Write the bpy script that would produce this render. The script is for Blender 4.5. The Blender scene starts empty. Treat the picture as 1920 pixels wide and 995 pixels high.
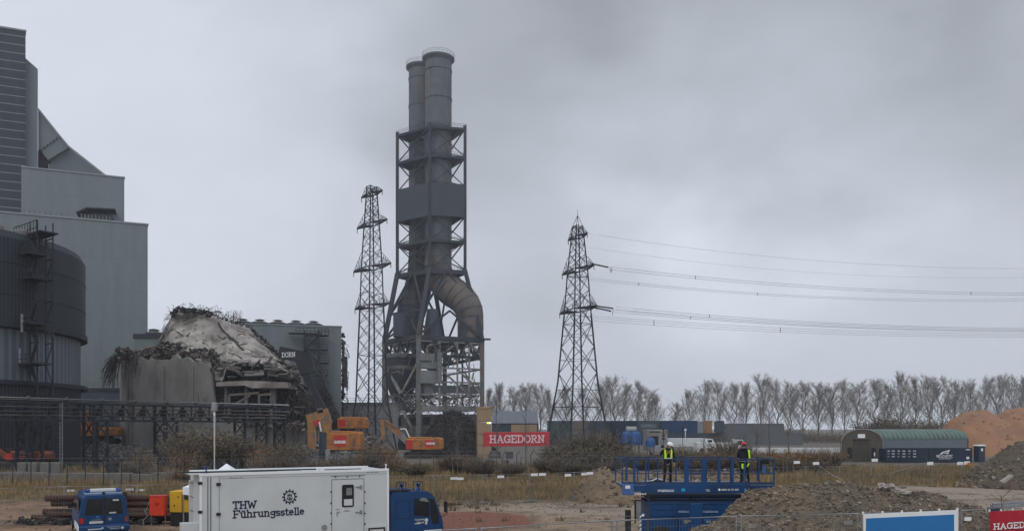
import bpy, math, random
from mathutils import Vector, Matrix, noise
R = math.radians
PI = math.pi
random.seed(7)
S = bpy.context.scene
COL = S.collection
F = 1507.0; HY = 800.0; EZ = 5.2       # focal length in photo pixels, horizon row, eye height in metres

# ------------------------------------------------------------------ camera
cam = bpy.data.cameras.new("camera")
cam.sensor_width = 36; cam.lens = F / 1920 * 36; cam.shift_y = (HY - 497.5) / 1920
cam.clip_start = 0.2; cam.clip_end = 6000
co = bpy.data.objects.new("camera", cam); COL.objects.link(co)
co.location = (0, 0, EZ); co.rotation_euler = (R(90), 0, 0)
S.camera = co

# ------------------------------------------------------------------ world: overcast sky
SUN_EL, SUN_AZ = R(48), R(205)
w = bpy.data.worlds.new("World"); S.world = w; w.use_nodes = True
nt = w.node_tree; N = nt.nodes; L = nt.links; N.clear()
out = N.new('ShaderNodeOutputWorld'); bg = N.new('ShaderNodeBackground'); L.new(bg.outputs[0], out.inputs[0])
sky = N.new('ShaderNodeTexSky'); sky.sky_type = 'NISHITA'; sky.sun_disc = False
sky.sun_elevation = SUN_EL; sky.sun_rotation = SUN_AZ; sky.air_density = 1.5; sky.dust_density = 4
tc = N.new('ShaderNodeTexCoord')
def nmath(op, a, b=None, c=None, clamp=False):
    n = N.new('ShaderNodeMath'); n.operation = op; n.use_clamp = clamp
    for i, x in enumerate((a, b, c)):
        if x is None: continue
        if isinstance(x, (int, float)): n.inputs[i].default_value = x
        else: L.new(x, n.inputs[i])
    return n.outputs[0]
def skydir(px, py):
    return Vector(((px - 960) / F, 1, (HY - py) / F)).normalized()
# distort the direction with noise, then sum soft cloud masses
nz = N.new('ShaderNodeTexNoise'); nz.inputs['Scale'].default_value = 2.6; nz.inputs['Detail'].default_value = 5
nz.inputs['Roughness'].default_value = 0.5
mp = N.new('ShaderNodeMapping'); mp.inputs['Scale'].default_value = (1, 1, 1.9)
L.new(tc.outputs['Generated'], mp.inputs[0]); L.new(mp.outputs[0], nz.inputs['Vector'])
sub = N.new('ShaderNodeVectorMath'); sub.operation = 'SUBTRACT'; L.new(nz.outputs['Color'], sub.inputs[0]); sub.inputs[1].default_value = (.5, .5, .5)
scl = N.new('ShaderNodeVectorMath'); scl.operation = 'SCALE'; L.new(sub.outputs[0], scl.inputs[0]); scl.inputs['Scale'].default_value = 0.42
add = N.new('ShaderNodeVectorMath'); add.operation = 'ADD'; L.new(tc.outputs['Generated'], add.inputs[0]); L.new(scl.outputs[0], add.inputs[1])
nrm = N.new('ShaderNodeVectorMath'); nrm.operation = 'NORMALIZE'; L.new(add.outputs[0], nrm.inputs[0])
def blob(px, py, rad_px, amt):
    d = N.new('ShaderNodeVectorMath'); d.operation = 'DOT_PRODUCT'
    L.new(nrm.outputs[0], d.inputs[0]); d.inputs[1].default_value = skydir(px, py)
    m = N.new('ShaderNodeMapRange'); m.interpolation_type = 'SMOOTHERSTEP'
    m.inputs['From Min'].default_value = math.cos(rad_px / F); m.inputs['From Max'].default_value = 1.0
    m.inputs['To Min'].default_value = 0; m.inputs['To Max'].default_value = amt
    L.new(d.outputs['Value'], m.inputs['Value']); return m.outputs[0]
blobs = [(760, 30, 430, -.05), (1080, 110, 460, -.08), (1450, 60, 460, -.12), (1700, 90, 420, -.09), (1930, 20, 420, -.08), (620, 230, 300, -.03),
         (1350, 150, 300, -.05), (1000, 330, 330, -.08), (1880, 110, 300, -.02),
         (230, 240, 520, .10), (60, 40, 420, .0), (1430, 350, 380, .15), (1800, 300, 300, .06), (1250, 420, 300, .03), (480, 520, 300, .04), (1800, 480, 400, -.02), (1000, 620, 400, -.01)]
tot = None
for b in blobs:
    o = blob(*b); tot = o if tot is None else nmath('ADD', tot, o)
n2 = N.new('ShaderNodeTexNoise'); n2.inputs['Scale'].default_value = 3.2; n2.inputs['Detail'].default_value = 6; n2.inputs['Roughness'].default_value = .52
n2.inputs['Distortion'].default_value = .35
L.new(mp.outputs[0], n2.inputs['Vector'])
tot = nmath('ADD', tot, nmath('MULTIPLY', nmath('SUBTRACT', n2.outputs[0], .5), .28))
lum = nmath('ADD', tot, .665)
# an overcast sky is brightest overhead and behind the viewer, where the veiled sun stands
sep = N.new('ShaderNodeSeparateXYZ'); L.new(tc.outputs['Generated'], sep.inputs[0])
mz = N.new('ShaderNodeMapRange'); mz.inputs['From Min'].default_value = .5; mz.inputs['From Max'].default_value = 1; mz.inputs['To Min'].default_value = 0; mz.inputs['To Max'].default_value = .4
mz.interpolation_type = 'SMOOTHSTEP'; L.new(sep.outputs['Z'], mz.inputs['Value'])
my = N.new('ShaderNodeMapRange'); my.inputs['From Min'].default_value = .3; my.inputs['From Max'].default_value = -.6; my.inputs['To Min'].default_value = 0; my.inputs['To Max'].default_value = .35
my.interpolation_type = 'SMOOTHSTEP'; L.new(sep.outputs['Y'], my.inputs['Value'])
lum = nmath('MULTIPLY', lum, nmath('ADD', 1.0, nmath('ADD', mz.outputs[0], my.outputs[0])))
ramp = N.new('ShaderNodeMapRange'); ramp.data_type = 'FLOAT_VECTOR'
cl = N.new('ShaderNodeVectorMath'); cl.operation = 'SCALE'; cl.inputs[0].default_value = (9.2, 9.8, 10.9)
L.new(lum, cl.inputs['Scale'])
mix = N.new('ShaderNodeMix'); mix.data_type = 'RGBA'; mix.inputs['Factor'].default_value = .95
L.new(sky.outputs[0], mix.inputs['A']); L.new(cl.outputs[0], mix.inputs['B'])
L.new(mix.outputs['Result'], bg.inputs['Color']); bg.inputs['Strength'].default_value = .1
N.remove(ramp)

sl = bpy.data.lights.new("sun", 'SUN'); sl.energy = 0.55; sl.angle = R(25); sl.color = (1, .97, .93)
so = bpy.data.objects.new("sun", sl); COL.objects.link(so)
sd = Vector((math.sin(SUN_AZ) * math.cos(SUN_EL), math.cos(SUN_AZ) * math.cos(SUN_EL), math.sin(SUN_EL)))
so.rotation_euler = sd.to_track_quat('Z', 'Y').to_euler()
S.view_settings.view_transform = 'Standard'; S.view_settings.look = 'None'
S.view_settings.exposure = 0; S.view_settings.gamma = 1; S.view_settings.use_curve_mapping = False
try:
    S.cycles.volume_bounces = 1; S.cycles.max_bounces = 6; S.cycles.volume_max_steps = 64
except Exception: pass

# ------------------------------------------------------------------ helpers
def W(px, py, D): return Vector(((px - 960) / F * D, D, EZ + (HY - py) / F * D))
def WX(px, D): return (px - 960) / F * D
def WZ(py, D): return EZ + (HY - py) / F * D
def rnd(a, b): return random.uniform(a, b)
def sstep(a, b, x):
    t = max(0, min(1, (x - a) / (b - a))); return t * t * (3 - 2 * t)
def lerp(a, b, t): return a + (b - a) * t
def interp(pts, x):
    if x <= pts[0][0]: return pts[0][1]
    for (x0, y0), (x1, y1) in zip(pts, pts[1:]):
        if x <= x1: return y0 + (y1 - y0) * (x - x0) / (x1 - x0)
    return pts[-1][1]

MATS = {}
def mat(name, c1, c2=None, scale=2.0, rough=.8, metal=0, bump=0, stretch=(1, 1, 1), detail=6, lo=.35, hi=.65, spec=.3, c3=None, s3=.3, island=0, bscale=None, emit=None, trans=0):
    if name in MATS: return MATS[name]
    m = bpy.data.materials.new(name); m.use_nodes = True; MATS[name] = m
    t = m.node_tree; n = t.nodes; l = t.links; p = n['Principled BSDF']
    p.inputs['Roughness'].default_value = rough; p.inputs['Metallic'].default_value = metal
    p.inputs['Specular IOR Level'].default_value = spec
    if trans: p.inputs['Alpha'].default_value = trans
    if c2 is None: c2 = tuple(x * .8 for x in c1)
    tcn = n.new('ShaderNodeTexCoord'); mpn = n.new('ShaderNodeMapping'); mpn.inputs['Scale'].default_value = stretch
    l.new(tcn.outputs['Object'], mpn.inputs[0])
    a = n.new('ShaderNodeTexNoise'); a.inputs['Scale'].default_value = scale; a.inputs['Detail'].default_value = detail; a.inputs['Roughness'].default_value = .6
    l.new(mpn.outputs[0], a.inputs['Vector'])
    r = n.new('ShaderNodeMapRange'); r.inputs['From Min'].default_value = lo; r.inputs['From Max'].default_value = hi; l.new(a.outputs[0], r.inputs['Value'])
    mx = n.new('ShaderNodeMix'); mx.data_type = 'RGBA'; mx.inputs['A'].default_value = (*c1, 1); mx.inputs['B'].default_value = (*c2, 1)
    l.new(r.outputs[0], mx.inputs['Factor']); c = mx.outputs['Result']
    if c3:
        b = n.new('ShaderNodeTexNoise'); b.inputs['Scale'].default_value = s3; b.inputs['Detail'].default_value = 5; l.new(mpn.outputs[0], b.inputs['Vector'])
        r2 = n.new('ShaderNodeMapRange'); r2.inputs['From Min'].default_value = .5; r2.inputs['From Max'].default_value = .68; l.new(b.outputs[0], r2.inputs['Value'])
        m2 = n.new('ShaderNodeMix'); m2.data_type = 'RGBA'; l.new(c, m2.inputs['A']); m2.inputs['B'].default_value = (*c3, 1); l.new(r2.outputs[0], m2.inputs['Factor']); c = m2.outputs['Result']
    if island:
        g = n.new('ShaderNodeNewGeometry'); mr = n.new('ShaderNodeMapRange'); mr.inputs['To Min'].default_value = 1 - island; mr.inputs['To Max'].default_value = 1 + island
        l.new(g.outputs['Random Per Island'], mr.inputs['Value'])
        m3 = n.new('ShaderNodeVectorMath'); m3.operation = 'SCALE'; l.new(c, m3.inputs[0]); l.new(mr.outputs[0], m3.inputs['Scale']); c = m3.outputs[0]
    l.new(c, p.inputs['Base Color'])
    if bump:
        bp = n.new('ShaderNodeBump'); bp.inputs['Strength'].default_value = bump; bp.inputs['Distance'].default_value = .1
        if bscale:
            q = n.new('ShaderNodeTexNoise'); q.inputs['Scale'].default_value = bscale; q.inputs['Detail'].default_value = 8; l.new(mpn.outputs[0], q.inputs['Vector']); l.new(q.outputs[0], bp.inputs['Height'])
        else: l.new(a.outputs[0], bp.inputs['Height'])
        l.new(bp.outputs[0], p.inputs['Normal'])
    if emit:
        p.inputs['Emission Color'].default_value = (*emit[0], 1); p.inputs['Emission Strength'].default_value = emit[1]
    return m

def stripes(name, c1, c2, period, duty=.5, axis='Z', rough=.6, c3=None, bump=.3, noise_amt=.25):
    """cladding with ribs or bands running across the given object axis"""
    if name in MATS: return MATS[name]
    m = mat(name, c1, tuple(x * (1 - noise_amt) for x in c1), scale=.55, rough=rough, stretch=(1, 1, .14))
    t = m.node_tree; n = t.nodes; l = t.links; p = n['Principled BSDF']
    cur = p.inputs['Base Color'].links[0].from_socket
    tcn = n.new('ShaderNodeTexCoord'); sp = n.new('ShaderNodeSeparateXYZ'); l.new(tcn.outputs['Object'], sp.inputs[0])
    if axis == 'A':
        at = n.new('ShaderNodeMath'); at.operation = 'ARCTAN2'; l.new(sp.outputs['Y'], at.inputs[0]); l.new(sp.outputs['X'], at.inputs[1]); src = at.outputs[0]
    else: src = sp.outputs[axis]
    d = n.new('ShaderNodeMath'); d.operation = 'DIVIDE'; l.new(src, d.inputs[0]); d.inputs[1].default_value = period
    fr = n.new('ShaderNodeMath'); fr.operation = 'FRACT'; l.new(d.outputs[0], fr.inputs[0])
    gt = n.new('ShaderNodeMath'); gt.operation = 'GREATER_THAN'; l.new(fr.outputs[0], gt.inputs[0]); gt.inputs[1].default_value = duty
    mx = n.new('ShaderNodeMix'); mx.data_type = 'RGBA'; l.new(cur, mx.inputs['A']); mx.inputs['B'].default_value = (*c2, 1); l.new(gt.outputs[0], mx.inputs['Factor'])
    l.new(mx.outputs['Result'], p.inputs['Base Color'])
    if bump:
        bp = n.new('ShaderNodeBump'); bp.inputs['Strength'].default_value = bump; bp.inputs['Distance'].default_value = .05
        l.new(fr.outputs[0], bp.inputs['Height']); l.new(bp.outputs[0], p.inputs['Normal'])
    return m

def frame_of(d):
    d = d.normalized(); up = Vector((0, 0, 1)) if abs(d.z) < .95 else Vector((1, 0, 0))
    a = d.cross(up).normalized(); b = a.cross(d).normalized(); return a, b

def plan(mb, x0, x1, y0, y1, z0, z1, k):
    """block whose right end wall turns away by k per metre of depth"""
    q = [(x0, y0), (x1, y0), (x1 - k * (y1 - y0), y1), (x0, y1)]
    return mb.add([(a, b, z0) for a, b in q] + [(a, b, z1) for a, b in q], [(3, 2, 1, 0), (4, 5, 6, 7)] + [(i, (i + 1) % 4, (i + 1) % 4 + 4, i + 4) for i in range(4)])
class MB:
    def __init__(s): s.v = []; s.f = []; s.cut = [0]
    def add(s, vs, fs):
        n = len(s.v); s.cut.append(len(s.f)); s.v.extend(tuple(v) for v in vs); s.f.extend(tuple(i + n for i in f) for f in fs); return s
    def box(s, c, d, rz=0, M=None):
        x, y, z = d[0] / 2, d[1] / 2, d[2] / 2
        vs = [Vector((i * x, j * y, k * z)) for i in (-1, 1) for j in (-1, 1) for k in (-1, 1)]
        if M is not None: vs = [M @ v for v in vs]
        elif rz: m = Matrix.Rotation(rz, 3, 'Z'); vs = [m @ v for v in vs]
        c = Vector(c)
        return s.add([v + c for v in vs], [(0, 1, 3, 2), (4, 6, 7, 5), (0, 4, 5, 1), (2, 3, 7, 6), (0, 2, 6, 4), (1, 5, 7, 3)])
    def bx(s, x0, x1, y0, y1, z0, z1): return s.box(((x0 + x1) / 2, (y0 + y1) / 2, (z0 + z1) / 2), (abs(x1 - x0), abs(y1 - y0), abs(z1 - z0)))
    def bbx(s, x0, x1, y0, y1, z0, z1, b=.03):
        """box with chamfered edges"""
        vs = []; X = (x0, x1); Y = (y0, y1); Zz = (z0, z1)
        import itertools
        idx = {}
        for i, j, k in itertools.product((0, 1), repeat=3):
            sx, sy, sz = (1 - 2 * i) * b, (1 - 2 * j) * b, (1 - 2 * k) * b
            for a, off in enumerate(((0, sy, sz), (sx, 0, sz), (sx, sy, 0))):
                idx[(i, j, k, a)] = len(vs); vs.append((X[i] + off[0], Y[j] + off[1], Zz[k] + off[2]))
        fs = []
        q = [(0, 0), (1, 0), (1, 1), (0, 1)]
        for e in (0, 1):
            fs.append(tuple(idx[(e, j, k, 0)] for j, k in q)); fs.append(tuple(idx[(i, e, k, 1)] for i, k in q)); fs.append(tuple(idx[(i, j, e, 2)] for i, j in q))
        for u in (0, 1):
            for v in (0, 1):
                fs.append((idx[(u, v, 0, 0)], idx[(u, v, 1, 0)], idx[(u, v, 1, 1)], idx[(u, v, 0, 1)]))
                fs.append((idx[(u, 0, v, 0)], idx[(u, 1, v, 0)], idx[(u, 1, v, 2)], idx[(u, 0, v, 2)]))
                fs.append((idx[(0, u, v, 1)], idx[(1, u, v, 1)], idx[(1, u, v, 2)], idx[(0, u, v, 2)]))
        for i, j, k in itertools.product((0, 1), repeat=3): fs.append(tuple(idx[(i, j, k, a)] for a in range(3)))
        return s.add(vs, fs)
    def beam(s, p, q, w, h=None):
        p, q = Vector(p), Vector(q); h = h or w
        if (q - p).length < 1e-5: return s
        a, b = frame_of(q - p); a = a * w / 2; b = b * h / 2
        return s.add([p - a - b, p + a - b, p + a + b, p - a + b, q - a - b, q + a - b, q + a + b, q - a + b],
                     [(3, 2, 1, 0), (4, 5, 6, 7), (0, 1, 5, 4), (1, 2, 6, 5), (2, 3, 7, 6), (3, 0, 4, 7)])
    def path(s, pts, r, n=8, cap=True):
        pts = [Vector(p) for p in pts]; m = len(pts)
        rs = r if isinstance(r, (list, tuple)) else [r] * m
        base = len(s.v); pa = None; s.cut.append(len(s.f))
        for i, p in enumerate(pts):
            d = (pts[min(i + 1, m - 1)] - pts[max(i - 1, 0)])
            if d.length < 1e-6: d = Vector((0, 0, 1))
            d.normalize()
            if pa is None: a, b = frame_of(d)
            else:
                a = (pa - d * pa.dot(d)); a = a.normalized() if a.length > 1e-4 else frame_of(d)[0]; b = d.cross(a)
            pa = a
            for k in range(n):
                t = 2 * PI * k / n; s.v.append(tuple(p + (a * math.cos(t) + b * math.sin(t)) * rs[i]))
        for i in range(m - 1):
            for k in range(n):
                k2 = (k + 1) % n; s.f.append((base + i * n + k, base + i * n + k2, base + (i + 1) * n + k2, base + (i + 1) * n + k))
        if cap and n > 2:
            s.f.append(tuple(base + k for k in range(n))[::-1]); s.f.append(tuple(base + (m - 1) * n + k for k in range(n)))
        return s
    def tube(s, p, q, r, r2=None, n=8, cap=True): return s.path([p, q], [r, r if r2 is None else r2], n, cap)
    def lathe(s, prof, c=(0, 0, 0), n=24, a0=0, a1=2 * PI):
        full = abs(a1 - a0 - 2 * PI) < 1e-6; k = n if full else n + 1; base = len(s.v); s.cut.append(len(s.f)); c = Vector(c)
        for r, z in prof:
            for i in range(k):
                t = a0 + (a1 - a0) * i / n; s.v.append((c.x + r * math.cos(t), c.y + r * math.sin(t), c.z + z))
        for j in range(len(prof) - 1):
            for i in range(n):
                i2 = (i + 1) % k; s.f.append((base + j * k + i, base + j * k + i2, base + (j + 1) * k + i2, base + (j + 1) * k + i))
        return s
    def prism(s, poly, o, u, v, d):
        """polygon in the plane o + a*u + b*v, thickened by vector d"""
        o, u, v, d = Vector(o), Vector(u), Vector(v), Vector(d); n = len(poly)
        f = [o + u * a + v * b for a, b in poly]
        fs = [tuple(range(n)), tuple(range(2 * n - 1, n - 1, -1))] + [(i, i + n, (i + 1) % n + n, (i + 1) % n) for i in range(n)]
        return s.add(f + [p + d for p in f], fs)
    def grid(s, P):
        """P: rows of points"""
        b = len(s.v); r = len(P); c = len(P[0])
        for row in P: s.v.extend(tuple(p) for p in row)
        for i in range(r - 1):
            for j in range(c - 1): s.f.append((b + i * c + j, b + i * c + j + 1, b + (i + 1) * c + j + 1, b + (i + 1) * c + j))
        return s
    def chunk(s, c, d, flat=1.0):
        c = Vector(c); e = Matrix.Rotation(rnd(0, 6.28), 3, 'Z') @ Matrix.Rotation(rnd(-.6, .6), 3, 'X') @ Matrix.Rotation(rnd(-.6, .6), 3, 'Y')
        k = (d * rnd(.6, 1.4), d * rnd(.5, 1.1), d * rnd(.4, .9) * flat)
        vs = [c + e @ Vector((i * k[0] * rnd(.6, 1), j * k[1] * rnd(.6, 1), q * k[2] * rnd(.6, 1))) for i in (-.5, .5) for j in (-.5, .5) for q in (-.5, .5)]
        return s.add(vs, [(0, 1, 3, 2), (4, 6, 7, 5), (0, 4, 5, 1), (2, 3, 7, 6), (0, 2, 6, 4), (1, 5, 7, 3)])
    def build(s, name, m, parent=None, world=False, smooth=None, **kw):
        me = bpy.data.meshes.new(name)
        vs = s.v
        if world and parent is not None:
            r = parent
            while r.parent: r = r.parent
            inv = (Matrix.Translation(r.location) @ r.rotation_euler.to_matrix().to_4x4()).inverted()
            vs = [tuple(inv @ Vector(v)) for v in vs]
        me.from_pydata(vs, [], s.f)
        me.materials.append(MATS[m] if isinstance(m, str) else m)
        if smooth:
            me.polygons.foreach_set('use_smooth', [True] * len(me.polygons)); me.set_sharp_from_angle(angle=R(smooth))
        me.update()
        o = bpy.data.objects.new(name, me); COL.objects.link(o)
        if parent is not None: o.parent = parent
        for k, v in kw.items(): o[k] = v
        return o

def each(mb, name, m, parent=None, group=1, **kw):
    """every primitive (or every run of `group` primitives) of the builder becomes an object of its own"""
    cuts = sorted(set(mb.cut + [len(mb.f)])); cuts = cuts[:-1][::group] + [cuts[-1]]; res = []
    for a, b in zip(cuts, cuts[1:]):
        fs = mb.f[a:b]; ids = sorted({i for f in fs for i in f}); mp_ = {v: i for i, v in enumerate(ids)}
        q = MB(); q.v = [mb.v[i] for i in ids]; q.f = [tuple(mp_[i] for i in f) for f in fs]; res.append(q.build(name, m, parent, **kw))
    return res
def thing(name, label, cat, loc=(0, 0, 0), rz=0, group=None):
    o = bpy.data.objects.new(name, None); COL.objects.link(o); o.empty_display_size = .3
    o.location = loc; o.rotation_euler = (0, 0, rz); o['label'] = label; o['category'] = cat
    if group: o['group'] = group
    return o
def tag(o, label, cat, group=None):
    o['label'] = label; o['category'] = cat
    if group: o['group'] = group
    return o
def dup(root, loc, rz=0, label=None, scale=None, group=None):
    r = root.copy(); COL.objects.link(r); r.location = loc; r.rotation_euler = (0, 0, rz)
    if label: r['label'] = label
    if scale is not None: r.scale = scale if isinstance(scale, (tuple, list)) else (scale,) * 3
    for ch in list(root.children):
        c = ch.copy(); COL.objects.link(c); c.parent = r
        for g in ch.children:
            e = g.copy(); COL.objects.link(e); e.parent = c
    return r
def locmat(o):
    return Matrix.Translation(o.location) @ o.rotation_euler.to_matrix().to_4x4()
def on_side(o, px, py, ylocal=0.0):
    """where the sight line through a photo pixel meets the thing's own plane y = ylocal; returns local x, z"""
    inv = locmat(o).inverted(); a = inv @ Vector((0, 0, EZ)); b = inv @ Vector(((px - 960) / F, 1, EZ + (HY - py) / F))
    d = b - a; t = (ylocal - a.y) / d.y; p = a + d * t; return p.x, p.z

# ---- lettering -------------------------------------------------------------
def arc(cx, cy, rx, ry, a0, a1, n=8): return [(cx + rx * math.cos(R(a0 + (a1 - a0) * i / n)), cy + ry * math.sin(R(a0 + (a1 - a0) * i / n))) for i in range(n + 1)]
def sf(x, y, w=.13): return [(x - w, y), (x + w, y)]
GL = {  # slab letters: advance, strokes (cap height 1, x height .68)
 'T': (.80, [[(.08, 1), (.72, 1)], [(.4, 1), (.4, 0)], sf(.4, 0, .17), [(.08, 1), (.08, .8)], [(.72, 1), (.72, .8)]]),
 'H': (.95, [[(.2, 0), (.2, 1)], [(.75, 0), (.75, 1)], [(.2, .5), (.75, .5)], sf(.2, 0), sf(.2, 1), sf(.75, 0), sf(.75, 1)]),
 'W': (1.15, [[(.12, 1), (.36, 0), (.57, .8), (.8, 0), (1.03, 1)], sf(.12, 1, .12), sf(1.03, 1, .12)]),
 'F': (.78, [[(.2, 0), (.2, 1)], [(.07, 1), (.72, 1), (.72, .8)], [(.2, .52), (.56, .52)], sf(.2, 0, .16)]),
 'A': (.92, [[(.14, 0), (.46, 1), (.78, 0)], [(.26, .35), (.67, .35)], sf(.14, 0, .12), sf(.78, 0, .12)]),
 'G': (.92, [arc(.47, .5, .36, .5, 45, 330, 14), [(.82, .45), (.56, .45)], [(.79, .45), (.79, .04)], [(.79, .98), (.79, .72)]]),
 'E': (.82, [[(.2, 0), (.2, 1)], [(.07, 1), (.72, 1), (.72, .8)], [(.2, .52), (.56, .52)], [(.07, 0), (.74, 0), (.74, .22)]]),
 'D': (.9, [[(.2, 0), (.2, 1)], [(.07, 1), (.4, 1)] + arc(.4, .5, .38, .5, 90, -90, 10) + [(.07, 0)]]),
 'O': (.92, [arc(.46, .5, .37, .5, 0, 360, 18)]),
 'R': (.9, [[(.2, 0), (.2, 1)], [(.07, 1), (.45, 1)] + arc(.45, .76, .25, .24, 90, -90, 6) + [(.2, .52)], [(.45, .52), (.7, 0), (.84, 0)], sf(.2, 0)]),
 'N': (.95, [[(.2, 0), (.2, 1), (.74, 0), (.74, 1)], sf(.2, 0), sf(.74, 1), [(.07, 1), (.2, 1)]]),
 'u': (.66, [[(.06, .68), (.16, .68), (.16, .2)] + arc(.33, .18, .17, .18, 180, 360, 6), [(.4, .68), (.5, .68), (.5, 0), (.6, 0)]]),
 'h': (.68, [[(.05, 1), (.15, 1), (.15, 0)], arc(.33, .48, .18, .2, 160, 0, 6) + [(.51, 0)], sf(.15, 0, .1), sf(.51, 0, .1)]),
 'n': (.68, [[(.05, .68), (.15, .68), (.15, 0)], arc(.33, .48, .18, .2, 160, 0, 6) + [(.51, 0)], sf(.15, 0, .1), sf(.51, 0, .1)]),
 'r': (.5, [[(.05, .68), (.16, .68), (.16, 0)], arc(.34, .45, .18, .22, 170, 60, 5), sf(.16, 0, .12)]),
 'g': (.62, [arc(.29, .42, .21, .22, 0, 360, 14), [(.5, .66), (.5, -.1)] + arc(.3, -.1, .2, .17, 0, -160, 7), [(.5, .66), (.6, .66)]]),
 's': (.5, [arc(.25, .5, .17, .16, 30, 240, 8) + arc(.25, .18, .18, .17, 70, -150, 8)]),
 't': (.42, [[(.18, .95), (.18, .15)] + arc(.3, .15, .12, .15, 180, 320, 4), [(.04, .68), (.36, .68)]]),
 'e': (.58, [[(.1, .36), (.47, .36)] + arc(.28, .34, .19, .32, 5, 310, 12)]),
 'l': (.3, [[(.04, 1), (.15, 1), (.15, 0)], sf(.15, 0, .11)]),
 'ü': (.66, [[(.06, .68), (.16, .68), (.16, .2)] + arc(.33, .18, .17, .18, 180, 360, 6), [(.4, .68), (.5, .68), (.5, 0), (.6, 0)], [(.2, .9), (.28, .9)], [(.4, .9), (.48, .9)]]),
 'C': (.85, [arc(.45, .5, .35, .5, 45, 315, 14), [(.74, .98), (.74, .72)]]),
}
def slab_text(mb, text, o, u, v, n, height, width=None, sw=.16, th=.012):
    """flat slab-serif letters: origin o, reading direction u, up v, outward normal n"""
    u, v, n, o = Vector(u).normalized(), Vector(v).normalized(), Vector(n).normalized(), Vector(o)
    adv = sum(GL[c][0] if c in GL else .4 for c in text); kx = (width / adv) if width else height
    x = 0; hw = sw / 2 * height; k = 0
    for c in text:
        if c not in GL: x += .4; continue
        for st in GL[c][1]:
            for a, b in zip(st, st[1:]):
                p = Vector(((x + a[0]) * kx, a[1] * height)); q = Vector(((x + b[0]) * kx, b[1] * height)); d = q - p
                if d.length < 1e-6: continue
                d.normalize(); e = Vector((-d.y, d.x)) * hw; d = d * hw * .7; k += 1; t = th + (k % 7) * .0007
                c4 = [p - d - e, q + d - e, q + d + e, p - d + e]
                vs = [o + u * w.x + v * w.y for w in c4]
                mb.add(vs + [w + n * t for w in vs], [(4, 5, 6, 7), (0, 1, 5, 4), (1, 2, 6, 5), (2, 3, 7, 6), (3, 0, 4, 7)])
        x += GL[c][0]
    return mb
def plain_text(name, text, o, u, v, height, m, parent, width=None, bold=.0, th=.004, world=False):
    cu = bpy.data.curves.new(name, 'FONT'); cu.body = text; cu.size = 1; cu.extrude = th / max(height, .01); cu.offset = bold; cu.resolution_u = 3
    ob = bpy.data.objects.new(name, cu); COL.objects.link(ob)
    dg = bpy.context.evaluated_depsgraph_get(); me = bpy.data.meshes.new_from_object(ob.evaluated_get(dg))
    bpy.data.objects.remove(ob); bpy.data.curves.remove(cu)
    xs = [q.co.x for q in me.vertices]; ww = (max(xs) - min(xs)) or 1; x0 = min(xs)
    kx = width / ww if width else height
    u, v, o = Vector(u).normalized(), Vector(v).normalized(), Vector(o); nn = u.cross(v)
    mb = MB(); mb.add([o + u * (q.co.x - x0) * kx + v * q.co.y * height * 1.38 + nn * q.co.z * height for q in me.vertices], [tuple(p.vertices) for p in me.polygons])
    bpy.data.meshes.remove(me)
    return mb.build(name, m, parent, world=world)
# ------------------------------------------------------------------ shared materials
mat('steel_dark', (.016, .02, .027), (.028, .032, .04), scale=.6, rough=.7)
mat('steel_stack', (.022, .03, .04), (.034, .042, .052), scale=.3, rough=.75, c3=(.045, .04, .038), s3=.12)
mat('steel_grey', (.09, .098, .105), (.14, .145, .145), scale=.6, rough=.7, c3=(.13, .095, .07), s3=.4)
mat('steel_light', (.26, .26, .25), (.16, .165, .165), scale=1, rough=.6, c3=(.16, .11, .07), s3=.6)
mat('galv', (.30, .31, .32), (.22, .23, .24), scale=4, rough=.5, metal=.5)
mat('pylon_steel', (.02, .024, .028), (.035, .04, .045), scale=1, rough=.75)
mat('flue', (.115, .13, .14), (.08, .092, .1), scale=.5, rough=.8, stretch=(1, 1, .25), c3=(.135, .125, .115), s3=.2)
mat('flue_rust', (.15, .118, .092), (.10, .096, .094), scale=.35, rough=.85, stretch=(1, 1, .6), c3=(.055, .06, .066), s3=.2)
mat('box_grey', (.038, .047, .056), (.048, .057, .066), scale=.3, rough=.65, stretch=(1, 1, .3))
mat('panel_blue', (.032, .045, .06), (.04, .054, .068), scale=.3, rough=.6)
mat('clad_green', (.165, .19, .196), (.148, .172, .178), scale=.12, rough=.7, stretch=(1, 1, .3))
mat('clad_green_dark', (.13, .155, .157), (.118, .14, .142), scale=.1, rough=.7)
mat('clad_edge', (.24, .265, .27), (.2, .225, .23), scale=1, rough=.6)
mat('dark_louver', (.03, .036, .042), (.02, .026, .03), scale=2, rough=.7, stretch=(1, 1, 3))
mat('concrete', (.225, .215, .2), (.16, .152, .143), scale=.5, rough=.9, bump=.5, c3=(.12, .11, .1), s3=.22, stretch=(1, 1, .45))
mat('concrete_pale', (.4, .365, .325), (.24, .22, .2), scale=.45, rough=.95, bump=1, bscale=1.1, c3=(.17, .145, .125), s3=.3)
mat('concrete_block', (.15, .135, .115), (.1, .09, .075), scale=1.5, rough=.95, bump=.5)
mat('dirt_and_shade', (.028, .028, .032), (.05, .047, .045), scale=.7, rough=.95, bump=.8, c3=(.08, .07, .06), s3=.5)  # dark debris and cracks; also the painted shade of the ruin's inner wall
mat('rubble_grey', (.18, .17, .155), (.09, .086, .08), scale=1.5, rough=.95, bump=.8, island=.35)
mat('rubble_dark', (.05, .047, .045), (.025, .025, .027), scale=1.2, rough=.95, bump=.8, island=.5)
mat('rubble_brown', (.2, .165, .13), (.12, .1, .085), scale=2, rough=.95, bump=.6, island=.4)
mat('rebar', (.07, .06, .055), (.05, .045, .045), scale=2, rough=.9)
mat('rust', (.13, .055, .032), (.07, .035, .025), scale=3, rough=.85, bump=.4, island=.3)
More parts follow.
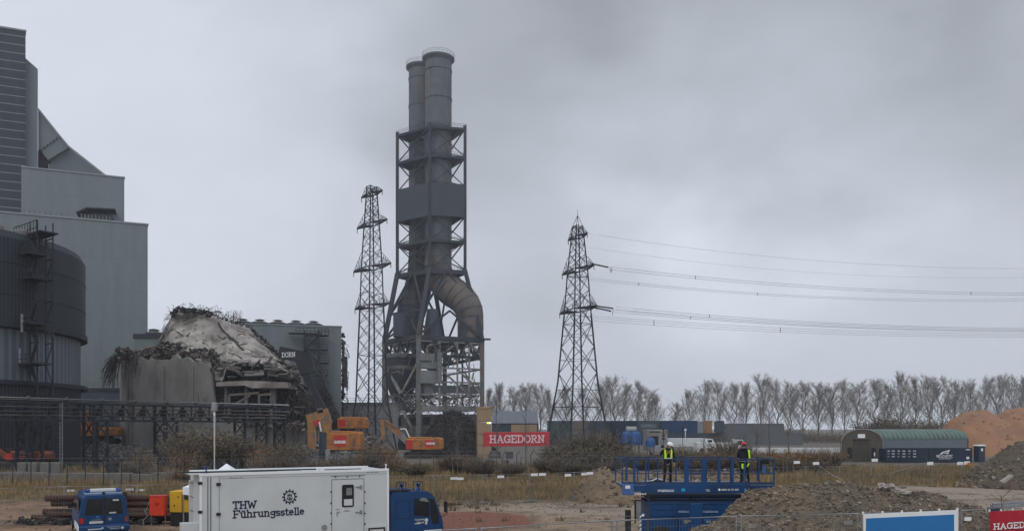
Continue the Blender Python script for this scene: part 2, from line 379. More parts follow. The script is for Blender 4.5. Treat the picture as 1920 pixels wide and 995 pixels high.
mat('pipe_black', (.035, .024, .02), (.07, .035, .025), scale=3, rough=.8, island=.4)
mat('orange', (.46, .165, .032), (.32, .13, .04), scale=2, rough=.65, c3=(.17, .1, .06), s3=.8, stretch=(1, 1, 2))
mat('orange_dirty', (.38, .18, .055), (.24, .13, .06), scale=2, rough=.7, c3=(.16, .12, .09), s3=1)
mat('red_panel', (.5, .035, .03), (.42, .03, .03), scale=2, rough=.5)
mat('banner_red', (.52, .045, .055), (.47, .04, .05), scale=.6, rough=.65, bump=.15)
mat('white_paint', (.78, .79, .78), (.72, .73, .73), scale=1.2, rough=.45)
mat('white_box', (.56, .58, .575), (.52, .54, .54), scale=.7, rough=.4, c3=(.5, .515, .505), s3=.8)
mat('white_cloth', (.8, .82, .85), (.74, .76, .8), scale=1.5, rough=.8, bump=.2)
mat('black', (.012, .012, .014), (.02, .02, .022), scale=3, rough=.6)
mat('rubber', (.02, .02, .02), (.05, .045, .038), scale=4, rough=.9)
mat('glass_dark', (.012, .015, .018), (.02, .023, .026), scale=1.5, rough=.12, spec=.45)
mat('thw_blue', (.006, .042, .125), (.008, .048, .145), scale=1.5, rough=.3, spec=.35)
mat('lift_blue', (.007, .05, .15), (.01, .06, .175), scale=2, rough=.4, c3=(.012, .03, .08), s3=1)
mat('ink', (.01, .014, .045), (.012, .016, .05), rough=.5)
mat('yellow', (.62, .36, .015), (.55, .32, .02), scale=2, rough=.5)
mat('red_box', (.62, .05, .015), (.55, .045, .015), scale=2, rough=.5)
mat('hivis', (.5, .85, .02), (.45, .8, .02), scale=6, rough=.7, emit=((.45, .8, .02), .12))
mat('reflective', (.75, .76, .76), (.68, .7, .7), rough=.4)
mat('clothes_black', (.012, .012, .016), (.02, .02, .026), scale=8, rough=.9)
mat('skin', (.5, .3, .22), (.45, .26, .19), scale=8, rough=.6)
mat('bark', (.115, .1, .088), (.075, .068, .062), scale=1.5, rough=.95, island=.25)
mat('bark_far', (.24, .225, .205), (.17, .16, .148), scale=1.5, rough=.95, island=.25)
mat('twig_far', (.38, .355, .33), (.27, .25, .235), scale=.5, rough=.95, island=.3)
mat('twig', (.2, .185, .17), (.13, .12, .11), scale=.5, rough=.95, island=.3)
mat('scrub_brown', (.15, .12, .09), (.09, .076, .062), scale=.8, rough=.95, island=.4)
mat('scrub_leaf', (.155, .12, .068), (.095, .082, .052), scale=.6, rough=.9, island=.5)
mat('scrub_orange', (.36, .185, .065), (.2, .125, .06), scale=.6, rough=.9, island=.5)
mat('grass_dry', (.29, .2, .09), (.185, .13, .062), scale=.12, rough=.95, island=.35, c3=(.14, .12, .055), s3=.06)
mat('sand', (.31, .165, .09), (.25, .135, .078), scale=.5, rough=.95, bump=1, bscale=1.2, c3=(.2, .125, .08), s3=.16)
mat('mound_soil', (.115, .092, .068), (.075, .063, .05), scale=1.3, rough=.95, bump=1, bscale=5, c3=(.145, .105, .068), s3=.4)
mat('mound_grey', (.165, .13, .09), (.085, .07, .053), scale=1.8, rough=.95, bump=1, bscale=7, c3=(.155, .105, .065), s3=.45)
mat('stone_pale', (.235, .19, .145), (.11, .09, .07), scale=2, rough=.95, island=.55)
mat('sign_blue', (.02, .17, .42), (.02, .155, .39), scale=.8, rough=.35)
mat('beacon_blue', (.01, .06, .3), (.01, .04, .22), scale=3, rough=.2, spec=.7)
mat('tail_red', (.5, .02, .02), (.35, .02, .02), rough=.25)
mat('tail_dull', (.2, .06, .04), (.15, .05, .04), rough=.3)
mat('hut_roof', (.13, .235, .17), (.19, .25, .22), scale=.6, rough=.6, c3=(.2, .26, .24), s3=.4)
mat('hut_side', (.14, .165, .19), (.12, .145, .17), scale=.8, rough=.7)
mat('hut_end', (.1, .082, .062), (.075, .064, .05), scale=.8, rough=.85, stretch=(1, 1, .3))

# ------------------------------------------------------------------ ground
def ground_h(x, y):
    z = 0.0
    s = y - (22.6 + .3 * x)
    z += .45 * (1 - sstep(1.0, 3.0, s)) * sstep(-8, -3, x) 
    z += .10 * noise.noise((x * .12, y * .12, 0)) * sstep(34, 40, y)
    z += .9 * sstep(165, 185, y) * sstep(-10, 10, x)
    z += .42 * (1 - sstep(3.2, 7, math.hypot(x + 18.5, y - 35.5)))
    return z
def axis_pts(lo, hi, step, far):
    a = []; x = lo
    while x < hi: a.append(x); x += step
    a.append(hi); g = step; x = hi; r = []
    while x < far: g *= 1.45; x += g; r.append(min(x, far))
    g = step; x = lo; l = []
    while x > -far: g *= 1.45; x -= g; l.append(max(x, -far))
    return l[::-1] + a + r
xs = axis_pts(-48, 56, 1.0, 1500); ys = [y for y in axis_pts(12, 190, 1.2, 1500) if y > -90]
gm = MB().grid([[(x, y, ground_h(x, y)) for x in xs] for y in ys])
gmat = bpy.data.materials.new('ground_soil'); gmat.use_nodes = True; MATS['ground_soil'] = gmat
t = gmat.node_tree; n = t.nodes; l = t.links; p = n['Principled BSDF']; p.inputs['Roughness'].default_value = .95; p.inputs['Specular IOR Level'].default_value = .15
tcn = n.new('ShaderNodeTexCoord'); sp = n.new('ShaderNodeSeparateXYZ'); l.new(tcn.outputs['Object'], sp.inputs[0])
def gn(scale, detail=6, rough=.6):
    a = n.new('ShaderNodeTexNoise'); a.inputs['Scale'].default_value = scale; a.inputs['Detail'].default_value = detail; a.inputs['Roughness'].default_value = rough
    l.new(tcn.outputs['Object'], a.inputs['Vector']); return a.outputs[0]
def gmth(op, a, b, clamp=False):
    q = n.new('ShaderNodeMath'); q.operation = op; q.use_clamp = clamp
    for i, x in enumerate((a, b)):
        if isinstance(x, (int, float)): q.inputs[i].default_value = x
        else: l.new(x, q.inputs[i])
    return q.outputs[0]
def gmap(v, a, b):
    q = n.new('ShaderNodeMapRange'); q.interpolation_type = 'SMOOTHSTEP'; q.inputs['From Min'].default_value = a; q.inputs['From Max'].default_value = b; l.new(v, q.inputs['Value']); return q.outputs[0]
def gmix(f, a, b):
    q = n.new('ShaderNodeMix'); q.data_type = 'RGBA'; l.new(f, q.inputs['Factor'])
    for k, v in (('A', a), ('B', b)):
        if isinstance(v, tuple): q.inputs[k].default_value = (*v, 1)
        else: l.new(v, q.inputs[k])
    return q.outputs['Result']
big = gn(.12); mid = gn(.7); fine = gn(5, 8, .7); X_, Y_ = sp.outputs['X'], sp.outputs['Y']
yd = gmth('ADD', Y_, gmth('MULTIPLY', gmth('SUBTRACT', big, .5), 14))
yd = gmth('ADD', yd, gmth('MULTIPLY', gmth('SUBTRACT', mid, .5), 5))
tan = gmix(gmap(mid, .35, .65), (.33, .24, .165), (.2, .15, .108))
tan = gmix(gmap(fine, .5, .75), tan, (.34, .29, .23))
brown = gmix(gmap(mid, .35, .65), (.3, .185, .12), (.2, .13, .09))
left = gmap(gmth('ADD', X_, gmth('MULTIPLY', gmth('SUBTRACT', big, .5), 8)), -8, -13)
base = gmix(left, tan, brown)
path = gmix(gmap(fine, .4, .7), (.33, .265, .205), (.23, .19, .155))
pm_ = gmth('MULTIPLY', gmap(yd, 46, 50), gmap(X_, -4, 2)); base = gmix(pm_, base, path)
# tracks of machines along the path
tr = gmth('MULTIPLY', gmap(gn(.35, 4), .52, .6), gmap(mid, .5, .6)); base = gmix(gmth('MULTIPLY', tr, .5), base, (.12, .095, .07))
base = gmix(gmth('MULTIPLY', gmap(gn(.22, 5), .5, .62), .55), base, (.105, .078, .055))
# red earth
rx = gmth('DIVIDE', gmth('ADD', X_, 2.9), 4.2); ry = gmth('DIVIDE', gmth('SUBTRACT', Y_, 44.5), 5.0)
rr = gmth('ADD', gmth('MULTIPLY', rx, rx), gmth('MULTIPLY', ry, ry)); rr = gmth('ADD', rr, gmth('MULTIPLY', gmth('SUBTRACT', mid, .5), 1.6))
base = gmix(gmap(rr, 1.15, .75), base, gmix(gmap(fine, .35, .65), (.17, .07, .05), (.24, .115, .08)))
soil = gmix(gmap(mid, .35, .65), (.17, .12, .062), (.1, .08, .048))
edge = gmth('ADD', yd, gmth('MULTIPLY', gmap(X_, 8, 40), -14))
base = gmix(gmap(edge, 54, 58), base, soil)
base = gmix(gmap(yd, 104, 120), base, gmix(gmap(mid, .3, .7), (.17, .15, .125), (.11, .1, .085)))
l.new(base, p.inputs['Base Color'])
bp = n.new('ShaderNodeBump'); bp.inputs['Strength'].default_value = 1; bp.inputs['Distance'].default_value = .22; l.new(gmth('ADD', gmth('MULTIPLY', fine, .5), mid), bp.inputs['Height']); l.new(bp.outputs[0], p.inputs['Normal'])
gm.build('ground', gmat, smooth=60, kind='structure')

# dry grass covering the field
g = MB(); random.seed(11)
def grass_ok(x, y):
    d = noise.noise((x * .08, y * .08, 3)) * 5
    lim = 57 - 13 * sstep(5, 30, x) * 0 + (12 * sstep(12, 30, x))
    return y + d > lim and y < 104
cnt = 0
while cnt < 52000:
    y = 54 + 52 * random.random() ** 1.15; x = rnd(-.70, .68) * y
    if x < -14 and y < 60 and random.random() < .6: continue
    if not grass_ok(x, y): continue
    cl_ = noise.noise((x * .35, y * .35, 9)) * 1.3 + noise.noise((x * .07, y * .1, 19)) * .6
    if cl_ < -.25 and random.random() < .7: continue
    h = rnd(.2, .5) * (1 + 1.5 * max(0, cl_)) ; a = rnd(0, 6.28); ww = rnd(.03, .07) * (y / 70); z = ground_h(x, y)
    dx, dy = math.cos(a) * ww, math.sin(a) * ww; lx, ly = rnd(-.3, .3) * h, rnd(-.3, .3) * h
    g.add([(x - dx, y - dy, z), (x + dx, y + dy, z), (x + lx, y + ly, z + h)], [(0, 1, 2)]); cnt += 1
g.build('dry_grass', 'grass_dry', kind='stuff')

# low weeds, litter stones on the bare ground
st = MB(); random.seed(12)
for i in range(5200):
    y = rnd(34, 62); x = rnd(-.66, .66) * y
    if random.random() < .5: y = rnd(52, 60); x = rnd(-.1, .5) * y
    st.chunk((x, y, ground_h(x, y) + .01), rnd(.03, .13) * (1.6 if random.random() < .05 else 1), .6)
st.build('gravel', 'stone_pale', kind='stuff')
wd = MB(); random.seed(13)
for i in range(420):
    y = rnd(44, 60); x = rnd(-.3, .5) * y; z = ground_h(x, y)
    if noise.noise((x * .2, y * .2, 5)) < .05: continue
    for k in range(14):
        a = rnd(0, 6.28); h = rnd(.12, .4); d = .03; lx, ly = rnd(-.2, .2), rnd(-.2, .2); bx_, by_ = x + rnd(-.2, .2), y + rnd(-.2, .2)
        wd.add([(bx_ - d * math.cos(a), by_ - d * math.sin(a), z), (bx_ + d * math.cos(a), by_ + d * math.sin(a), z), (bx_ + lx, by_ + ly, z + h)], [(0, 1, 2)])
wd.build('weeds', 'scrub_leaf', kind='stuff')

# ------------------------------------------------------------------ heaps
def heap(name, label, cat, outline, D, slope=1.5, m='mound_soil', amp=.25, step=.4, stones=0, smin=.06, smax=.3, sm='stone_pale', back=None, dirx=0, freq=.5, wires=0):
    pts = [(WX(px, D), max(0, WZ(py, D))) for px, py in outline]
    x0, x1 = pts[0][0], pts[-1][0]; cx = (x0 + x1) / 2
    root = thing(name, label, cat, (cx, D, 0))
    back = back or slope
    def H(x, v):
        h = interp(pts, x); e = 1 - abs(v) ** 1.25
        nn = noise.fractal(Vector((x * freq, v * 3 * freq + 7, D)), 1.0, 2.1, 5) * amp
        k = min(1, h / (amp * 3 + .01))
        return max(-.05, h * max(0, e) + nn * k * (.15 + .85 * (1 - abs(v)) ** .5) * min(1, 1.2 - abs(v)))
    nx = max(8, int((x1 - x0) / step)); P = []
    hm = max(b for a, b in pts); nv = max(12, int(hm * (slope + back) / step))
    def pt(x, v):
        h = interp(pts, x); w = .3 + h * (slope if v < 0 else back)
        return Vector((x - cx + dirx * v, v * w, H(x, v) if abs(v) < 1 else -.05))
    for j in range(nv + 1):
        v = -1 + 2 * j / nv; P.append([pt(x0 + (x1 - x0) * i / nx, v) for i in range(nx + 1)])
    MB().grid(P).build('heap_body', m, root, smooth=70)
    if stones:
        s = MB()
        for i in range(stones):
            x = rnd(x0, x1); v = rnd(-1, .35); p_ = pt(x, v)
            if p_.z < .02: continue
            dd = smin + (smax - smin) * random.random() ** 3
            s.chunk(p_ + Vector((0, 0, dd * .15)), dd, .8)
        s.build('stones', sm, root, kind='stuff')
    if wires:
        s = MB()
        for i in range(wires):
            x = rnd(x0, x1); p_ = pt(x, rnd(-1, .3)); d_ = Vector((rnd(-1, 1), rnd(-1, .2), rnd(-.4, 1))) * rnd(.4, 1.5); s.path([p_, p_ + d_ * .5 + Vector((0, 0, rnd(0, .3))), p_ + d_ - Vector((0, 0, rnd(0, .5)))], rnd(.025, .06), 3, cap=False)
        s.build('bent_rebar', 'rebar', root, kind='stuff')
    return root
random.seed(21)
heap('rubble_heap', 'large brown rubble heap behind the blue banner, partly hiding the blue lift', 'rubble heap',
     [(1150, 1052), (1230, 1020), (1288, 996), (1313, 985), (1345, 969), (1369, 947), (1397, 930), (1440, 920), (1480, 913), (1507, 906), (1540, 904), (1595, 906), (1652, 909), (1672, 912),
      (1700, 926), (1727, 927), (1765, 926), (1790, 935), (1815, 947), (1840, 962), (1870, 984), (1930, 1030), (1990, 1060)], 29.5, slope=1.35, back=1.0, m='mound_grey', amp=.24, step=.16, stones=19000, smin=.02, smax=.15, freq=.8)
heap('rubble_heap', 'brown earth heap at the right picture edge, in front of the sand hill', 'rubble heap',
     [(1782, 914), (1800, 905), (1830, 878), (1858, 860), (1888, 842), (1925, 822), (1980, 805), (2060, 800), (2150, 815), (2250, 860), (2330, 915)], 70, slope=1.3, m='mound_soil', amp=.5, step=.45, stones=2600, smin=.05, smax=.4, freq=.35)
heap('soil_heap', 'low tan soil heap just left of and behind the blue lift', 'soil heap',
     [(1068, 937), (1085, 915), (1105, 895), (1130, 879), (1170, 877), (1200, 884), (1240, 880), (1290, 892), (1330, 882), (1380, 890), (1420, 905), (1460, 937)], 58, slope=1.4, m='rubble_tan' if 'rubble_tan' in MATS else mat('rubble_tan', (.2, .145, .092), (.13, .097, .066), scale=1.2, rough=.95, bump=.9, bscale=4, c3=(.14, .1, .07), s3=.6), amp=.45, step=.25, stones=1200, smin=.06, smax=.3, freq=.6)
heap('sand_hill', 'large orange sand hill behind the arched hut and the trees', 'sand hill',
     [(1735, 852), (1752, 836), (1775, 800), (1790, 782), (1812, 771), (1832, 766), (1850, 770), (1866, 777), (1880, 770), (1900, 766), (1925, 764), (1990, 775), (2060, 800), (2120, 850)], 152, slope=1.5, m='sand', amp=.9, step=.6, freq=.3, stones=500, smin=.1, smax=.5, sm='sand')
heap('crushed_concrete_heap', 'pale heap of crushed concrete between the dark tank and the silo ruin', 'rubble heap',
     [(120, 853), (140, 843), (160, 835), (190, 832), (215, 836), (240, 834), (262, 838), (300, 846), (330, 852)], 126, slope=1.4, m='rubble_grey', amp=.5, step=.4, stones=2600, smin=.15, smax=.7, sm='rubble_grey', freq=.4)
heap('scrap_metal_heap', 'dark heap of scrap metal in front of the chimney base', 'scrap heap',
     [(784, 846), (796, 820), (808, 797), (825, 780), (848, 771), (868, 775), (885, 790), (897, 808), (912, 825), (932, 846)], 144, slope=.9, m='rubble_dark', amp=1.0, step=.35, stones=5200, smin=.1, smax=.5, sm='rubble_dark', freq=.4, wires=900)
heap('rubble_heap', 'dark rubble heap carrying the rear orange excavator', 'rubble heap',
     [(585, 850), (600, 828), (620, 811), (660, 808), (695, 812), (722, 835), (740, 850)], 154, slope=1.3, m='rubble_dark', amp=.5, step=.6, stones=1400, smin=.2, smax=.9, sm='rubble_grey', freq=.3)
heap('rubble_heap', 'grey rubble heap in front of the ruined silo wall, left of the big excavator', 'rubble heap',
     [(520, 858), (540, 846), (560, 838), (590, 845), (620, 852), (650, 848), (690, 858)], 120, slope=1.6, m='rubble_grey', amp=.4, step=.4, stones=2400, smin=.12, smax=.7, sm='rubble_grey', freq=.4)
heap('debris_heap', 'dark twisted debris heap at the right foot of the silo ruin', 'debris heap',
     [(505, 846), (520, 790), (540, 738), (562, 724), (580, 740), (592, 775), (612, 815), (630, 846)], 147, slope=.7, m='dirt_and_shade', amp=1.5, step=.4, stones=3600, smin=.12, smax=.7, sm='rubble_dark', freq=.35, wires=700)
# ------------------------------------------------------------------ boiler house
stripes('tower_bands', (.028, .036, .046), (.22, .24, .25), 2.05, .93, 'Z', rough=.35, bump=.2)
stripes('clad_seams', (.168, .193, .198), (.138, .16, .165), 7.6, .98, 'Z', rough=.7, bump=0, noise_amt=.14)
bh = thing('boiler_house', 'huge stepped grey green boiler house with a dark banded tower, at the left edge', 'power station', (WX(277, 195), 195, 0), R(22))
def bhp(pts, yl): return [on_side(bh, a, b, yl) for a, b in pts]
def slab(pts, yl, thick, name, m, parent=bh): 
    return MB().prism(bhp(pts, yl), (0, yl, 0), (1, 0, 0), (0, 0, 1), (0, thick, 0)).build(name, m, parent)
x1, zt = on_side(bh, 277, 422, 0); xl, _ = on_side(bh, -130, 400, 0)
plan(MB(), xl, x1, 0, 26, 0, zt, .1).build('lower_block', 'clad_seams', bh)
plan(MB(), xl, x1 + .2, -.2, 26.2, zt, zt + .35, .1).build('parapet', 'clad_edge', bh)
x2, z2 = on_side(bh, 233, 334, 6); x2l, _ = on_side(bh, 40, 334, 6)
ub = plan(MB(), x2l, x2, 6, 22, zt + .36, z2, .13).build('upper_block', 'clad_seams', bh); plan(MB(), x2l, x2 + .2, 5.8, 22.2, z2, z2 + .3, .13).build('parapet', 'clad_edge', ub)
xs0, zs0 = on_side(bh, 71, 130, 10); xs1, zs1 = on_side(bh, 46, 112, 10); xs2, _ = on_side(bh, 44, 112, 10)
MB().prism([(xs0, zt + .4), (xs0, zs0), (xs1, on_side(bh, 48, 108, 10)[1]), (xs2 - 2, on_side(bh, 48, 108, 10)[1]), (xs2 - 2, zt + .4)], (0, 10, 0), (1, 0, 0), (0, 0, 1), (-2.6, 12, 0)).build('lift_shaft', 'clad_green', bh)
xt, ztt = on_side(bh, 48, 60, 8); xtl, _ = on_side(bh, -140, 60, 8)
plan(MB(), xtl, xt, 8, 30, zt + .4, ztt, .22).build('banded_tower', 'tower_bands', bh); plan(MB(), xtl, xt + .2, 7.8, 30.2, ztt, ztt + .4, .22).build('parapet', 'clad_edge', bh)
slab([(72, 322), (72, 320), (86, 320), (98, 300), (110, 292), (128, 275), (199, 331)], 12, 10, 'sloped_roof_block', 'clad_green_dark')
slab([(71.5, 205), (112, 256), (74, 281), (71.5, 283)], 11, 11, 'sloped_wall', 'clad_green')
slab([(75, 281), (111, 253.5), (129, 276), (90, 300)], 10.4, 11, 'conveyor_housing', 'clad_green_dark')
e = MB(); 
for i in range(7):
    a = on_side(bh, 78 + i * 5.6, 279 - i * 4.1, 10.2); e.box((a[0], 10.25, a[1] - .25), (.35, .25, .5))
each(e, 'bracket', 'dark_louver', bh)
slab([(71.2, 283), (87, 303), (87, 321), (71.2, 321)], 12.6, 6, 'opening', 'black')
ed = MB()
q = bhp([(71.5, 204), (112, 255), (129, 275), (199, 330)], 10.2)
for a, b in zip(q, q[1:]): ed.beam((a[0], 10.2, a[1]), (b[0], 10.2, b[1]), .35)
ed.build('roof_edge', 'clad_edge', bh)
a, b = on_side(bh, 150, 402, 3), on_side(bh, 210, 414, 3)
lo = MB().bx(a[0], b[0], 2.2, 6.2, zt + .36, a[1] + .2).build('louver_housing', 'dark_louver', bh)
rf = bhp([(142, 397), (163, 388), (216, 391), (216, 393), (163, 390.5), (143, 399)], 1.4)
MB().prism(rf, (0, 1.4, 0), (1, 0, 0), (0, 0, 1), (0, 5, 0)).build('canopy', 'dark_louver', lo)
lm = MB()
for i in range(9): x = a[0] + (b[0] - a[0]) * (i + .5) / 9; lm.bx(x - .08, x + .08, 2.05, 2.2, zt + .6, a[1])
lm.build('louver_bars', 'steel_light', lo)
rl = MB()
for i in range(12):
    x = on_side(bh, 5 + i * 10, 400, 1)[0]; rl.beam((x, 1, zt + .3), (x, 1, zt + 1.4), .08)
rl.build('roof_railing', 'steel_dark', bh)

# ------------------------------------------------------------------ dark round tank
TC = Vector((-79.1, 105.4, 0)); TR = 20.5
tk = thing('storage_tank', 'dark ribbed round tank with a blue grey middle band, at the left edge', 'storage tank', TC)
stripes('tank_ribs', (.018, .022, .03), (.03, .035, .045), .0225, .6, 'A', rough=.6, bump=.5)
stripes('tank_ribs_pale', (.1, .12, .138), (.125, .146, .165), .05, .6, 'A', rough=.65, bump=.3, noise_amt=.35)
z0, z1, z2_, z3 = 0, 10.6, 17.4, 28.9
MB().lathe([(TR - .6, 0), (TR - .6, z1)], n=96).build('lower_shell', 'tank_ribs', tk, smooth=30)
MB().lathe([(TR - .62, z1), (TR - .62, z2_)], n=96).build('middle_shell', 'tank_ribs_pale', tk, smooth=30)
MB().lathe([(TR - .6, z2_ - .3), (TR, z2_), (TR, z3 - .9), (TR - .5, z3)], n=96).build('upper_shell', 'tank_ribs', tk, smooth=20)
MB().lathe([(TR - .5, z3), (0.01, z3 + 2.2)], n=96).build('roof', 'steel_grey', tk, smooth=40)
hb = MB()
for z, w_ in ((z1, .5), (z2_ + .2, .7)):
    hb.lathe([(TR - .1, z - w_ / 2), (TR + .25, z - w_ / 2), (TR + .25, z + w_ / 2), (TR - .1, z + w_ / 2)], n=96)
for z in (21.2, 25): hb.lathe([(TR, z - .06), (TR + .07, z), (TR, z + .06)], n=96)
hb.build('ring_beam', 'steel_dark', tk)
hp = MB()
for px in (35, 143, 148):
    pass
for az in (-62, -50, -38, -27, -17): a = R(az); hp.lathe([(.9, 0), (.9, .5), (.6, .7), (.01, .75)], ((TR - 1.5) * math.cos(a), (TR - 1.5) * math.sin(a), z3), n=12)
each(hp, 'roof_vent', 'concrete', tk)
def cyl_hit(px, C, Rr, far=False):
    d = Vector(((px - 960) / F, 1)); c = Vector((C[0], C[1])); A = d.dot(d); B = -2 * d.dot(c); Cc = c.dot(c) - Rr * Rr
    q = max(0, B * B - 4 * A * Cc); return (-B + (1 if far else -1) * math.sqrt(q)) / (2 * A)
D = cyl_hit(78, TC, TR) - 1.2
stt = thing('stair_tower', 'dark steel stair tower climbing the side of the round tank', 'stair tower', (WX(78, D), D, 0), R(-37))
fr = MB()
for x in (-1, 1):
    for y in (-.9, .9): fr.beam((x, y, 0), (x, y, z3 + 1.6), .13)
k = 0; z = 0
while z < z3 - 2:
    s_ = 1 if k % 2 else -1
    fr.beam((-s_, -.9, z), (s_, -.9, z + 2.6), .32, .12); fr.beam((-s_, .9, z), (s_, .9, z + 2.6), .1); z += 2.6; k += 1
    for y in (-.9, .9): fr.beam((-1, y, z), (1, y, z), .12)
fr.build('stair_frame', 'steel_dark', stt)
pf = MB()
for py, wx in ((482, 1.3), (528, 2.2), (610, 1.4), (684, 2.6)):
    z = WZ(py, D); pf.box((.5, -1.2, z), (wx + 1.5, 2.2, .22))
    n_cut = len(pf.cut)
    for zz in (z + .6, z + 1.15):
        for yy in (-2.3,): pf.beam((-wx * .5, yy, zz), (wx + .9, yy, zz), .07)
    for i in range(5): x = -wx * .5 + i * (wx * 1.5 + .9) / 4; pf.beam((x, -2.3, z), (x, -2.3, z + 1.15), .07)
    pf.beam((1.2, -2.2, z), (0, -.6, z - 2.2), .1)
each(pf, 'landing', 'steel_dark', stt, group=9)
tp = MB(); 
for i in range(9):
    x = -5 + i * .8; tp.beam((x, -1.2, z3 - .3), (x, -1.2, z3 + 1.5), .07)
for zz in (z3 + .6, z3 + 1.5): tp.beam((-5, -1.2, zz), (1.6, -1.2, zz), .08)
tp.box((-1.4, 0, z3 + .15), (7, 2.2, .16)); tp.build('top_walkway', 'steel_dark', stt)
MB().beam((.25, -2.35, WZ(626, D)), (.25, -2.35, WZ(592, D)), .28, .08).build('strip_lamp', 'galv', stt)
MB().beam((-.4, -2.35, WZ(682, D)), (-.4, -2.35, WZ(655, D)), .22, .08).build('strip_lamp', 'galv', stt)

# low dark hall between tank and ruin
lh = thing('low_hall', 'low dark building between the round tank and the silo ruin', 'building', (WX(185, 165), 165, 0))
MB().bx(-9, 7, 0, 14, 0, WZ(733, 165)).build('wall', 'panel_blue', lh); MB().bx(-9.2, 7.2, -.2, 14, WZ(733, 165), WZ(727, 165)).build('roof_edge', 'steel_dark', lh)
rb = MB()
for zz in (.55, 1.1): rb.beam((-9, -.1, WZ(727, 165) + zz), (7, -.1, WZ(727, 165) + zz), .08)
for i in range(9): rb.beam((-9 + i * 2, -.1, WZ(727, 165)), (-9 + i * 2, -.1, WZ(727, 165) + 1.1), .08)
rb.build('railing', 'steel_grey', lh)

# ------------------------------------------------------------------ pipe bridge
P0 = Vector((WX(0, 85), 85, 0)); P1 = Vector((WX(533, 117), 117, 0)); LB = (P1 - P0).length
pb = thing('pipe_bridge', 'dark steel pipe bridge on trestles crossing in front of the tank and ruin', 'pipe bridge', P0, math.atan2(P1.y - P0.y, P1.x - P0.x))
xa = -14
pp = MB()
pp.path([(xa, -.9, 8.3), (LB, -.9, 8.3)], .2, 10); pp.build('large_pipe', 'galv', pb, smooth=40)
for y, z, r_ in ((-1.25, 7.35, .13), (-1.25, 6.85, .13), (-1.25, 6.4, .12), (.6, 8.15, .16), (.2, 6.5, .13)):
    MB().path([(xa, y, z), (LB - rnd(0, 1.5), y, z)], r_, 8).build('pipe', 'steel_grey', pb, smooth=40)
fg = MB()
for x in [xa + i * 4.1 for i in range(14)]:
    if x < LB: fg.tube((x - .07, -.9, 8.3), (x + .07, -.9, 8.3), .27, n=10)
fg.build('flange', 'steel_grey', pb)
tr = MB()
for y in (-1.2, 1.2):
    for z in (7.85, 5.95): tr.beam((xa, y, z), (LB, y, z), .24 if z < 6 else .18)
    x = xa; k = 0
    while x < LB - .5 and y > 0:
        tr.beam((x, y, 5.95), (x, y, 7.85), .14); x2 = min(LB, x + 1.35)
        tr.beam((x, y, 7.85 if k % 2 else 5.95), (x2, y, 5.95 if k % 2 else 7.85), .12); x = x2; k += 1
x = xa
while x < LB: tr.beam((x, -1.2, 5.95), (x, 1.2, 5.95), .1); tr.beam((x, -1.2, 7.85), (x, 1.2, 7.85), .1); x += 1.35
tr.build('truss', 'steel_dark', pb)
hg = MB(); x = xa
while x < LB - .3: hg.box((x, -.75, 6.9), (.5, .5, .75)); x += 2.7
each(hg, 'hanger_box', 'steel_dark', pb)
for fx in (-9, 2.2, 9.5, 18.5, 30.5, 34.2, 37.4):
    tt = MB()
    for y in (-1.1, 1.1):
        tt.beam((fx, y, 0), (fx, y, 7.9), .28)
        if fx < 30: tt.beam((fx + 1.6, y, 0), (fx + 1.6, y, 6), .22)
    for z in (0.3, 2.2, 4.1):
        tt.beam((fx, -1.1, z), (fx, 1.1, z + 1.9), .12); tt.beam((fx, 1.1, z), (fx, -1.1, z + 1.9), .12); tt.beam((fx, -1.1, z + 1.9), (fx, 1.1, z + 1.9), .14)
        if fx < 30: tt.beam((fx, -1.1, z), (fx + 1.6, -1.1, z + 1.9), .12); tt.beam((fx + 1.6, -1.1, z), (fx, -1.1, z + 1.9), .12)
    tt.build('trestle', 'steel_dark', pb)
ld = MB()
for y in (-1.7, -1.2): ld.beam((5.6, y, 0), (5.6, y, 7.9), .07)
for i in range(20): ld.beam((5.6, -1.7, .3 + i * .38), (5.6, -1.2, .3 + i * .38), .045)
for i in range(14): ld.beam((6.1, y, 3), (6.1, y, 3), .05)
ld.build('ladder', 'galv', pb)

# ------------------------------------------------------------------ green hall behind the ruin
gh = thing('industrial_hall', 'grey green hall with roof vents and an outside staircase, behind the silo ruin', 'industrial hall', (WX(640, 172), 172, 0), R(14))
xr, zr = on_side(gh, 640, 613, 0); xl, _ = on_side(gh, 438, 613, 0)
MB().bx(xl, xr, 0, 20, 0, zr).build('wall', 'clad_seams', gh); MB().bx(xl, xr + .15, -.15, 20, zr, zr + .25).build('roof_edge', 'clad_edge', gh)
lbk = thing('low_block', 'low dark edged block with two roof vents between boiler house and ruin', 'building', (WX(286, 176), 176, 0)); lz_ = WZ(634, 176)
MB().bx(-4, 7, 0, 12, 0, lz_).build('wall', 'clad_green_dark', lbk); MB().bx(-4.2, 7.2, -.2, 12, lz_, lz_ + 1).build('roof_edge', 'steel_dark', lbk)
for x in (-.6, 3.4): MB().lathe([(.01, .2), (1.8, .2), (1.8, .5), (1, .7), (1, 1.0), (1.3, 1.1), (.01, 1.4)], (x, 2, lz_ + 1), n=14).build('roof_vent', 'steel_grey', lbk)
for px in (455, 487, 521, 555, 588):
    x, _ = on_side(gh, px, 606, 2)
    v_ = MB(); v_.lathe([(.01, .1), (1.6, .1), (1.6, .4), (2.0, .45), (1.2, .75), (.7, .85), (.7, 1.05), (1.1, 1.1), (.01, 1.35)], (x, 2.5, zr + .2), n=16)
    v_.build('roof_vent', 'steel_grey', gh, smooth=25)
rg = MB(); random.seed(5)
for i in range(60):
    z = zr * (0.95 - .85 * i / 60) ; rg.chunk((xr + rnd(.1, .5), rnd(0, 3), z), rnd(.3, 1.1))
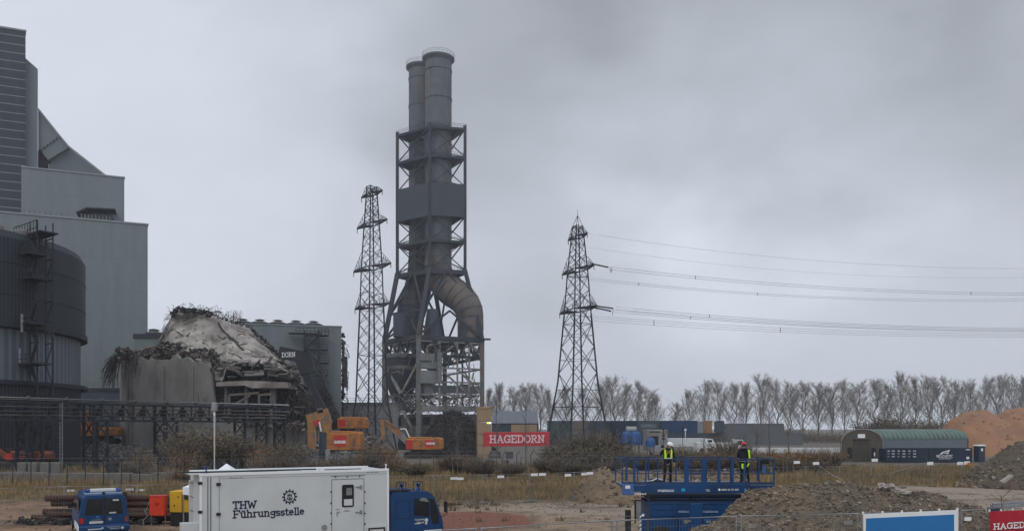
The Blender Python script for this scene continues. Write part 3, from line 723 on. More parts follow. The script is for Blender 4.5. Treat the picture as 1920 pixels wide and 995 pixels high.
for py0, py1, o in ((668, 725, 1.1), (640, 668, .5), (700, 740, .4)):
    zA, zB = WZ(py0, 172), WZ(py1, 172); rg.box((xr + o / 2 + .2, 1, (zA + zB) / 2), (o, 2, zA - zB))
for i in range(30): z = rnd(8, zr - 3); rg.path([(xr + .2, 0, z), (xr + rnd(.6, 1.6), rnd(-.4, 1), z + rnd(-1, .4)), (xr + rnd(.9, 1.8), 0, z - rnd(.5, 3))], .06, 4)
rg.build('torn_edge', 'rubble_dark', gh)
sx0, _ = on_side(gh, 571, 640, -2); sx1, _ = on_side(gh, 598, 640, -2)
stw = MB()
zs = [on_side(gh, 585, p_, -2)[1] for p_ in (628, 655, 680, 703, 725)]
for x in (sx0, sx1):
    for y in (-2.6, -.6): stw.beam((x, y, 0), (x, y, zs[0] + 1), .24)
for i, z in enumerate(zs):
    for y in (-2.6, -.6): stw.beam((sx0, y, z), (sx1, y, z), .18)
    if i < 4:
        a_, b_ = (sx0, sx1) if i % 2 else (sx1, sx0)
        stw.beam((a_, -1.6, z), (b_, -1.6, zs[i + 1]), .9, .25); stw.beam((a_, -2.7, z + 1), (b_, -2.7, zs[i + 1] + 1), .1)
        stw.beam((sx0, -2.6, z), (sx1, -2.6, zs[i + 1]), .1); stw.beam((sx1, -2.6, z), (sx0, -2.6, zs[i + 1]), .1)
    ex = 2.2 if i % 2 == 0 else 2.0; bx0 = sx1 - .2
    stw.box((bx0 + ex / 2, -1.6, z), (ex, 2.2, .2))
    for zz in (z + .55, z + 1.1): stw.beam((bx0, -2.7, zz), (bx0 + ex, -2.7, zz), .09)
    for k in range(4): stw.beam((bx0 + ex * k / 3, -2.7, z), (bx0 + ex * k / 3, -2.7, z + 1.1), .09)
x5, _ = on_side(gh, 555, 620, -2); stw.box(((x5 + sx0) / 2 + 1, -1.6, zs[0] + .3), (sx0 - x5 + 5, 2, .2))
for zz in (.8, 1.4): stw.beam((x5, -2.6, zs[0] + zz), (sx1 + 2, -2.6, zs[0] + zz), .1)
for k in range(11): stw.beam((x5 + k * .75, -2.6, zs[0] + .3), (x5 + k * .75, -2.6, zs[0] + 1.4), .09)
stw.build('outside_stairs', 'steel_dark', gh)
# collapsed gallery
cg = thing('conveyor_gallery', 'collapsed bluish conveyor gallery leaning down to the right behind the excavators', 'conveyor gallery', W(632, 782, 164).xy.to_3d())
MB().prism([(WX(p_, 164), WZ(q_, 164)) for p_, q_ in ((576, 700), (596, 690), (618, 745), (640, 792), (622, 800), (600, 770))], (0, 164, 0), (1, 0, 0), (0, 0, 1), (0, 4, 0)).build('gallery_wall', 'panel_blue', cg, world=True)
cgm = MB(); random.seed(6)
pl = [W(594, 682, 163.5), W(606, 725, 163.5), W(622, 760, 163.5), W(642, 795, 163.5)]
for a_, b_ in zip(pl, pl[1:]):
    cgm.beam(a_, b_, .8, 1); 
    for k in range(9): cgm.chunk(a_.lerp(b_, rnd(0, 1)) + Vector((rnd(-.5, .5), 0, rnd(-.5, .5))), rnd(.5, 1.3))
cgm.beam(W(575, 700, 163.5), W(606, 775, 163.5), .6, .8); cgm.build('torn_edge', 'rubble_dark', cg, world=True)

# pale hall behind the left pylon
ph = thing('concrete_hall', 'low pale grey concrete hall behind the left pylon', 'hall', (WX(700, 190), 190, 0), R(3))
stripes('hall_panels', (.22, .22, .215), (.13, .13, .13), 2.4, .97, 'X', rough=.8, bump=0)
MB().bx(-11, 4.6, 0, 14, 0, WZ(757, 190)).build('wall', 'hall_panels', ph); MB().bx(-11.2, 4.8, -.2, 14, WZ(757, 190), WZ(754, 190)).build('roof_edge', 'steel_grey', ph)
rb = MB(); z = WZ(754, 190)
for zz in (.5, 1): rb.beam((-11, 0, z + zz), (4.6, 0, z + zz), .06)
for i in range(10): rb.beam((-11 + i * 1.7, 0, z), (-11 + i * 1.6, 0, z + 1), .06)
rb.build('railing', 'steel_grey', ph)

# ------------------------------------------------------------------ ruined silo
SC = Vector((-50, 155, 0)); SR = 23
ru = thing('silo_ruin', 'half demolished pale concrete silo with torn rebar and rubble, left of centre', 'ruin', SC)
random.seed(31)
top = [(224, 668), (232, 655), (245, 662), (262, 672), (300, 676), (330, 668), (355, 672), (385, 684), (396, 700), (401, 748), (412, 790), (450, 793), (520, 792), (560, 795), (605, 803)]
rows = []; NPX = 90
pxs = [224.5 + (600 - 224.5) * i / NPX for i in range(NPX + 1)]
fo = []; 
for px in pxs:
    d = cyl_hit(px, SC, SR); zt_ = WZ(interp(top, px), d) + noise.noise((px * .09, 0, 1)) * .7; x = WX(px, d)
    fo.append((Vector((x, d, 0)), zt_))
P = []
for j in range(9): P.append([Vector((q.x, q.y, zt_ * j / 8)) for q, zt_ in fo])
inn = []
for q, zt_ in fo:
    v_ = (Vector((SC.x, SC.y, 0)) - q).normalized() * .9; inn.append((q + v_, zt_))
P.append([Vector((q.x, q.y, zt_ + .0)) for q, zt_ in inn]); P.append([Vector((q.x, q.y, 0)) for q, zt_ in inn])
MB().grid(P).build('cylinder_wall', 'concrete', ru, world=True, smooth=40)
# vertical pilasters and dark joints on the wall
pj = MB()
for px in (240, 246, 306, 357, 361):
    d = cyl_hit(px, SC, SR) - .15; pj.beam((WX(px, d), d, 0), (WX(px, d), d, WZ(interp(top, px), d) - 1), .35, .3)
each(pj, 'pilaster', 'concrete', ru, world=True)
# inner back wall, open to the right; interior shade is painted in as a dark dirty tone
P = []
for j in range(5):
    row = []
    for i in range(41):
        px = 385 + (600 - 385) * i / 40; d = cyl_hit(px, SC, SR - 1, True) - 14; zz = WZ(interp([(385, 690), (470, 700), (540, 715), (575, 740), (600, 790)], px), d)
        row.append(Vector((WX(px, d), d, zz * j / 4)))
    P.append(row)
MB().grid(P).build('inner_wall', 'dirt_and_shade', ru, world=True, smooth=60)
lowb = [(286, 660), (300, 655), (330, 662), (352, 672), (372, 674), (395, 692), (402, 712), (418, 714), (424, 692), (440, 682), (470, 680), (500, 683), (525, 690), (545, 704), (562, 716), (580, 727)]
upb = [(286, 658), (292, 648), (306, 622), (318, 598), (326, 586), (345, 581), (372, 582), (397, 586), (415, 596), (436, 602), (462, 611), (480, 620), (500, 640), (522, 664), (545, 690), (562, 708), (580, 726)]
def shellpt(u, v, off=0):
    px = 286 + (580 - 286) * u; yl, yu = interp(lowb, px), interp(upb, px); py = lerp(yl, yu, v)
    d = lerp(133 + 13 * (2 * u - 1) ** 2, 148, v ** .8)
    if v > .02 and v < .98 : d += noise.fractal(Vector((u * 7, v * 4, 3)), 1, 2, 3) * .7 + noise.fractal(Vector((u * 30, v * 14, 5)), .8, 2, 4) * .28
    py += noise.noise((u * 30, v * 3, 2)) * 1.5
    return W(px, py, d + off)
NU, NV = 130, 44
P = [[shellpt(i / NU, j / NV) for i in range(NU + 1)] for j in range(NV + 1)]
P += [[shellpt(i / NU, j / NV, 1.3) for i in range(NU + 1)] for j in range(NV, -1, -1)]; P.append(P[0])
MB().grid(P).build('roof_shell', 'concrete_pale', ru, world=True, smooth=75)
# rebar and rubble
rbm = MB(); deb = MB(); debg = MB()
def strand(p, dirv, ln, droop, r_=.055):
    pts = []; dv = Vector(dirv).normalized()
    for k in range(5):
        t_ = k / 4; pts.append(p + dv * ln * t_ + Vector((rnd(-.15, .15), rnd(-.1, .1), -droop * t_ * t_)))
    rbm.path(pts, r_, 3, cap=False)
def along(pl, D_, n_, fn):
    tot_ = [math.dist(a, b) for a, b in zip(pl, pl[1:])]; s_ = sum(tot_)
    for i in range(n_):
        q = rnd(0, s_); k = 0
        while k < len(tot_) - 1 and q > tot_[k]: q -= tot_[k]; k += 1
        t_ = q / tot_[k]; fn(W(lerp(pl[k][0], pl[k + 1][0], t_), lerp(pl[k][1], pl[k + 1][1], t_), D_ + rnd(-1, 1)))
crest = [(322, 592), (333, 578), (345, 582), (372, 583), (397, 588), (440, 604), (470, 612), (500, 640), (522, 664)]
ck = MB()
for i in range(34):
    u_, v_ = rnd(.1, .9), rnd(.1, .85); du, dv_ = rnd(.01, .05), rnd(-.2, .2); ck.path([shellpt(u_ + du * k, min(.97, max(.03, v_ + dv_ * k / 3 + rnd(-.02, .02))), -.05) for k in range(4)], rnd(.05, .14), 4)
ck.path([shellpt(.42 + .02 * k, .9 - .07 * k, -.1) for k in range(9)], .22, 4)
ck.build('cracks', 'dirt_and_shade', ru, world=True, kind='stuff')
for i in range(160):
    deb_p = shellpt(rnd(.05, .95), rnd(.02, .95) ** 1.5, -.2); debg.chunk(deb_p, rnd(.1, .5), .6)
along([(296, 652), (330, 657), (360, 668), (398, 664), (412, 690)], 137, 420, lambda p: (deb if random.random() < .5 else debg).chunk(p + Vector((0, rnd(-1, 1), rnd(-1.2, 1.2))), rnd(.15, .7)))
along(crest[:5], 146, 260, lambda p: deb.chunk(p + Vector((rnd(-.3, .3), 0, rnd(-.5, .4))), rnd(.12, .55)))
along(crest[4:], 146, 110, lambda p: deb.chunk(p + Vector((0, 0, rnd(-.3, .2))), rnd(.1, .4)))
along(crest[:6], 145, 90, lambda p: strand(p, (rnd(-.6, 1), rnd(-.5, .3), rnd(.3, 1.2)), rnd(.8, 3.0), rnd(.2, 2), .045))
along([(298, 655), (318, 605), (326, 585)], 145, 60, lambda p: strand(p, (rnd(-1, .1), 0, rnd(-.2, .8)), rnd(.6, 2.2), rnd(.5, 2.5), .04))
along([(430, 606), (452, 610)], 146, 26, lambda p: strand(p, (rnd(-.1, .15), 0, 1), rnd(1.5, 2.8), 0, .035))
ledge = [(222, 668), (235, 658), (262, 668), (300, 672), (330, 664), (358, 678), (388, 690)]
along(ledge, 138, 800, lambda p: (debg if random.random() < .6 else deb).chunk(p + Vector((0, rnd(-2, 2), rnd(-1.4, .8))), rnd(.12, .65)))
along([(245, 664), (290, 654), (330, 658), (350, 666)], 140, 520, lambda p: debg.chunk(p + Vector((0, 0, rnd(-1.2, .5))), rnd(.12, .6)))
along(ledge, 137.5, 170, lambda p: strand(p, (rnd(-.6, .6), rnd(-1, 0), rnd(-.3, .4)), rnd(.6, 1.8), rnd(.8, 4), .055))
along([(218, 672), (232, 660)], 139, 90, lambda p: strand(p, (rnd(-1, -.2), rnd(-.4, .1), rnd(0, .5)), rnd(1, 3), rnd(2, 6.5), .06))
along([(362, 690), (400, 690)], 134, 130, lambda p: strand(p, (rnd(-.4, .4), -.4, rnd(-.2, .2)), rnd(.5, 1.5), rnd(3, 10), .07))
along([(366, 700), (384, 760), (400, 780)], 134.5, 150, lambda p: deb.chunk(p + Vector((rnd(-1, 1.5), 0, 0)), rnd(.3, 1.3)))
along([(414, 695), (440, 700), (500, 702), (556, 716)], 138, 800, lambda p: (deb if random.random() < .8 else debg).chunk(p + Vector((0, rnd(-2, 3), rnd(-1.3, 1.3))), rnd(.15, .8)))
along([(410, 735), (545, 735), (572, 762)], 141, 1500, lambda p: (deb if random.random() < .85 else debg).chunk(p + Vector((0, rnd(-2, 5), rnd(-4.5, 1.2))), rnd(.2, 1.1)))
along([(404, 725), (540, 728), (572, 762)], 138, 420, lambda p: strand(p + Vector((0, 0, rnd(-3, 0))), (rnd(-1, 1), -.3, rnd(-.5, .5)), rnd(.8, 2.8), rnd(.5, 4), .045))
along([(545, 735), (585, 740)], 138, 90, lambda p: strand(p, (rnd(-.6, .6), -.5, rnd(-.2, .3)), rnd(1, 2.4), rnd(2, 8), .06))
along([(404, 700), (540, 700), (560, 720)], 136, 130, lambda p: strand(p, (rnd(-1, 1), -.5, rnd(-.3, .5)), rnd(1, 2.6), rnd(.4, 3), .05))
along([(470, 617), (497, 640), (520, 664), (545, 695), (575, 728), (600, 775)], 146, 260, lambda p: deb.chunk(p + Vector((rnd(-.2, .5), 0, rnd(-.4, .2))), rnd(.12, .5)))
along([(400, 792), (600, 800)], 134, 260, lambda p: (debg if random.random() < .6 else deb).chunk(p + Vector((0, rnd(-1, 1), rnd(-.6, .5))), rnd(.2, .9)))
along([(400, 800), (600, 806)], 133.5, 60, lambda p: strand(p, (rnd(-.6, .6), -.6, .1), rnd(.5, 1.6), rnd(.5, 3), .045))
rbm.build('rebar', 'rebar', ru, world=True, kind='stuff'); deb.build('dark_debris', 'rubble_dark', ru, world=True, kind='stuff'); debg.build('concrete_debris', 'rubble_brown', ru, world=True, kind='stuff')
flo = MB(); D = 133
rs = MB()
for i in range(34):
    c_ = W(rnd(412, 560), rnd(676, 712), rnd(133, 137)); rs.box(c_, (rnd(.8, 3.2), rnd(.5, 2), rnd(.12, .3)), M=Matrix.Rotation(rnd(0, 3), 3, 'Z') @ Matrix.Rotation(rnd(-.7, .7), 3, 'X') @ Matrix.Rotation(rnd(-.5, .5), 3, 'Y'))
rs.build('broken_slabs', 'concrete', ru, world=True, kind='stuff')
rs = MB()
for i in range(60):
    c_ = W(rnd(405, 590), rnd(735, 800), rnd(134, 139)); rs.beam(c_, c_ + Vector((rnd(-2, 2), rnd(-1, 1), rnd(-1.2, 1.2))), rnd(.08, .3))
rs.build('bent_beams', 'steel_grey', ru, world=True, kind='stuff')
flo.prism([(WX(a_, D), WZ(b_, D)) for a_, b_ in ((405, 716), (460, 713), (538, 716), (541, 727), (470, 727), (458, 722), (405, 724))], (0, D, 0), (1, 0, 0), (0, 0, 1), (0, 6, 0))
flo.build('floor_slab', 'concrete_pale', ru, world=True)
bm = MB()
for px in (424, 512, 462): bm.beam((WX(px, D + 2), D + 2, 0), (WX(px, D + 2), D + 2, WZ(726, D)), .9 if px == 512 else .5)
each(bm, 'column', 'concrete', ru, world=True)
b2 = MB()
for a_, b_ in (((417, 683), (452, 690)), ((418, 688), (450, 696)), ((495, 684), (520, 688)), ((495, 690), (523, 693)), ((430, 740), (485, 736)), ((487, 740), (512, 738)), ((430, 740), (430, 775)), ((486, 738), (486, 775)), ((502, 680), (510, 668)), ((440, 758), (470, 740))):
    b2.beam(W(*a_, D - 1), W(*b_, D - 1), .35)
each(b2, 'broken_beam', 'steel_grey', ru, world=True)
if 0: dm = MB().lathe([(.01, 0), (4.6, 0), (4.5, 3), (3.2, 4.6), (.01, 5.2)], W(474, 716, D + 3), n=20); dm.build('hopper', 'steel_grey', ru, world=True, smooth=40)
# ------------------------------------------------------------------ chimney tower
U = {'N': W(806, 235, 258), 'L': W(745, 253, 266.5), 'R': W(872, 240, 260.5)}
for k in U: U[k].z = 0
U['B'] = Vector((-27.5, 282, 0))
Bb = {'N': W(785, 800, 247), 'L': W(721, 800, 261.5), 'R': W(904, 800, 257)}
for k in Bb: Bb[k].z = 0
Bb['B'] = Vector((-24, 287, 0))
ZB, ZS = 33.5, 55.9                       # working platform, knee of the legs
ZL = [101.9, 92.6, 83.0, 73.3, 65.4, 55.9]
def tz(k, z):
    p = U[k].copy() if z >= ZS else (Bb[k].lerp(U[k], (z - ZB) / (ZS - ZB)) if z > ZB else Bb[k].copy())
    p.z = z; return p
st_ = thing('chimney', 'tall grey chimney with two flues held in a dark steel tower', 'chimney', ((U['N'] + U['B']) / 2))
ring = ['N', 'R', 'B', 'L']
fm = MB()
for k in ring:
    fm.beam(tz(k, ZS), tz(k, ZL[0] + .8), .95); fm.beam(tz(k, ZB), tz(k, ZS), 1.35); 
    MB().beam(tz(k, 0), tz(k, ZB - .01), 1.4).build('lower_column', 'steel_grey', st_, world=True)
fm.build('tower_leg', 'steel_stack', st_, world=True)
br = MB()
for (za, zb) in zip(ZL, ZL[1:]):
    if za == 83.0: continue
    for i in range(4):
        a, b = ring[i], ring[(i + 1) % 4]
        if i in (0, 3):
            br.beam(tz(a, za), tz(b, zb), .27); br.beam(tz(b, za), tz(a, zb), .27)
        else: br.beam(tz(a, za), tz(b, zb), .33); br.beam(tz(b, za), tz(a, zb), .3)
zm = WZ(580, 252)
for i in range(4):
    a, b = ring[i], ring[(i + 1) % 4]
    m_ = (tz(a, zm) + tz(b, zm)) / 2
    if i == 3:
        br.beam(tz(a, zm), tz(b, zm), .7)
    br.beam((tz(a, ZS) + tz(b, ZS)) / 2, tz(a, ZB + 8), .55); br.beam((tz(a, ZS) + tz(b, ZS)) / 2, tz(b, ZB + 8), .55)
    br.beam(m_ - Vector((0, 0, 0)), tz(a, ZB), .55); br.beam(m_, tz(b, ZB), .55)
br.build('bracing', 'steel_stack', st_, world=True)
def shrink(p, c, f): q = c.lerp(p, f); q.z = p.z; return q
rail = MB()
for i_, z in enumerate(ZL):
    if z == 83.0 or z == 73.3: continue
    pl = MB(); pts = [tz(k, z) for k in ring]; c = sum(pts, Vector()) / 4
    th = .8 if z != ZS else 1.4
    # deck with the flues passing through: four strips round an opening
    inner = [shrink(p, c, .42) for p in pts]
    outp = [shrink(p, c, 1.04) for p in pts]
    for i in range(4):
        j = (i + 1) % 4; q = [outp[i], outp[j], inner[j], inner[i]]
        pl.add([p - Vector((0, 0, th)) for p in q] + q, [(3, 2, 1, 0), (4, 5, 6, 7), (0, 1, 5, 4), (1, 2, 6, 5), (2, 3, 7, 6), (3, 0, 4, 7)])
    pl.build('platform', 'steel_stack', st_, world=True)
    for i in range(4):
        a, b = outp[i], outp[(i + 1) % 4]
        for zz in (.6, 1.2): rail.beam(a + Vector((0, 0, zz)), b + Vector((0, 0, zz)), .07)
        for k in range(13): q = a.lerp(b, k / 12); rail.beam(q, q + Vector((0, 0, 1.2)), .07)
rail.build('railing', 'steel_stack', st_, world=True)
cb = MB(); pts = [tz(k, 0) for k in ring]; c = sum(pts, Vector()) / 4; o_ = [shrink(p, c, 1.06) for p in pts]; i_ = [shrink(p, c, 1.03) for p in pts]
for a in range(4):
    b = (a + 1) % 4
for lab, (a, b) in enumerate([(0, 1), (1, 2), (2, 3), (3, 0)]):
    pass
for i in range(4): 
    q = [U[ring[i]].copy(), U[ring[(i + 1) % 4]].copy()]; cc = (U['N'] + U['B']) / 2
    q = [cc.lerp(p, 1.035) for p in q]; r_ = [cc.lerp(p, .97) for p in q]
    for p in q + r_: p.z = 0
    lo_, hi_ = Vector((0, 0, 73.0)), Vector((0, 0, 83.6))
    cb.add([q[0] + lo_, q[1] + lo_, q[1] + hi_, q[0] + hi_, r_[0] + lo_, r_[1] + lo_, r_[1] + hi_, r_[0] + hi_], [(0, 1, 2, 3), (7, 6, 5, 4), (3, 2, 6, 7), (0, 4, 5, 1)])
cb.build('cladding_box', 'box_grey', st_, world=True)
def flue(px, D_, ztop, zbot, r_):
    x = WX(px, D_); o = MB().lathe([(r_, zbot), (r_, ztop - 1), (r_ - .5, ztop - 1), (r_ - .5, ztop - 6)], (x, D_, 0), n=40).build('flue', 'flue', st_, world=True, smooth=30)
    b = MB()
    for i in range(20):
        z = ztop - 5.5 - i * 3.1; e_ = .18 if i % 3 == 0 else .05
        b.lathe([(r_, z - e_), (r_ + e_, z - e_), (r_ + e_, z + e_), (r_, z + e_)], (x, D_, 0), n=40)
    b.lathe([(r_, ztop - 2.6), (r_ + .95, ztop - 1.7), (r_ + .95, ztop - 1.2), (r_ - .2, ztop - 1.2)], (x, D_, 0), n=40)
    each(b, 'stiffener_ring', 'flue', o, world=True, smooth=30)
    rr = MB()
    for zz in (-.5, .1): rr.path([(x + (r_ + .9) * math.cos(2 * PI * i / 32), D_ + (r_ + .9) * math.sin(2 * PI * i / 32), ztop + zz) for i in range(33)], .06, 4)
    for i in range(26): t_ = 2 * PI * i / 26; rr.beam((x + (r_ + .9) * math.cos(t_), D_ + (r_ + .9) * math.sin(t_), ztop - 1.3), (x + (r_ + .9) * math.cos(t_), D_ + (r_ + .9) * math.sin(t_), ztop + .1), .07)
    rr.build('top_railing', 'galv', o, world=True)
    return o
flue(822, 264.2, 127.3, 55, 4.35); flue(789.5, 273.5, 128.6, 55, 4.15)
ldm = MB(); x, y = WX(776, 266.0), 266.0
for dx in (-.3, .3): ldm.beam((x + dx, y - .4, 40), (x + dx, y - .4, 125), .1)
ldm.beam((x + 2.2, y - 1, 60), (x + 2.2, y - 1, 99), .35); ldm.build('ladder', 'steel_grey', st_, world=True)
lg = MB()
for i in range(40): z = 57 + i * 1.0; xx = WX(783, 262); lg.beam((xx - .8, 262 + (i % 2) * .1, z), (xx + .8, 262, z + (1 if i % 2 else -1) * .9), .12)
for dx in (-.8, .8): lg.beam((WX(783, 262) + dx, 262, 52), (WX(783, 262) + dx, 262, 99), .14)
lg.build('stair_shaft', 'steel_dark', st_, world=True)
# flue gas ducts
def duct(name, pts, rs, m):
    ps = [W(*p) for p in pts]
    out_ = []
    for i in range(len(ps) - 1):   # Catmull-Rom
        p0, p1, p2, p3 = ps[max(i - 1, 0)], ps[i], ps[i + 1], ps[min(i + 2, len(ps) - 1)]
        for k in range(5):
            t_ = k / 5; out_.append((.5 * ((2 * p1) + (p2 - p0) * t_ + (2 * p0 - 5 * p1 + 4 * p2 - p3) * t_ ** 2 + (3 * p1 - p0 - 3 * p2 + p3) * t_ ** 3), lerp(rs[i], rs[i + 1], t_)))
    out_.append((ps[-1], rs[-1]))
    o = MB().path([a for a, b in out_], [b for a, b in out_], 32, cap=False).build(name, m, st_, world=True, smooth=40)
    r2 = MB()
    for i in range(2, len(out_) - 1, 3):
        d_ = (out_[min(i + 1, len(out_) - 1)][0] - out_[i - 1][0]).normalized() * .12; r2.path([out_[i][0] - d_, out_[i][0] + d_], out_[i][1] + .1, 32)
    r2.build('duct_joint', m, o, world=True, smooth=30)
duct('gas_duct', [(822, 478, 264.2), (821, 500, 264.2), (828, 524, 264), (845, 544, 263), (865, 559, 262), (878, 578, 261), (882, 600, 261), (882, 634, 261)], [4.3, 4.4, 4.8, 5.0, 4.8, 4.5, 4.25, 4.2], 'flue_rust')
duct('gas_duct', [(789, 478, 273.5), (787, 515, 273), (782, 548, 272), (774, 575, 271), (769, 598, 270), (768, 634, 270)], [4.1, 4.2, 4.7, 4.9, 4.6, 4.2], 'steel_stack')
MB().lathe([(.01, ZB + 7.6), (2.5, ZB + 7.2), (2.5, ZB)], (WX(752, 254), 254, 0), n=24).build('vessel', 'panel_blue', st_, world=True, smooth=30)
MB().lathe([(.01, ZB + 9), (1.7, ZB + 8.8), (3.1, ZB), ], (WX(811, 254), 254, 0), n=24).build('vessel', 'panel_blue', st_, world=True, smooth=30)

# working platform and the stripped absorber structure below it
ab = thing('absorber_frame', 'stripped grey steel structure with a round vessel under the chimney tower', 'steel structure', ((Bb['N'] + Bb['R']) / 2))
pts = {k: Bb[k].copy() for k in ring}; c = sum(pts.values(), Vector()) / 4
dk = MB(); o_ = [c.lerp(pts[k], 1.05) for k in ring]
dk.add([Vector((p.x, p.y, ZB - 1.3)) for p in o_] + [Vector((p.x, p.y, ZB)) for p in o_], [(3, 2, 1, 0), (4, 5, 6, 7), (0, 1, 5, 4), (1, 2, 6, 5), (2, 3, 7, 6), (3, 0, 4, 7)])
e_ = W(917, 632, 256); dk.box((e_.x - 1.3, 256, ZB - .4), (3.6, 2.5, .35)); dk.build('deck', 'steel_stack', ab, world=True)
def lerpf(a, b, t_, z): p = pts[a].lerp(pts[b], t_); return Vector((p.x, p.y, z))
zrow = [WZ(y_, 252) for y_ in (641, 668, 690, 716, 740, 765)]     # floor levels of the right hand bay
gr = MB(); gl = MB(); random.seed(41)
for (a, b, tms, mm, wd_) in (('N', 'R', (0, .32, .6, .79, 1), gl, .55), ('L', 'B', (0, .25, .5, .75, 1), gr, .5), ('R', 'B', (0, .5, 1), gr, .6), ('L', 'N', (0, 1), gr, .7)):
    for t_ in tms:
        t0 = zrow[-1] if (t_ not in (0, 1)) else 0
        mm.beam(lerpf(a, b, t_, t0), lerpf(a, b, t_, ZB - 1.2), wd_ if t_ not in (0, 1) else .9)
    for k, z in enumerate(zrow):
        if (a, b) == ('L', 'N') and k not in (0, 1, 4): continue
        mm.beam(lerpf(a, b, 0 if not (a == 'N' and k in (1, 2)) else .32, z), lerpf(a, b, 1, z), .45, .8 if k in (1, 5) else .5)
for t0, t1, k0, k1 in ((.32, .79, 2, 4), (.6, 1, 2, 4), (0, .3, 5, 4), (.32, .6, 5, 4), (.6, .32, 0, 1), (.79, .6, 0, 1), (.79, 1, 0, 1)):
    gl.beam(lerpf('N', 'R', t0, zrow[k0]), lerpf('N', 'R', t1, zrow[k1]), .5)
for i in range(12):
    t0 = rnd(0, .8); k = random.randrange(0, 5); gr.beam(lerpf('L', 'B', t0, zrow[k]), lerpf('L', 'B', t0 + .25, zrow[k + 1]), .4)
for i in range(10):
    f_ = rnd(.2, .8); t0 = rnd(0, .7); p = lerpf('N', 'R', t0, 0).lerp(lerpf('L', 'B', t0, 0), f_); k = random.randrange(0, 5); p.z = zrow[k]
    gr.beam(p, p + Vector((rnd(4, 9), rnd(-1, 1), 0)), .5); gr.beam(p, Vector((p.x, p.y, zrow[k + 1])), .4)
    q = p + Vector((rnd(3, 6), 0, zrow[k + 1] - zrow[k])); gr.beam(p, q, .35)
gl.build('front_frame', 'steel_light', ab, world=True); gr.build('inner_frame', 'steel_grey', ab, world=True)
# dark truss under the deck
dt = MB()
for a, b in (('L', 'N'), ('N', 'R'), ('L', 'B'), ('B', 'R')):
    n_ = 4
    for i in range(n_):
        dt.beam(lerpf(a, b, i / n_, ZB - 1), lerpf(a, b, (i + .5) / n_, zrow[1]), .6); dt.beam(lerpf(a, b, (i + 1) / n_, ZB - 1), lerpf(a, b, (i + .5) / n_, zrow[1]), .6)
    dt.beam(lerpf(a, b, 0, zrow[1]), lerpf(a, b, 1, zrow[1]), .7, .9); dt.beam(lerpf(a, b, 0, zrow[0]), lerpf(a, b, 1, zrow[0]), .4, .5)
dt.build('deck_truss', 'steel_dark', ab, world=True)
vx, vy = WX(752, 256), 256.5
ves = MB().lathe([(4.7, zrow[1] + .5), (5.0, zrow[1] - 1.5), (5.0, zrow[3]), (3.4, zrow[4]), (.8, zrow[5])], (vx, vy, 0), n=32); ves.build('round_vessel', 'steel_dark', ab, world=True, smooth=30)
MB().lathe([(5.05, WZ(690, 252) - .3), (5.15, WZ(690, 252)), (5.05, WZ(690, 252) + .9)], (vx, vy, 0), n=32).build('vessel_band', 'flue_rust', ab, world=True)
MB().lathe([(4.8, zrow[1] - .4), (5.3, zrow[1] - .2), (5.3, zrow[1] + .9), (4.8, zrow[1] + 1.1)], (vx, vy, 0), n=32).build('vessel_rim', 'steel_grey', ab, world=True)
vb = MB(); D = 249
vb.beam(W(726, 688, 254), W(751, 737, 250), .75); vb.beam(W(782, 682, 247), W(753, 737, 250), .6)
vb.beam(W(751, 768, 250), W(738, 800, 250), .6); vb.beam(W(753, 768, 250), W(772, 800, 250), .7); each(vb, 'vee_brace', 'steel_light', ab, world=True)
tg = MB()
for i in range(300):
    p = W(rnd(728, 790), rnd(738, 775), rnd(249, 262)); q = p + Vector((rnd(-2.5, 2.5), rnd(-1.5, 1.5), rnd(-2, 2))); tg.beam(p, q, rnd(.1, .35))
for i in range(260):
    p = W(rnd(790, 898), rnd(736, 768), rnd(249, 262)); q = p + Vector((rnd(-2, 2), rnd(-1.5, 1.5), rnd(-2, 1))); tg.beam(p, q, rnd(.1, .3))
for i in range(150): p = W(rnd(730, 895), rnd(641, 735), rnd(249, 262)); tg.beam(p, p + Vector((rnd(-3, 3), rnd(-1, 1), rnd(-3, 1))), rnd(.15, .4))
tg.build('twisted_pipes', 'steel_grey', ab, world=True, kind='stuff')
tl = MB()
for i in range(70): p = W(rnd(735, 895), rnd(735, 775), rnd(247, 250)); tl.beam(p, p + Vector((rnd(-1.5, 1.5), 0, rnd(-1.6, 1.6))), rnd(.08, .2))
tl.build('torn_sheets', 'steel_light', ab, world=True, kind='stuff')
dv = pts['R'] - pts['N']; uN = dv.normalized()
def npanel(mb, px0, px1, py0, py1, off):
    n_ = Vector((uN.y, -uN.x, 0)); base = pts['N'] + n_ * off
    def hit(px):
        r = Vector(((px - 960) / F, 1, 0)); # solve base + s*uN = t*r
        det = uN.x * (-r.y) + r.x * uN.y; s = (-base.x * (-r.y) - r.x * base.y) / det; return base + uN * s
    a, b = hit(px0), hit(px1); dd = (a.y + b.y) / 2
    z0_, z1_ = WZ(py1, dd), WZ(py0, dd)
    mb.add([a + Vector((0, 0, z0_)), b + Vector((0, 0, z0_)), b + Vector((0, 0, z1_)), a + Vector((0, 0, z1_))] + [p - n_ * 3.5 + Vector((0, 0, z)) for p, z in ((a, z0_), (b, z0_), (b, z1_), (a, z1_))],
           [(0, 1, 2, 3), (7, 6, 5, 4), (0, 4, 5, 1), (1, 5, 6, 2), (2, 6, 7, 3), (3, 7, 4, 0)])
    return a, b
mat('sheet_grey', (.19, .21, .215), (.14, .15, .155), scale=.4, rough=.6, c3=(.16, .14, .12), s3=.3)
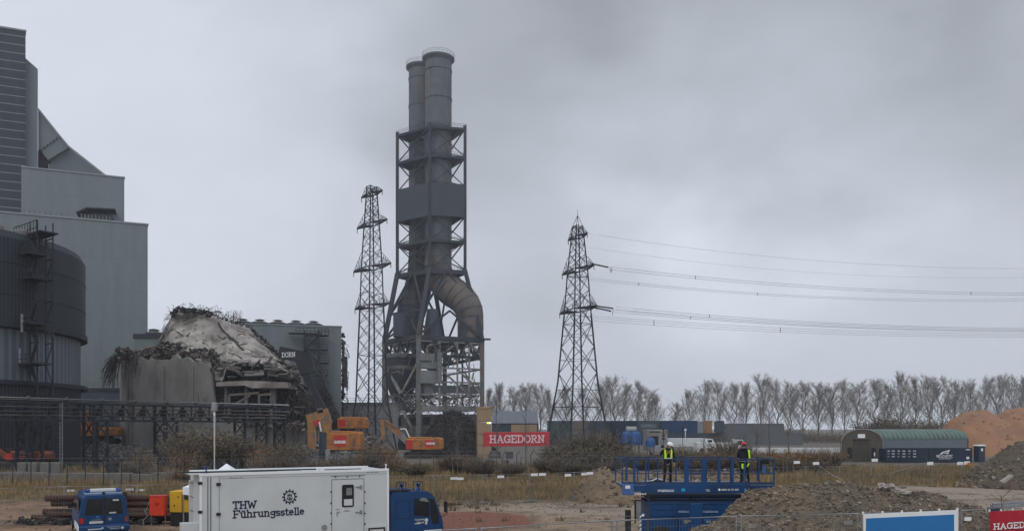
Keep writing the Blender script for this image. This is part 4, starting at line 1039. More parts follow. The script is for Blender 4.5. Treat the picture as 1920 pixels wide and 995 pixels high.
for (a, b, c_, d_, o) in ((788, 815, 662, 676, 1.2), (788, 820, 678, 690, .8), (788, 820, 694, 718, 1.0), (820, 829, 660, 718, 1.4), (796, 812, 720, 738, -1), (790, 900, 722, 736, -3)):
    m_ = MB(); npanel(m_, a, b, c_, d_, o); m_.build('cladding_sheet', 'sheet_grey', ab, world=True)
ur = MB()
for dx in (0, .9): p = W(816 + dx * 5, 655, 247); ur.path([p, p - Vector((0, 0, 4)), p + Vector((1.2, 0, -5.5)), p + Vector((1.2, 0, -9))], .22, 8)
p = W(801, 650, 246.5); ur.path([p + Vector((4, 0, 1)), p + Vector((1, 0, .6)), p, p - Vector((0, 0, 4))], .3, 8); each(ur, 'bent_pipe', 'steel_light', ab, world=True, smooth=40)
gd = MB(); 
for a_, b_ in (('N', 'R'), ('R', 'B')):
    gd.beam(lerpf(a_, b_, 0, zrow[-1]), lerpf(a_, b_, 1, zrow[-1]), .6, 1.5)
gd.build('girder', 'steel_light', ab, world=True)
# low machine house between the columns
ml = thing('pump_house', 'low grey building with broken openings under the stripped steel structure', 'building', (WX(845, 268), 268, 0))
MB().bx(-22, 9, 0, 8, 0, WZ(776, 268)).build('wall', 'steel_light', ml)
oo = MB()
for px in (745, 775, 800, 822, 843): x = WX(px, 268) - ml.location.x; oo.bx(x - 1.2, x + 1.2, -.3, .5, WZ(797, 268), WZ(781, 268))
each(oo, 'opening', 'black', ml)
# tall tan container standing upright
tcn_ = thing('tall_crate', 'tall tan corrugated crate standing upright right of the chimney base', 'crate', (WX(909, 135), 135, 0), R(8))
stripes('corrugated_tan', (.36, .25, .15), (.28, .19, .12), .3, .55, 'X', rough=.7, bump=.6)
MB().bbx(-1.2, 1.15, 0, 2.4, 0, WZ(762, 135), .05).build('crate_body', 'corrugated_tan', tcn_)
cr = MB()
for z in (.6, 2.2, 4.1, 6.2, 8.3): cr.box((0, -.03, z), (2.3, .1, .12))
cr.build('crate_rail', mat('tan_dark', (.25, .18, .11), rough=.8), tcn_)

# ------------------------------------------------------------------ lattice pylons
def pylon(name, label, px, D, rz, lv, arms, peak=False, ms=.2):
    """lv: (z, body width) from the ground up; arms: (z, half length, depth)"""
    root = thing(name, label, 'pylon', (WX(px, D), D, 0), rz)
    def wd(z): return interp(lv, z)
    def cn(z, i): w_ = wd(z) / 2; return Vector((w_ * (-1, 1, 1, -1)[i], w_ * (-1, -1, 1, 1)[i], z))
    b = MB()
    for (za, wa), (zb, wb) in zip(lv, lv[1:]):
        for i in range(4): b.beam(cn(za, i), cn(zb, i), ms * (1.5 if za < lv[2][0] else 1.15))
    zc = lv[0][0]; zt_ = lv[-1][0]; k = 0
    while zc < zt_ - .3:
        w_ = wd(zc); h = w_ * (.95 if w_ > 4.2 else .8); zn = min(zt_, zc + h)
        if zt_ - zn < .5: zn = zt_
        t_ = ms * (.62 if w_ > 4 else .5)
        for i in range(4):
            j = (i + 1) % 4
            b.beam(cn(zc, i), cn(zn, j), t_); b.beam(cn(zc, j), cn(zn, i), t_)
            if k % 3 == 0: b.beam(cn(zn, i), cn(zn, j), t_)
            if w_ > 4.6:
                m_ = (cn(zc, i) + cn(zn, j)) / 2
                b.beam(m_, (cn(zc, i) + cn(zn, i)) / 2, t_ * .6); b.beam(m_, (cn(zc, j) + cn(zn, j)) / 2, t_ * .6)
        zc = zn; k += 1
    b.build('lattice_body', 'pylon_steel', root)
    for z, hl, dp in arms:
        a = MB(); w_ = wd(z)
        for s_ in (-1, 1):
            tip = Vector((s_ * hl, 0, z)); n_ = max(3, int((hl - w_ / 2) / 1.0))
            for y in (-w_ / 2, w_ / 2):
                a.beam((s_ * w_ / 2, y, z), tip, ms * 1.5); a.beam((s_ * w_ / 2, y, z + dp), tip + Vector((0, 0, .15)), ms * .45)
                for q in range(n_):
                    f0, f1 = q / n_, (q + 1) / n_
                    p0 = Vector((s_ * w_ / 2, y, z)).lerp(tip, f0); p1 = Vector((s_ * w_ / 2, y, z)).lerp(tip, f1)
                    u0 = Vector((s_ * w_ / 2, y, z + dp)).lerp(tip, f0); u1 = Vector((s_ * w_ / 2, y, z + dp)).lerp(tip, f1)
                    a.beam(p0, u1, ms * .35); a.beam(p1, u1, ms * .35)
            for q in range(n_):
                f0, f1 = q / n_, (q + 1) / n_
                p0 = Vector((s_ * w_ / 2, -w_ / 2, z)).lerp(tip, f0); p1 = Vector((s_ * w_ / 2, w_ / 2, z)).lerp(tip, f1)
                a.beam(p0, p1, ms * .5); a.beam((p0.x, -p0.y, z), (p1.x, -p1.y, z), ms * .5); a.beam(p0, (p0.x, -p0.y, z), ms * .5)
        for y in (-w_ / 2, w_ / 2): a.beam((-w_ / 2, y, z), (w_ / 2, y, z), ms); a.beam((-w_ / 2, y, z + dp), (w_ / 2, y, z + dp), ms * .6)
        a.build('crossarm', 'pylon_steel', root)
        for s_ in (-1, 1): MB().path([(s_ * hl, 0, z), (s_ * hl, 0, z - .9)], .09, 5).build('arm_hook', 'pylon_steel', root)
    if peak:
        p_ = MB(); z = lv[-1][0]
        for i in range(4): p_.beam(cn(z, i), (0, 0, z + 2.2), ms * .5)
        p_.beam((0, 0, z + 2.2), (0, 0, z + 3.4), ms * .3)
        p_.build('peak', 'pylon_steel', root)
    return root
kz = 160 / 1507; 
pylon('lattice_pylon', 'left lattice pylon with four short crossarms and no wires', 697, 160, R(-46),
      [(0, 7.2), (10.2, 4.5), (29.6, 3.3), (37.4, 2.9), (45.8, 2.1), (51.9, 1.5), (53.0, 1.4)],
      [(WZ(364, 160), 3.6, 1.5), (WZ(420, 160), 5.2, 2.0), (WZ(502, 160), 6.5, 3.0), (WZ(574, 160), 6.0, 2.6)], ms=.155)
rp = pylon('lattice_pylon', 'right lattice pylon carrying the wires to the right', 1083, 165, R(-62),
      [(0, 9.8), (14.4, 5.9), (WZ(590, 165), 4.0), (WZ(510, 165), 3.0), (WZ(424, 165), 1.5)],
      [(WZ(444, 165), 3.6, 1.8), (WZ(506, 165), 6.0, 2.6), (WZ(581, 165), 7.0, 3.0)], peak=True, ms=.165)
# wires
def wire(p3, DD, r_=.022, n_=26):
    (x0, y0), (x1_, y1), (x2, y2) = p3; pts_ = []
    for i in range(n_ + 1):
        x = lerp(x0, x2, i / n_)
        y = y0 * (x - x1_) * (x - x2) / ((x0 - x1_) * (x0 - x2)) + y1 * (x - x0) * (x - x2) / ((x1_ - x0) * (x1_ - x2)) + y2 * (x - x0) * (x - x1_) / ((x2 - x0) * (x2 - x1_))
        pts_.append(W(x, y, DD + (x - x0) / (x2 - x0) * 40))
    return pts_
mat('wire', (.12, .13, .14), rough=.6, metal=.3)
def wires(label, sets, DD, r_=.024, spacers=()):
    p0 = wire(sets[0], DD)[0]; root = thing('power_line', label, 'power line', p0)
    for s_ in sets: MB().path(wire(s_, DD), r_, 4).build('conductor', 'wire', root, world=True)
    sp_ = MB()
    for f_ in spacers:
        a, b = wire(sets[0], DD, n_=100)[int(f_ * 100)], wire(sets[-1], DD, n_=100)[int(f_ * 100)]; sp_.beam(a + Vector((0, 0, .1)), b - Vector((0, 0, .1)), .12)
    if spacers: each(sp_, 'spacer', 'wire', root, world=True)
wires('topmost single thin earth wire running right from the pylon tip arm', [[(1099, 437), (1500, 486), (1990, 503)]], 162, .02)
wires('second single thin earth wire, just below the topmost one', [[(1100, 463), (1500, 509), (1990, 518)]], 168, .016)
wires('twin conductors hanging from the long black insulator of the middle crossarm', [[(1143, 500), (1500, 534), (1990, 549)], [(1143, 505), (1500, 538), (1990, 553)]], 160, .03, (.19, .8))
wires('twin conductors leaving the rear side of the middle crossarm, below the upper pair', [[(1100, 520), (1500, 554), (1990, 558)], [(1100, 524), (1500, 557), (1990, 562)]], 170, .026, (.11, .36))
wires('twin conductors from the upper insulator of the lowest crossarm', [[(1155, 575), (1500, 602), (1990, 615)], [(1155, 580), (1500, 605), (1990, 618)]], 159, .03, (.21,))
wires('twin conductors from the lower insulator of the lowest crossarm', [[(1152, 581), (1500, 608), (1990, 619)], [(1152, 585), (1500, 610), (1990, 621)]], 160, .03, (.17,))
wires('lowest group of three conductors leaving the rear of the lowest crossarm', [[(1112, 592), (1500, 616), (1990, 625)], [(1112, 596), (1500, 620), (1990, 628)], [(1112, 601), (1500, 624), (1990, 631)]], 171, .026, (.13, .4))
mat('insulator', (.02, .022, .026), rough=.4)
def insul(a, b, D_):
    p, q = W(*a, D_), W(*b, D_); m_ = MB(); n_ = 26
    m_.path([p.lerp(q, i / n_) for i in range(n_ + 1)], [(.2 if i % 2 else .1) for i in range(n_ + 1)], 8); m_.build('insulator', 'insulator', rp, world=True)
insul((1108, 494), (1141, 501), 160); insul((1115, 573), (1150, 578), 159.5); insul((1113, 576), (1146, 583), 160)
lp_ = MB()
for a, b in (((1144, 502), (1144, 511)), ((1147, 502), (1147, 511)), ((1150, 580), (1148, 590)), ((1103, 519), (1068, 519)), ((1108, 594), (1072, 590))): lp_.beam(W(*a, 161), W(*b, 161), .1)
each(lp_, 'jumper', 'insulator', rp, world=True)
# ------------------------------------------------------------------ bare poplars
def bare_tree_meshes(seed, H=20.0, spread=.25, narrow=1.0):
    random.seed(seed); tk_ = MB(); tw = MB()
    pts_ = [Vector((0, 0, 0))]; 
    for i in range(1, 9): pts_.append(Vector((rnd(-.12, .12) * i, rnd(-.12, .12) * i, H * .92 * i / 8)))
    tk_.path(pts_, [.17 * (1 - i / 9) ** .9 + .02 for i in range(9)], 6)
    def at(f): i = min(7, int(f * 8)); return pts_[i].lerp(pts_[i + 1], f * 8 - i)
    nl = 40
    for k in range(nl):
        f = .14 + .8 * (k + rnd(0, .8)) / nl; p = at(f); az = rnd(0, 6.28); tilt = R(rnd(12, 38)) * (1.25 - .5 * f)
        ln = H * (.42 * (1 - f) + .13) * rnd(.8, 1.1) * narrow; d = Vector((math.cos(az) * math.sin(tilt), math.sin(az) * math.sin(tilt), math.cos(tilt)))
        lp = [p]; dd = d.copy()
        for q in range(5): dd = (dd + Vector((rnd(-.12, .12), rnd(-.12, .12), .06))).normalized(); lp.append(lp[-1] + dd * ln / 5)
        r0 = .046 * (1.15 - f); tk_.path(lp, [r0 * (1 - i / 6) + .012 for i in range(6)], 4, cap=False)
        for m_ in range(12):
            g_ = rnd(.12, 1.0); i = min(4, int(g_ * 5)); p2 = lp[i].lerp(lp[i + 1], g_ * 5 - i) if i < 5 else lp[-1]
            d2 = (dd + Vector((rnd(-.75, .75), rnd(-.75, .75), rnd(-.1, .4)))).normalized(); l2 = ln * rnd(.22, .42) * (1.1 - .5 * g_)
            e2 = p2 + d2 * l2; tw.path([p2, (p2 + e2) / 2 + Vector((rnd(-.1, .1), rnd(-.1, .1), .1)), e2], [.018, .014, .008], 3, cap=False)
            for t_ in range(9):
                h_ = rnd(.2, 1); p3 = p2.lerp(e2, h_); d3 = (d2 + Vector((rnd(-.8, .8), rnd(-.8, .8), rnd(-.2, .6)))).normalized() * rnd(.5, 1.5)
                q = p3 + d3; s_ = Vector((rnd(-1, 1), rnd(-1, 1), 0)).normalized() * .02
                tw.add([p3 - s_, p3 + s_, q], [(0, 1, 2)])
    return tk_, tw
poplars = []
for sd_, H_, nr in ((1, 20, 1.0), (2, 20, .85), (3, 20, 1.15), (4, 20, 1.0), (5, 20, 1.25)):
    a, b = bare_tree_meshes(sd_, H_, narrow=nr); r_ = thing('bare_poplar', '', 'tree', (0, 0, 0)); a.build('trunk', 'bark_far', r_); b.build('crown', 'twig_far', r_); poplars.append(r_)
def ordinal(i): return ['first', 'second', 'third', 'fourth', 'fifth', 'sixth', 'seventh', 'eighth', 'ninth', 'tenth', 'eleventh', 'twelfth', 'thirteenth', 'fourteenth', 'fifteenth', 'sixteenth', 'seventeenth', 'eighteenth', 'nineteenth', 'twentieth', 'twenty-first', 'twenty-second', 'twenty-third', 'twenty-fourth', 'twenty-fifth', 'twenty-sixth', 'twenty-seventh', 'twenty-eighth', 'twenty-ninth', 'thirtieth'][i]
used = []
random.seed(50)
def place_tree(px, ytop, D_, label, k, grp):
    src = poplars[k]; H = WZ(ytop + rnd(-4, 7), D_) - .9; s_ = H / 19.6; loc = (WX(px, D_), D_, .8)
    e_ = rnd(1.15, 1.65); sc_ = (s_ * e_, s_ * e_, s_ * rnd(.93, 1.05))
    if k not in used:
        used.append(k); src.location = loc; src.rotation_euler = (0, 0, rnd(0, 6)); src.scale = sc_; src['label'] = label; o = src
    else: o = dup(src, loc, rnd(0, 6), label, sc_)
    o['group'] = grp; return o
ga = 'bare poplars behind the red banner and the containers, left of the gap'
row = [(917, 728), (936, 722), (962, 721), (988, 720), (1012, 722), (1030, 728), (1062, 722), (1096, 730), (1132, 716), (1150, 713), (1172, 714), (1196, 718), (1216, 728), (1228, 742)]
for i, (x, y) in enumerate(row): place_tree(x, y, 262 + rnd(-8, 8), f'{ordinal(i)} bare poplar from the left in the left row, between chimney and gap', i % 5, ga)
gb = 'bare poplars of the long right row'
row2 = [(1268, 748), (1292, 728), (1322, 720), (1348, 711), (1378, 718), (1398, 714), (1428, 710), (1458, 722), (1482, 718), (1508, 715), (1534, 714), (1560, 710), (1584, 709), (1610, 716), (1640, 710), (1664, 712), (1690, 708), (1716, 707), (1742, 712), (1764, 710), (1790, 712), (1816, 710), (1846, 708), (1872, 712), (1898, 705), (1922, 704), (1950, 702)]
for i, (x, y) in enumerate(row2): place_tree(x, y, 250 + rnd(-12, 10), f'{ordinal(i)} bare poplar from the left in the long row right of the gap', (i * 2 + 1) % 5, gb)

hgm = MB(); random.seed(55)
for i in range(26000):
    px = rnd(900, 1960); D_ = rnd(212, 246)
    if px < 1270 and px > 1235 and random.random() < .6: continue
    x = WX(px, D_); k = .6 + noise.noise((x * .06, 0, 4)) * 1.1 + noise.noise((x * .3, 2, 4)) * .5
    if px > 1470: k += .7
    h = max(.4, k * 3.2) * rnd(.5, 1.1); z = .8; a = rnd(-.5, .5); zb_ = z + h * rnd(0, .75); s_ = rnd(.03, .07)
    hgm.add([(x - s_, D_, zb_), (x + s_, D_, zb_), (x + a * 1.5, D_ + rnd(-.5, .5), zb_ + rnd(.5, 1.3))], [(0, 1, 2)])
hgm.build('hedgerow', 'scrub_brown', kind='stuff')
# ------------------------------------------------------------------ bushes
def bush_mesh(seed, w_=3.0, h_=3.0, stems=130, leaves=900, leaf=.1):
    random.seed(seed); s_ = MB(); lf = MB()
    for i in range(stems):
        a = rnd(0, 6.28); r0 = rnd(0, w_ * .22); p = Vector((r0 * math.cos(a), r0 * math.sin(a), 0)); out_ = rnd(.1, 1) ** .7
        d = Vector((math.cos(a) * out_ * w_ * .5, math.sin(a) * out_ * w_ * .5, h_ * rnd(.55, 1) * (1 - .35 * out_ ** 2)))
        m_ = p + d * .5 + Vector((rnd(-.2, .2), rnd(-.2, .2), .1 * h_)); e_ = p + d
        s_.path([p, m_, e_], [.03, .022, .01], 3, cap=False)
        for k in range(7):
            f = rnd(.25, 1); q = m_.lerp(e_, (f - .5) * 2) if f > .5 else p.lerp(m_, f * 2); t_ = q + Vector((rnd(-.6, .6), rnd(-.6, .6), rnd(-.1, .7))) * .22 * h_
            v_ = Vector((rnd(-1, 1), rnd(-1, 1), 0)).normalized() * .014; s_.add([q - v_, q + v_, t_], [(0, 1, 2)])
            for j in range(int(leaves / stems / 7) + 1):
                if random.random() > leaves / stems / 7 % 1 and j == int(leaves / stems / 7): continue
                c = q.lerp(t_, rnd(.2, 1.1)) + Vector((rnd(-.1, .1), rnd(-.1, .1), rnd(-.1, .1))); u_ = Vector((rnd(-1, 1), rnd(-1, 1), rnd(-1, 1))).normalized() * leaf * rnd(.4, 1); x_ = u_.cross(Vector((rnd(-1, 1), rnd(-1, 1), rnd(-1, 1)))).normalized() * leaf * .4
                lf.add([c - u_, c + x_, c + u_, c - x_], [(0, 1, 2, 3)])
    return s_, lf
bushes = {}
def mk_bush(key, seed, leafm, **k):
    s_, lf = bush_mesh(seed, **k); r_ = thing('bush', '', 'bush'); s_.build('stems', 'scrub_brown', r_); lf.build('foliage', leafm, r_); bushes[key] = [r_, False]
mk_bush('dark', 61, 'scrub_leaf', stems=170, leaves=2300, leaf=.11); mk_bush('bare', 62, 'scrub_brown', stems=230, leaves=900, leaf=.07); mk_bush('orange', 63, 'scrub_orange', stems=130, leaves=2000, leaf=.09); mk_bush('mixed', 64, 'scrub_orange', stems=150, leaves=700, leaf=.09)
random.seed(65)
def place_bush(key, px, ytop, D_, label, wf=1.0, grp='bushes along the security fence'):
    src = bushes[key]; h = (WZ(ytop, D_)) / 3.0; loc = (WX(px, D_), D_, 0); sc_ = (h * wf, h * wf, h)
    if not src[1]:
        o = src[0]; src[1] = True; o.location = loc; o.scale = sc_; o.rotation_euler = (0, 0, rnd(0, 6)); o['label'] = label
    else: o = dup(src[0], loc, rnd(0, 6), label, sc_)
    o['group'] = grp
BL = [('dark', 372, 792, 92, 'tall dark brown bush under the pipe bridge, left of the lamp pole', 1.2), ('bare', 350, 818, 88, 'bare shrub left of the tall dark bush, before the pipe bridge', 1.3), ('orange', 352, 838, 86, 'orange brown bush at the left foot of the tall dark bush', 1.2),
      ('dark', 425, 800, 90, 'dark bush just right of the lamp pole', 1.2), ('bare', 452, 812, 90, 'bare bush before the second trestle of the pipe bridge', 1.1), ('orange', 484, 842, 84, 'bright orange bush above the white truck box', .8), ('mixed', 508, 822, 88, 'orange brown bush right of the bright orange one', 1.1),
      ('dark', 540, 826, 90, 'dark bush between pipe bridge end and the big excavator', 1.3), ('bare', 520, 846, 80, 'low bare bush above the middle of the truck box', 1.6), ('mixed', 268, 838, 82, 'sparse orange bush left of the black steel rack', .8), ('mixed', 300, 868, 78, 'low orange bush behind the yellow generator', 1.8), ('orange', 340, 872, 76, 'low orange bush left of the white tent roof', 1.6), ('bare', 250, 858, 80, 'low bare bush beside the black bin', 1.2),
      ('bare', 640, 852, 86, 'bare bush in front of the big excavator tracks', 1.5), ('mixed', 668, 845, 90, 'brown bush right of the big excavator', 1.3), ('mixed', 702, 822, 94, 'tall brown bush between the two excavator groups', .9), ('orange', 725, 832, 94, 'orange bush left of the small excavator', 1.0), ('bare', 690, 840, 92, 'bare bush beside the tall brown one', 1.2), ('mixed', 742, 852, 88, 'low brown bush before the small excavator', 1.4),
      ('dark', 780, 862, 84, 'low dark bush under the small excavator', 1.8), ('mixed', 838, 848, 90, 'brown bush right of the small excavator', 1.2), ('bare', 860, 845, 90, 'bare bush before the scrap heap', 1.6), ('mixed', 885, 850, 86, 'brown bush left of the banner legs', 1.3), ('bare', 905, 852, 84, 'low bare bush under the left end of the banner', 1.4),
      ('dark', 1058, 826, 98, 'dark bush left part of the large thicket right of the banner', 1.6), ('bare', 1095, 800, 100, 'tallest bare bush of the thicket below the right pylon', 1.5), ('bare', 1125, 802, 101, 'bare bush at the right of the tallest one in the thicket', 1.5), ('dark', 1150, 826, 98, 'dark bush at the right end of the thicket below the right pylon', 1.5), ('dark', 1112, 830, 94, 'dark bush in the middle front of the thicket', 1.7),
      ('bare', 1030, 850, 88, 'low bare bush below the right end of the banner', 1.8), ('bare', 1180, 842, 92, 'low bare bush below the blue tanks', 1.8), ('bare', 1215, 845, 90, 'low bare bush left of the white-helmeted worker', 1.8), ('dark', 1290, 832, 94, 'dark bush between the two workers, nearer the white helmet', 1.3), ('dark', 1310, 845, 90, 'low dark bush in the middle between the two workers', 1.6),
      ('mixed', 1335, 835, 92, 'brown bush between the workers, left of the tall bare one', 1.4), ('bare', 1368, 812, 96, 'tall bare bush left of the red-helmeted worker', 1.2), ('mixed', 1400, 838, 92, 'brown bush behind the red-helmeted worker', 1.5), ('orange', 1432, 836, 96, 'orange bush right of the red-helmeted worker', 1.4), ('orange', 1462, 840, 96, 'orange bush, second right of the red-helmeted worker', 1.5), ('orange', 1495, 836, 98, 'orange bush, third right of the red-helmeted worker', 1.5),
      ('mixed', 1525, 836, 98, 'orange brown bush, fourth right of the red-helmeted worker', 1.5), ('mixed', 1556, 834, 100, 'orange brown bush beside the left corner of the arched hut', 1.3), ('dark', 1480, 856, 92, 'low dark bush before the orange ones', 1.8), ('dark', 1530, 858, 92, 'low dark bush left of the arched hut', 1.9), ('dark', 1420, 858, 88, 'low dark bush behind the lift control box', 1.8),
      ('bare', 960, 862, 84, 'low bare bush under the middle of the banner', 1.8), ('bare', 1065, 858, 86, 'low bare bush before the large thicket', 2.0), ('bare', 1140, 858, 86, 'low bare bush left of the lift behind the meadow', 2.0), ('bare', 590, 856, 84, 'low bare bush above the truck door', 1.8),
      ('dark', 1680, 772, 235, 'dark evergreen bush among the poplars behind the hut', 1.3), ('dark', 1755, 778, 230, 'dark bush between poplars and the sand hill', 1.3), ('dark', 1640, 780, 236, 'lower dark bush among the poplars, left above the hut', 1.3)]
for b in BL: place_bush(*b)
# thin saplings tied to stakes
def sapling(px, ytop, D_, label, seed):
    random.seed(seed); H = WZ(ytop, D_); o = thing('sapling', label, 'young tree', (WX(px, D_), D_, 0), 0, 'staked saplings along the fence')
    a = MB(); a.path([(0, 0, 0), (rnd(-.1, .1), 0, H * .5), (rnd(-.15, .15), 0, H)], [.065, .05, .012], 5); a.build('trunk', 'bark', o)
    c = MB()
    for i in range(46):
        z = H * rnd(.35, .98); az = rnd(0, 6.28); ln = H * .17 * rnd(.5, 1.2); d = Vector((math.cos(az) * .5, math.sin(az) * .5, 1)).normalized() * ln; c.path([(0, 0, z), Vector((0, 0, z)) + d * .5 + Vector((0, 0, .05)), Vector((0, 0, z)) + d], [.016, .012, .005], 3, cap=False)
    c.build('crown', 'twig', o)
    s_ = MB()
    for x, y in ((-.55, 0), (.55, 0), (0, .5)): s_.beam((x, y, 0), (x, y, 1.9), .09)
    s_.beam((-.55, 0, 1.8), (.55, 0, 1.8), .08); s_.build('stake', 'scrub_brown', o)
for i, (px, y, lb) in enumerate([(931, 752, 'tallest staked sapling, before the letter A of the banner'), (986, 768, 'staked sapling before the letter O of the banner'), (1047, 800, 'short staked sapling right of the banner end'), (1091, 812, 'staked sapling before the left part of the thicket'), (1138, 806, 'staked sapling before the right part of the thicket'),
     (1320, 780, 'staked sapling before the white wall between the workers'), (1418, 782, 'staked sapling just right of the red helmet'), (1442, 790, 'staked sapling second right of the red helmet'), (1478, 792, 'staked sapling third right of the red helmet'), (858, 800, 'staked sapling before the scrap heap')]): sapling(px, y, 88 + i % 3, lb, 70 + i)

# ------------------------------------------------------------------ undergrowth band
random.seed(80); ug = MB()
for i in range(30000):
    y = rnd(76, 112); x = rnd(-.62, .66) * y
    if x > WX(1570, y) and y > 100: continue
    k = noise.noise((x * .15, y * .15, 20))
    if k < -.05: continue
    h = rnd(.25, .8) * (.5 + k * 1.4); a = rnd(0, 6.28); d = rnd(.02, .05); lx, ly = rnd(-.35, .35) * h, rnd(-.35, .35) * h
    ug.add([(x - d * math.cos(a), y - d * math.sin(a), 0), (x + d * math.cos(a), y + d * math.sin(a), 0), (x + lx, y + ly, h)], [(0, 1, 2)])
ug.build('undergrowth', 'scrub_leaf', kind='stuff')

# ------------------------------------------------------------------ hall, containers, tanks far right
fh = thing('tarpaulin_hall', 'pale grey tarpaulin roof above dark containers, behind the red banner', 'hall', (WX(966, 240), 240, 0))
mat('tarp', (.27, .3, .34), (.23, .26, .3), scale=.4, rough=.6, stretch=(1, 1, .3), bump=.4)
hw_ = 44 / F * 240 
MB().prism([(-hw_, WZ(793, 240)), (hw_, WZ(793, 240)), (hw_ - .6, WZ(770, 240)), (-hw_ + 1, WZ(770, 240))], (0, 0, 0), (1, 0, 0), (0, 0, 1), (0, 9, 0)).build('tarpaulin_roof', 'tarp', fh)
rbb = MB()
for i in range(7): x = -hw_ + .8 + i * (2 * hw_ - 1.4) / 6; rbb.beam((x, -.06, WZ(793, 240)), (x + .1, -.06, WZ(770, 240)), .12)
rbb.build('roof_rib', 'galv', fh)
MB().bx(-hw_, hw_, .5, 8, .8, WZ(793, 240)).build('wall', 'panel_blue', fh); MB().bx(-1.2, 6.5, .2, .8, .8, WZ(795, 240)).build('timber_panel', 'corrugated_tan', fh)
cont_cols = {'slate': ((.055, .07, .088), (.045, .058, .072)), 'blue': ((.025, .055, .13), (.02, .042, .1)), 'grey': ((.13, .14, .15), (.11, .12, .128)), 'orange': ((.3, .16, .07), (.24, .125, .06)), 'pale': ((.24, .255, .265), (.2, .215, .225)), 'teal': ((.06, .085, .098), (.05, .07, .082)), 'navy': ((.02, .034, .06), (.016, .028, .048)), 'brown': ((.15, .13, .115), (.12, .1, .09))}
for k, (a, b) in cont_cols.items(): stripes('cont_' + k, a, b, .28, .5, 'X', rough=.55, bump=.5)
def container(px0, px1, D_, z, colr, label, h=2.9, rz=0):
    x0, x1_ = WX(px0, D_), WX(px1, D_); L_ = x1_ - x0; o = thing('shipping_container', label, 'container', ((x0 + x1_) / 2, D_, z), rz, 'shipping containers')
    MB().bx(-L_ / 2 + .1, L_ / 2 - .1, .05, 2.4, .12, h - .12).build('corrugated_wall', 'cont_' + colr, o)
    f_ = MB(); e_ = L_ / 2
    for x in (-e_ + .07, e_ - .07): f_.bx(x - .07, x + .07, 0, .14, 0, h)
    f_.bx(-e_ + .14, e_ - .14, 0, .12, 0, .13); f_.bx(-e_ + .14, e_ - .14, 0, .12, h - .13, h - .002); f_.build('frame', 'cont_' + colr, o)
    return o
z = .9; h = 2.9
C1 = [(1016, 1062, 192, 'slate'), (1062, 1108, 192, 'grey'), (1108, 1156, 192, 'slate'), (1156, 1240, 190, 'blue'), (1240, 1330, 189, 'slate'), (1330, 1420, 192, 'grey'), (1420, 1505, 193, 'grey')]
for i, (a, b, D_, c_) in enumerate(C1): container(a, b, D_, z, c_, f'{ordinal(i)} container from the left in the bottom layer, {c_} painted')
C2 = [(1026, 1072, 192, 'teal'), (1072, 1104, 192, 'brown'), (1104, 1146, 192, 'slate'), (1146, 1195, 190, 'navy'), (1195, 1240, 190, 'teal'), (1240, 1308, 189, 'blue')]
for i, (a, b, D_, c_) in enumerate(C2): container(a, b, D_, z + h, c_, f'{ordinal(i)} container from the left in the upper layer, {c_} painted')
container(1308, 1321, 189, z + h, 'pale', 'small pale container on the upper layer, left of the orange one', 2.7); container(1321, 1335, 189, z + h, 'orange', 'small orange container on the upper layer'); container(1343, 1358, 190, z + h, 'teal', 'small teal container on the upper layer, right of the orange one'); container(1362, 1412, 200, z + h * .9, 'grey', 'grey container at the right of the upper layer', 2.6); container(1412, 1470, 201, z + h * .9, 'grey', 'last grey container on the right of the upper layer', 2.6)
o = [q for q in COL.objects if q.get('label', '').startswith('fifth container from the left in the upper')][0]
plain_text('lettering', 'COPA SHIPPING' if False else 'SHIPPING', (-2.0, -.012, 1.3), (1, 0, 0), (0, 0, 1), .8, mat('faded_white', (.3, .33, .35), rough=.7), o, width=3.6)
# white trucks parked
def van_far(px, py, D_, L_, H_, label):
    o = thing('parked_truck', label, 'truck', (WX(px, D_), D_, .6)); b = MB().bbx(-L_ / 2, L_ / 2 - 1.9, 0, 2.3, .9, .9 + H_, .05); b.build('box_body', 'white_box', o)
    c = MB().prism([(L_ / 2 - 1.8, .5), (L_ / 2, .5), (L_ / 2, 1.5), (L_ / 2 - .4, 2.4), (L_ / 2 - 1.8, 2.5)], (0, .1, 0), (1, 0, 0), (0, 0, 1), (0, 2.1, 0)); c.build('cab', 'white_paint', o); MB().bx(L_ / 2 - 1.3, L_ / 2 - .45, .07, .12, 1.5, 2.2).build('window', 'glass_dark', o)
    for x in (-L_ / 2 + 1, L_ / 2 - 1): MB().tube((x, -.02, .45), (x, .4, .45), .45, n=14).build('wheel', 'rubber', o)
van_far(1295, 830, 150, 9, 1.6, 'white truck parked before the containers, between the two workers'); van_far(1352, 838, 140, 8.5, 1.0, 'low white flatbed truck parked right of the white truck')
ww = thing('white_barrier', 'long low white barrier behind the orange bushes', 'barrier', (WX(1480, 150), 150, 0)); MB().bbx(-18, 18, 0, .5, .3, 1.35, .05).build('barrier_wall', 'white_box', ww)
jm = MB()
for i in range(13): jm.bx(-18 + i * 3 - .03, -18 + i * 3 + .03, -.02, .02, .35, 1.3)
jm.build('joint', 'steel_grey', ww)
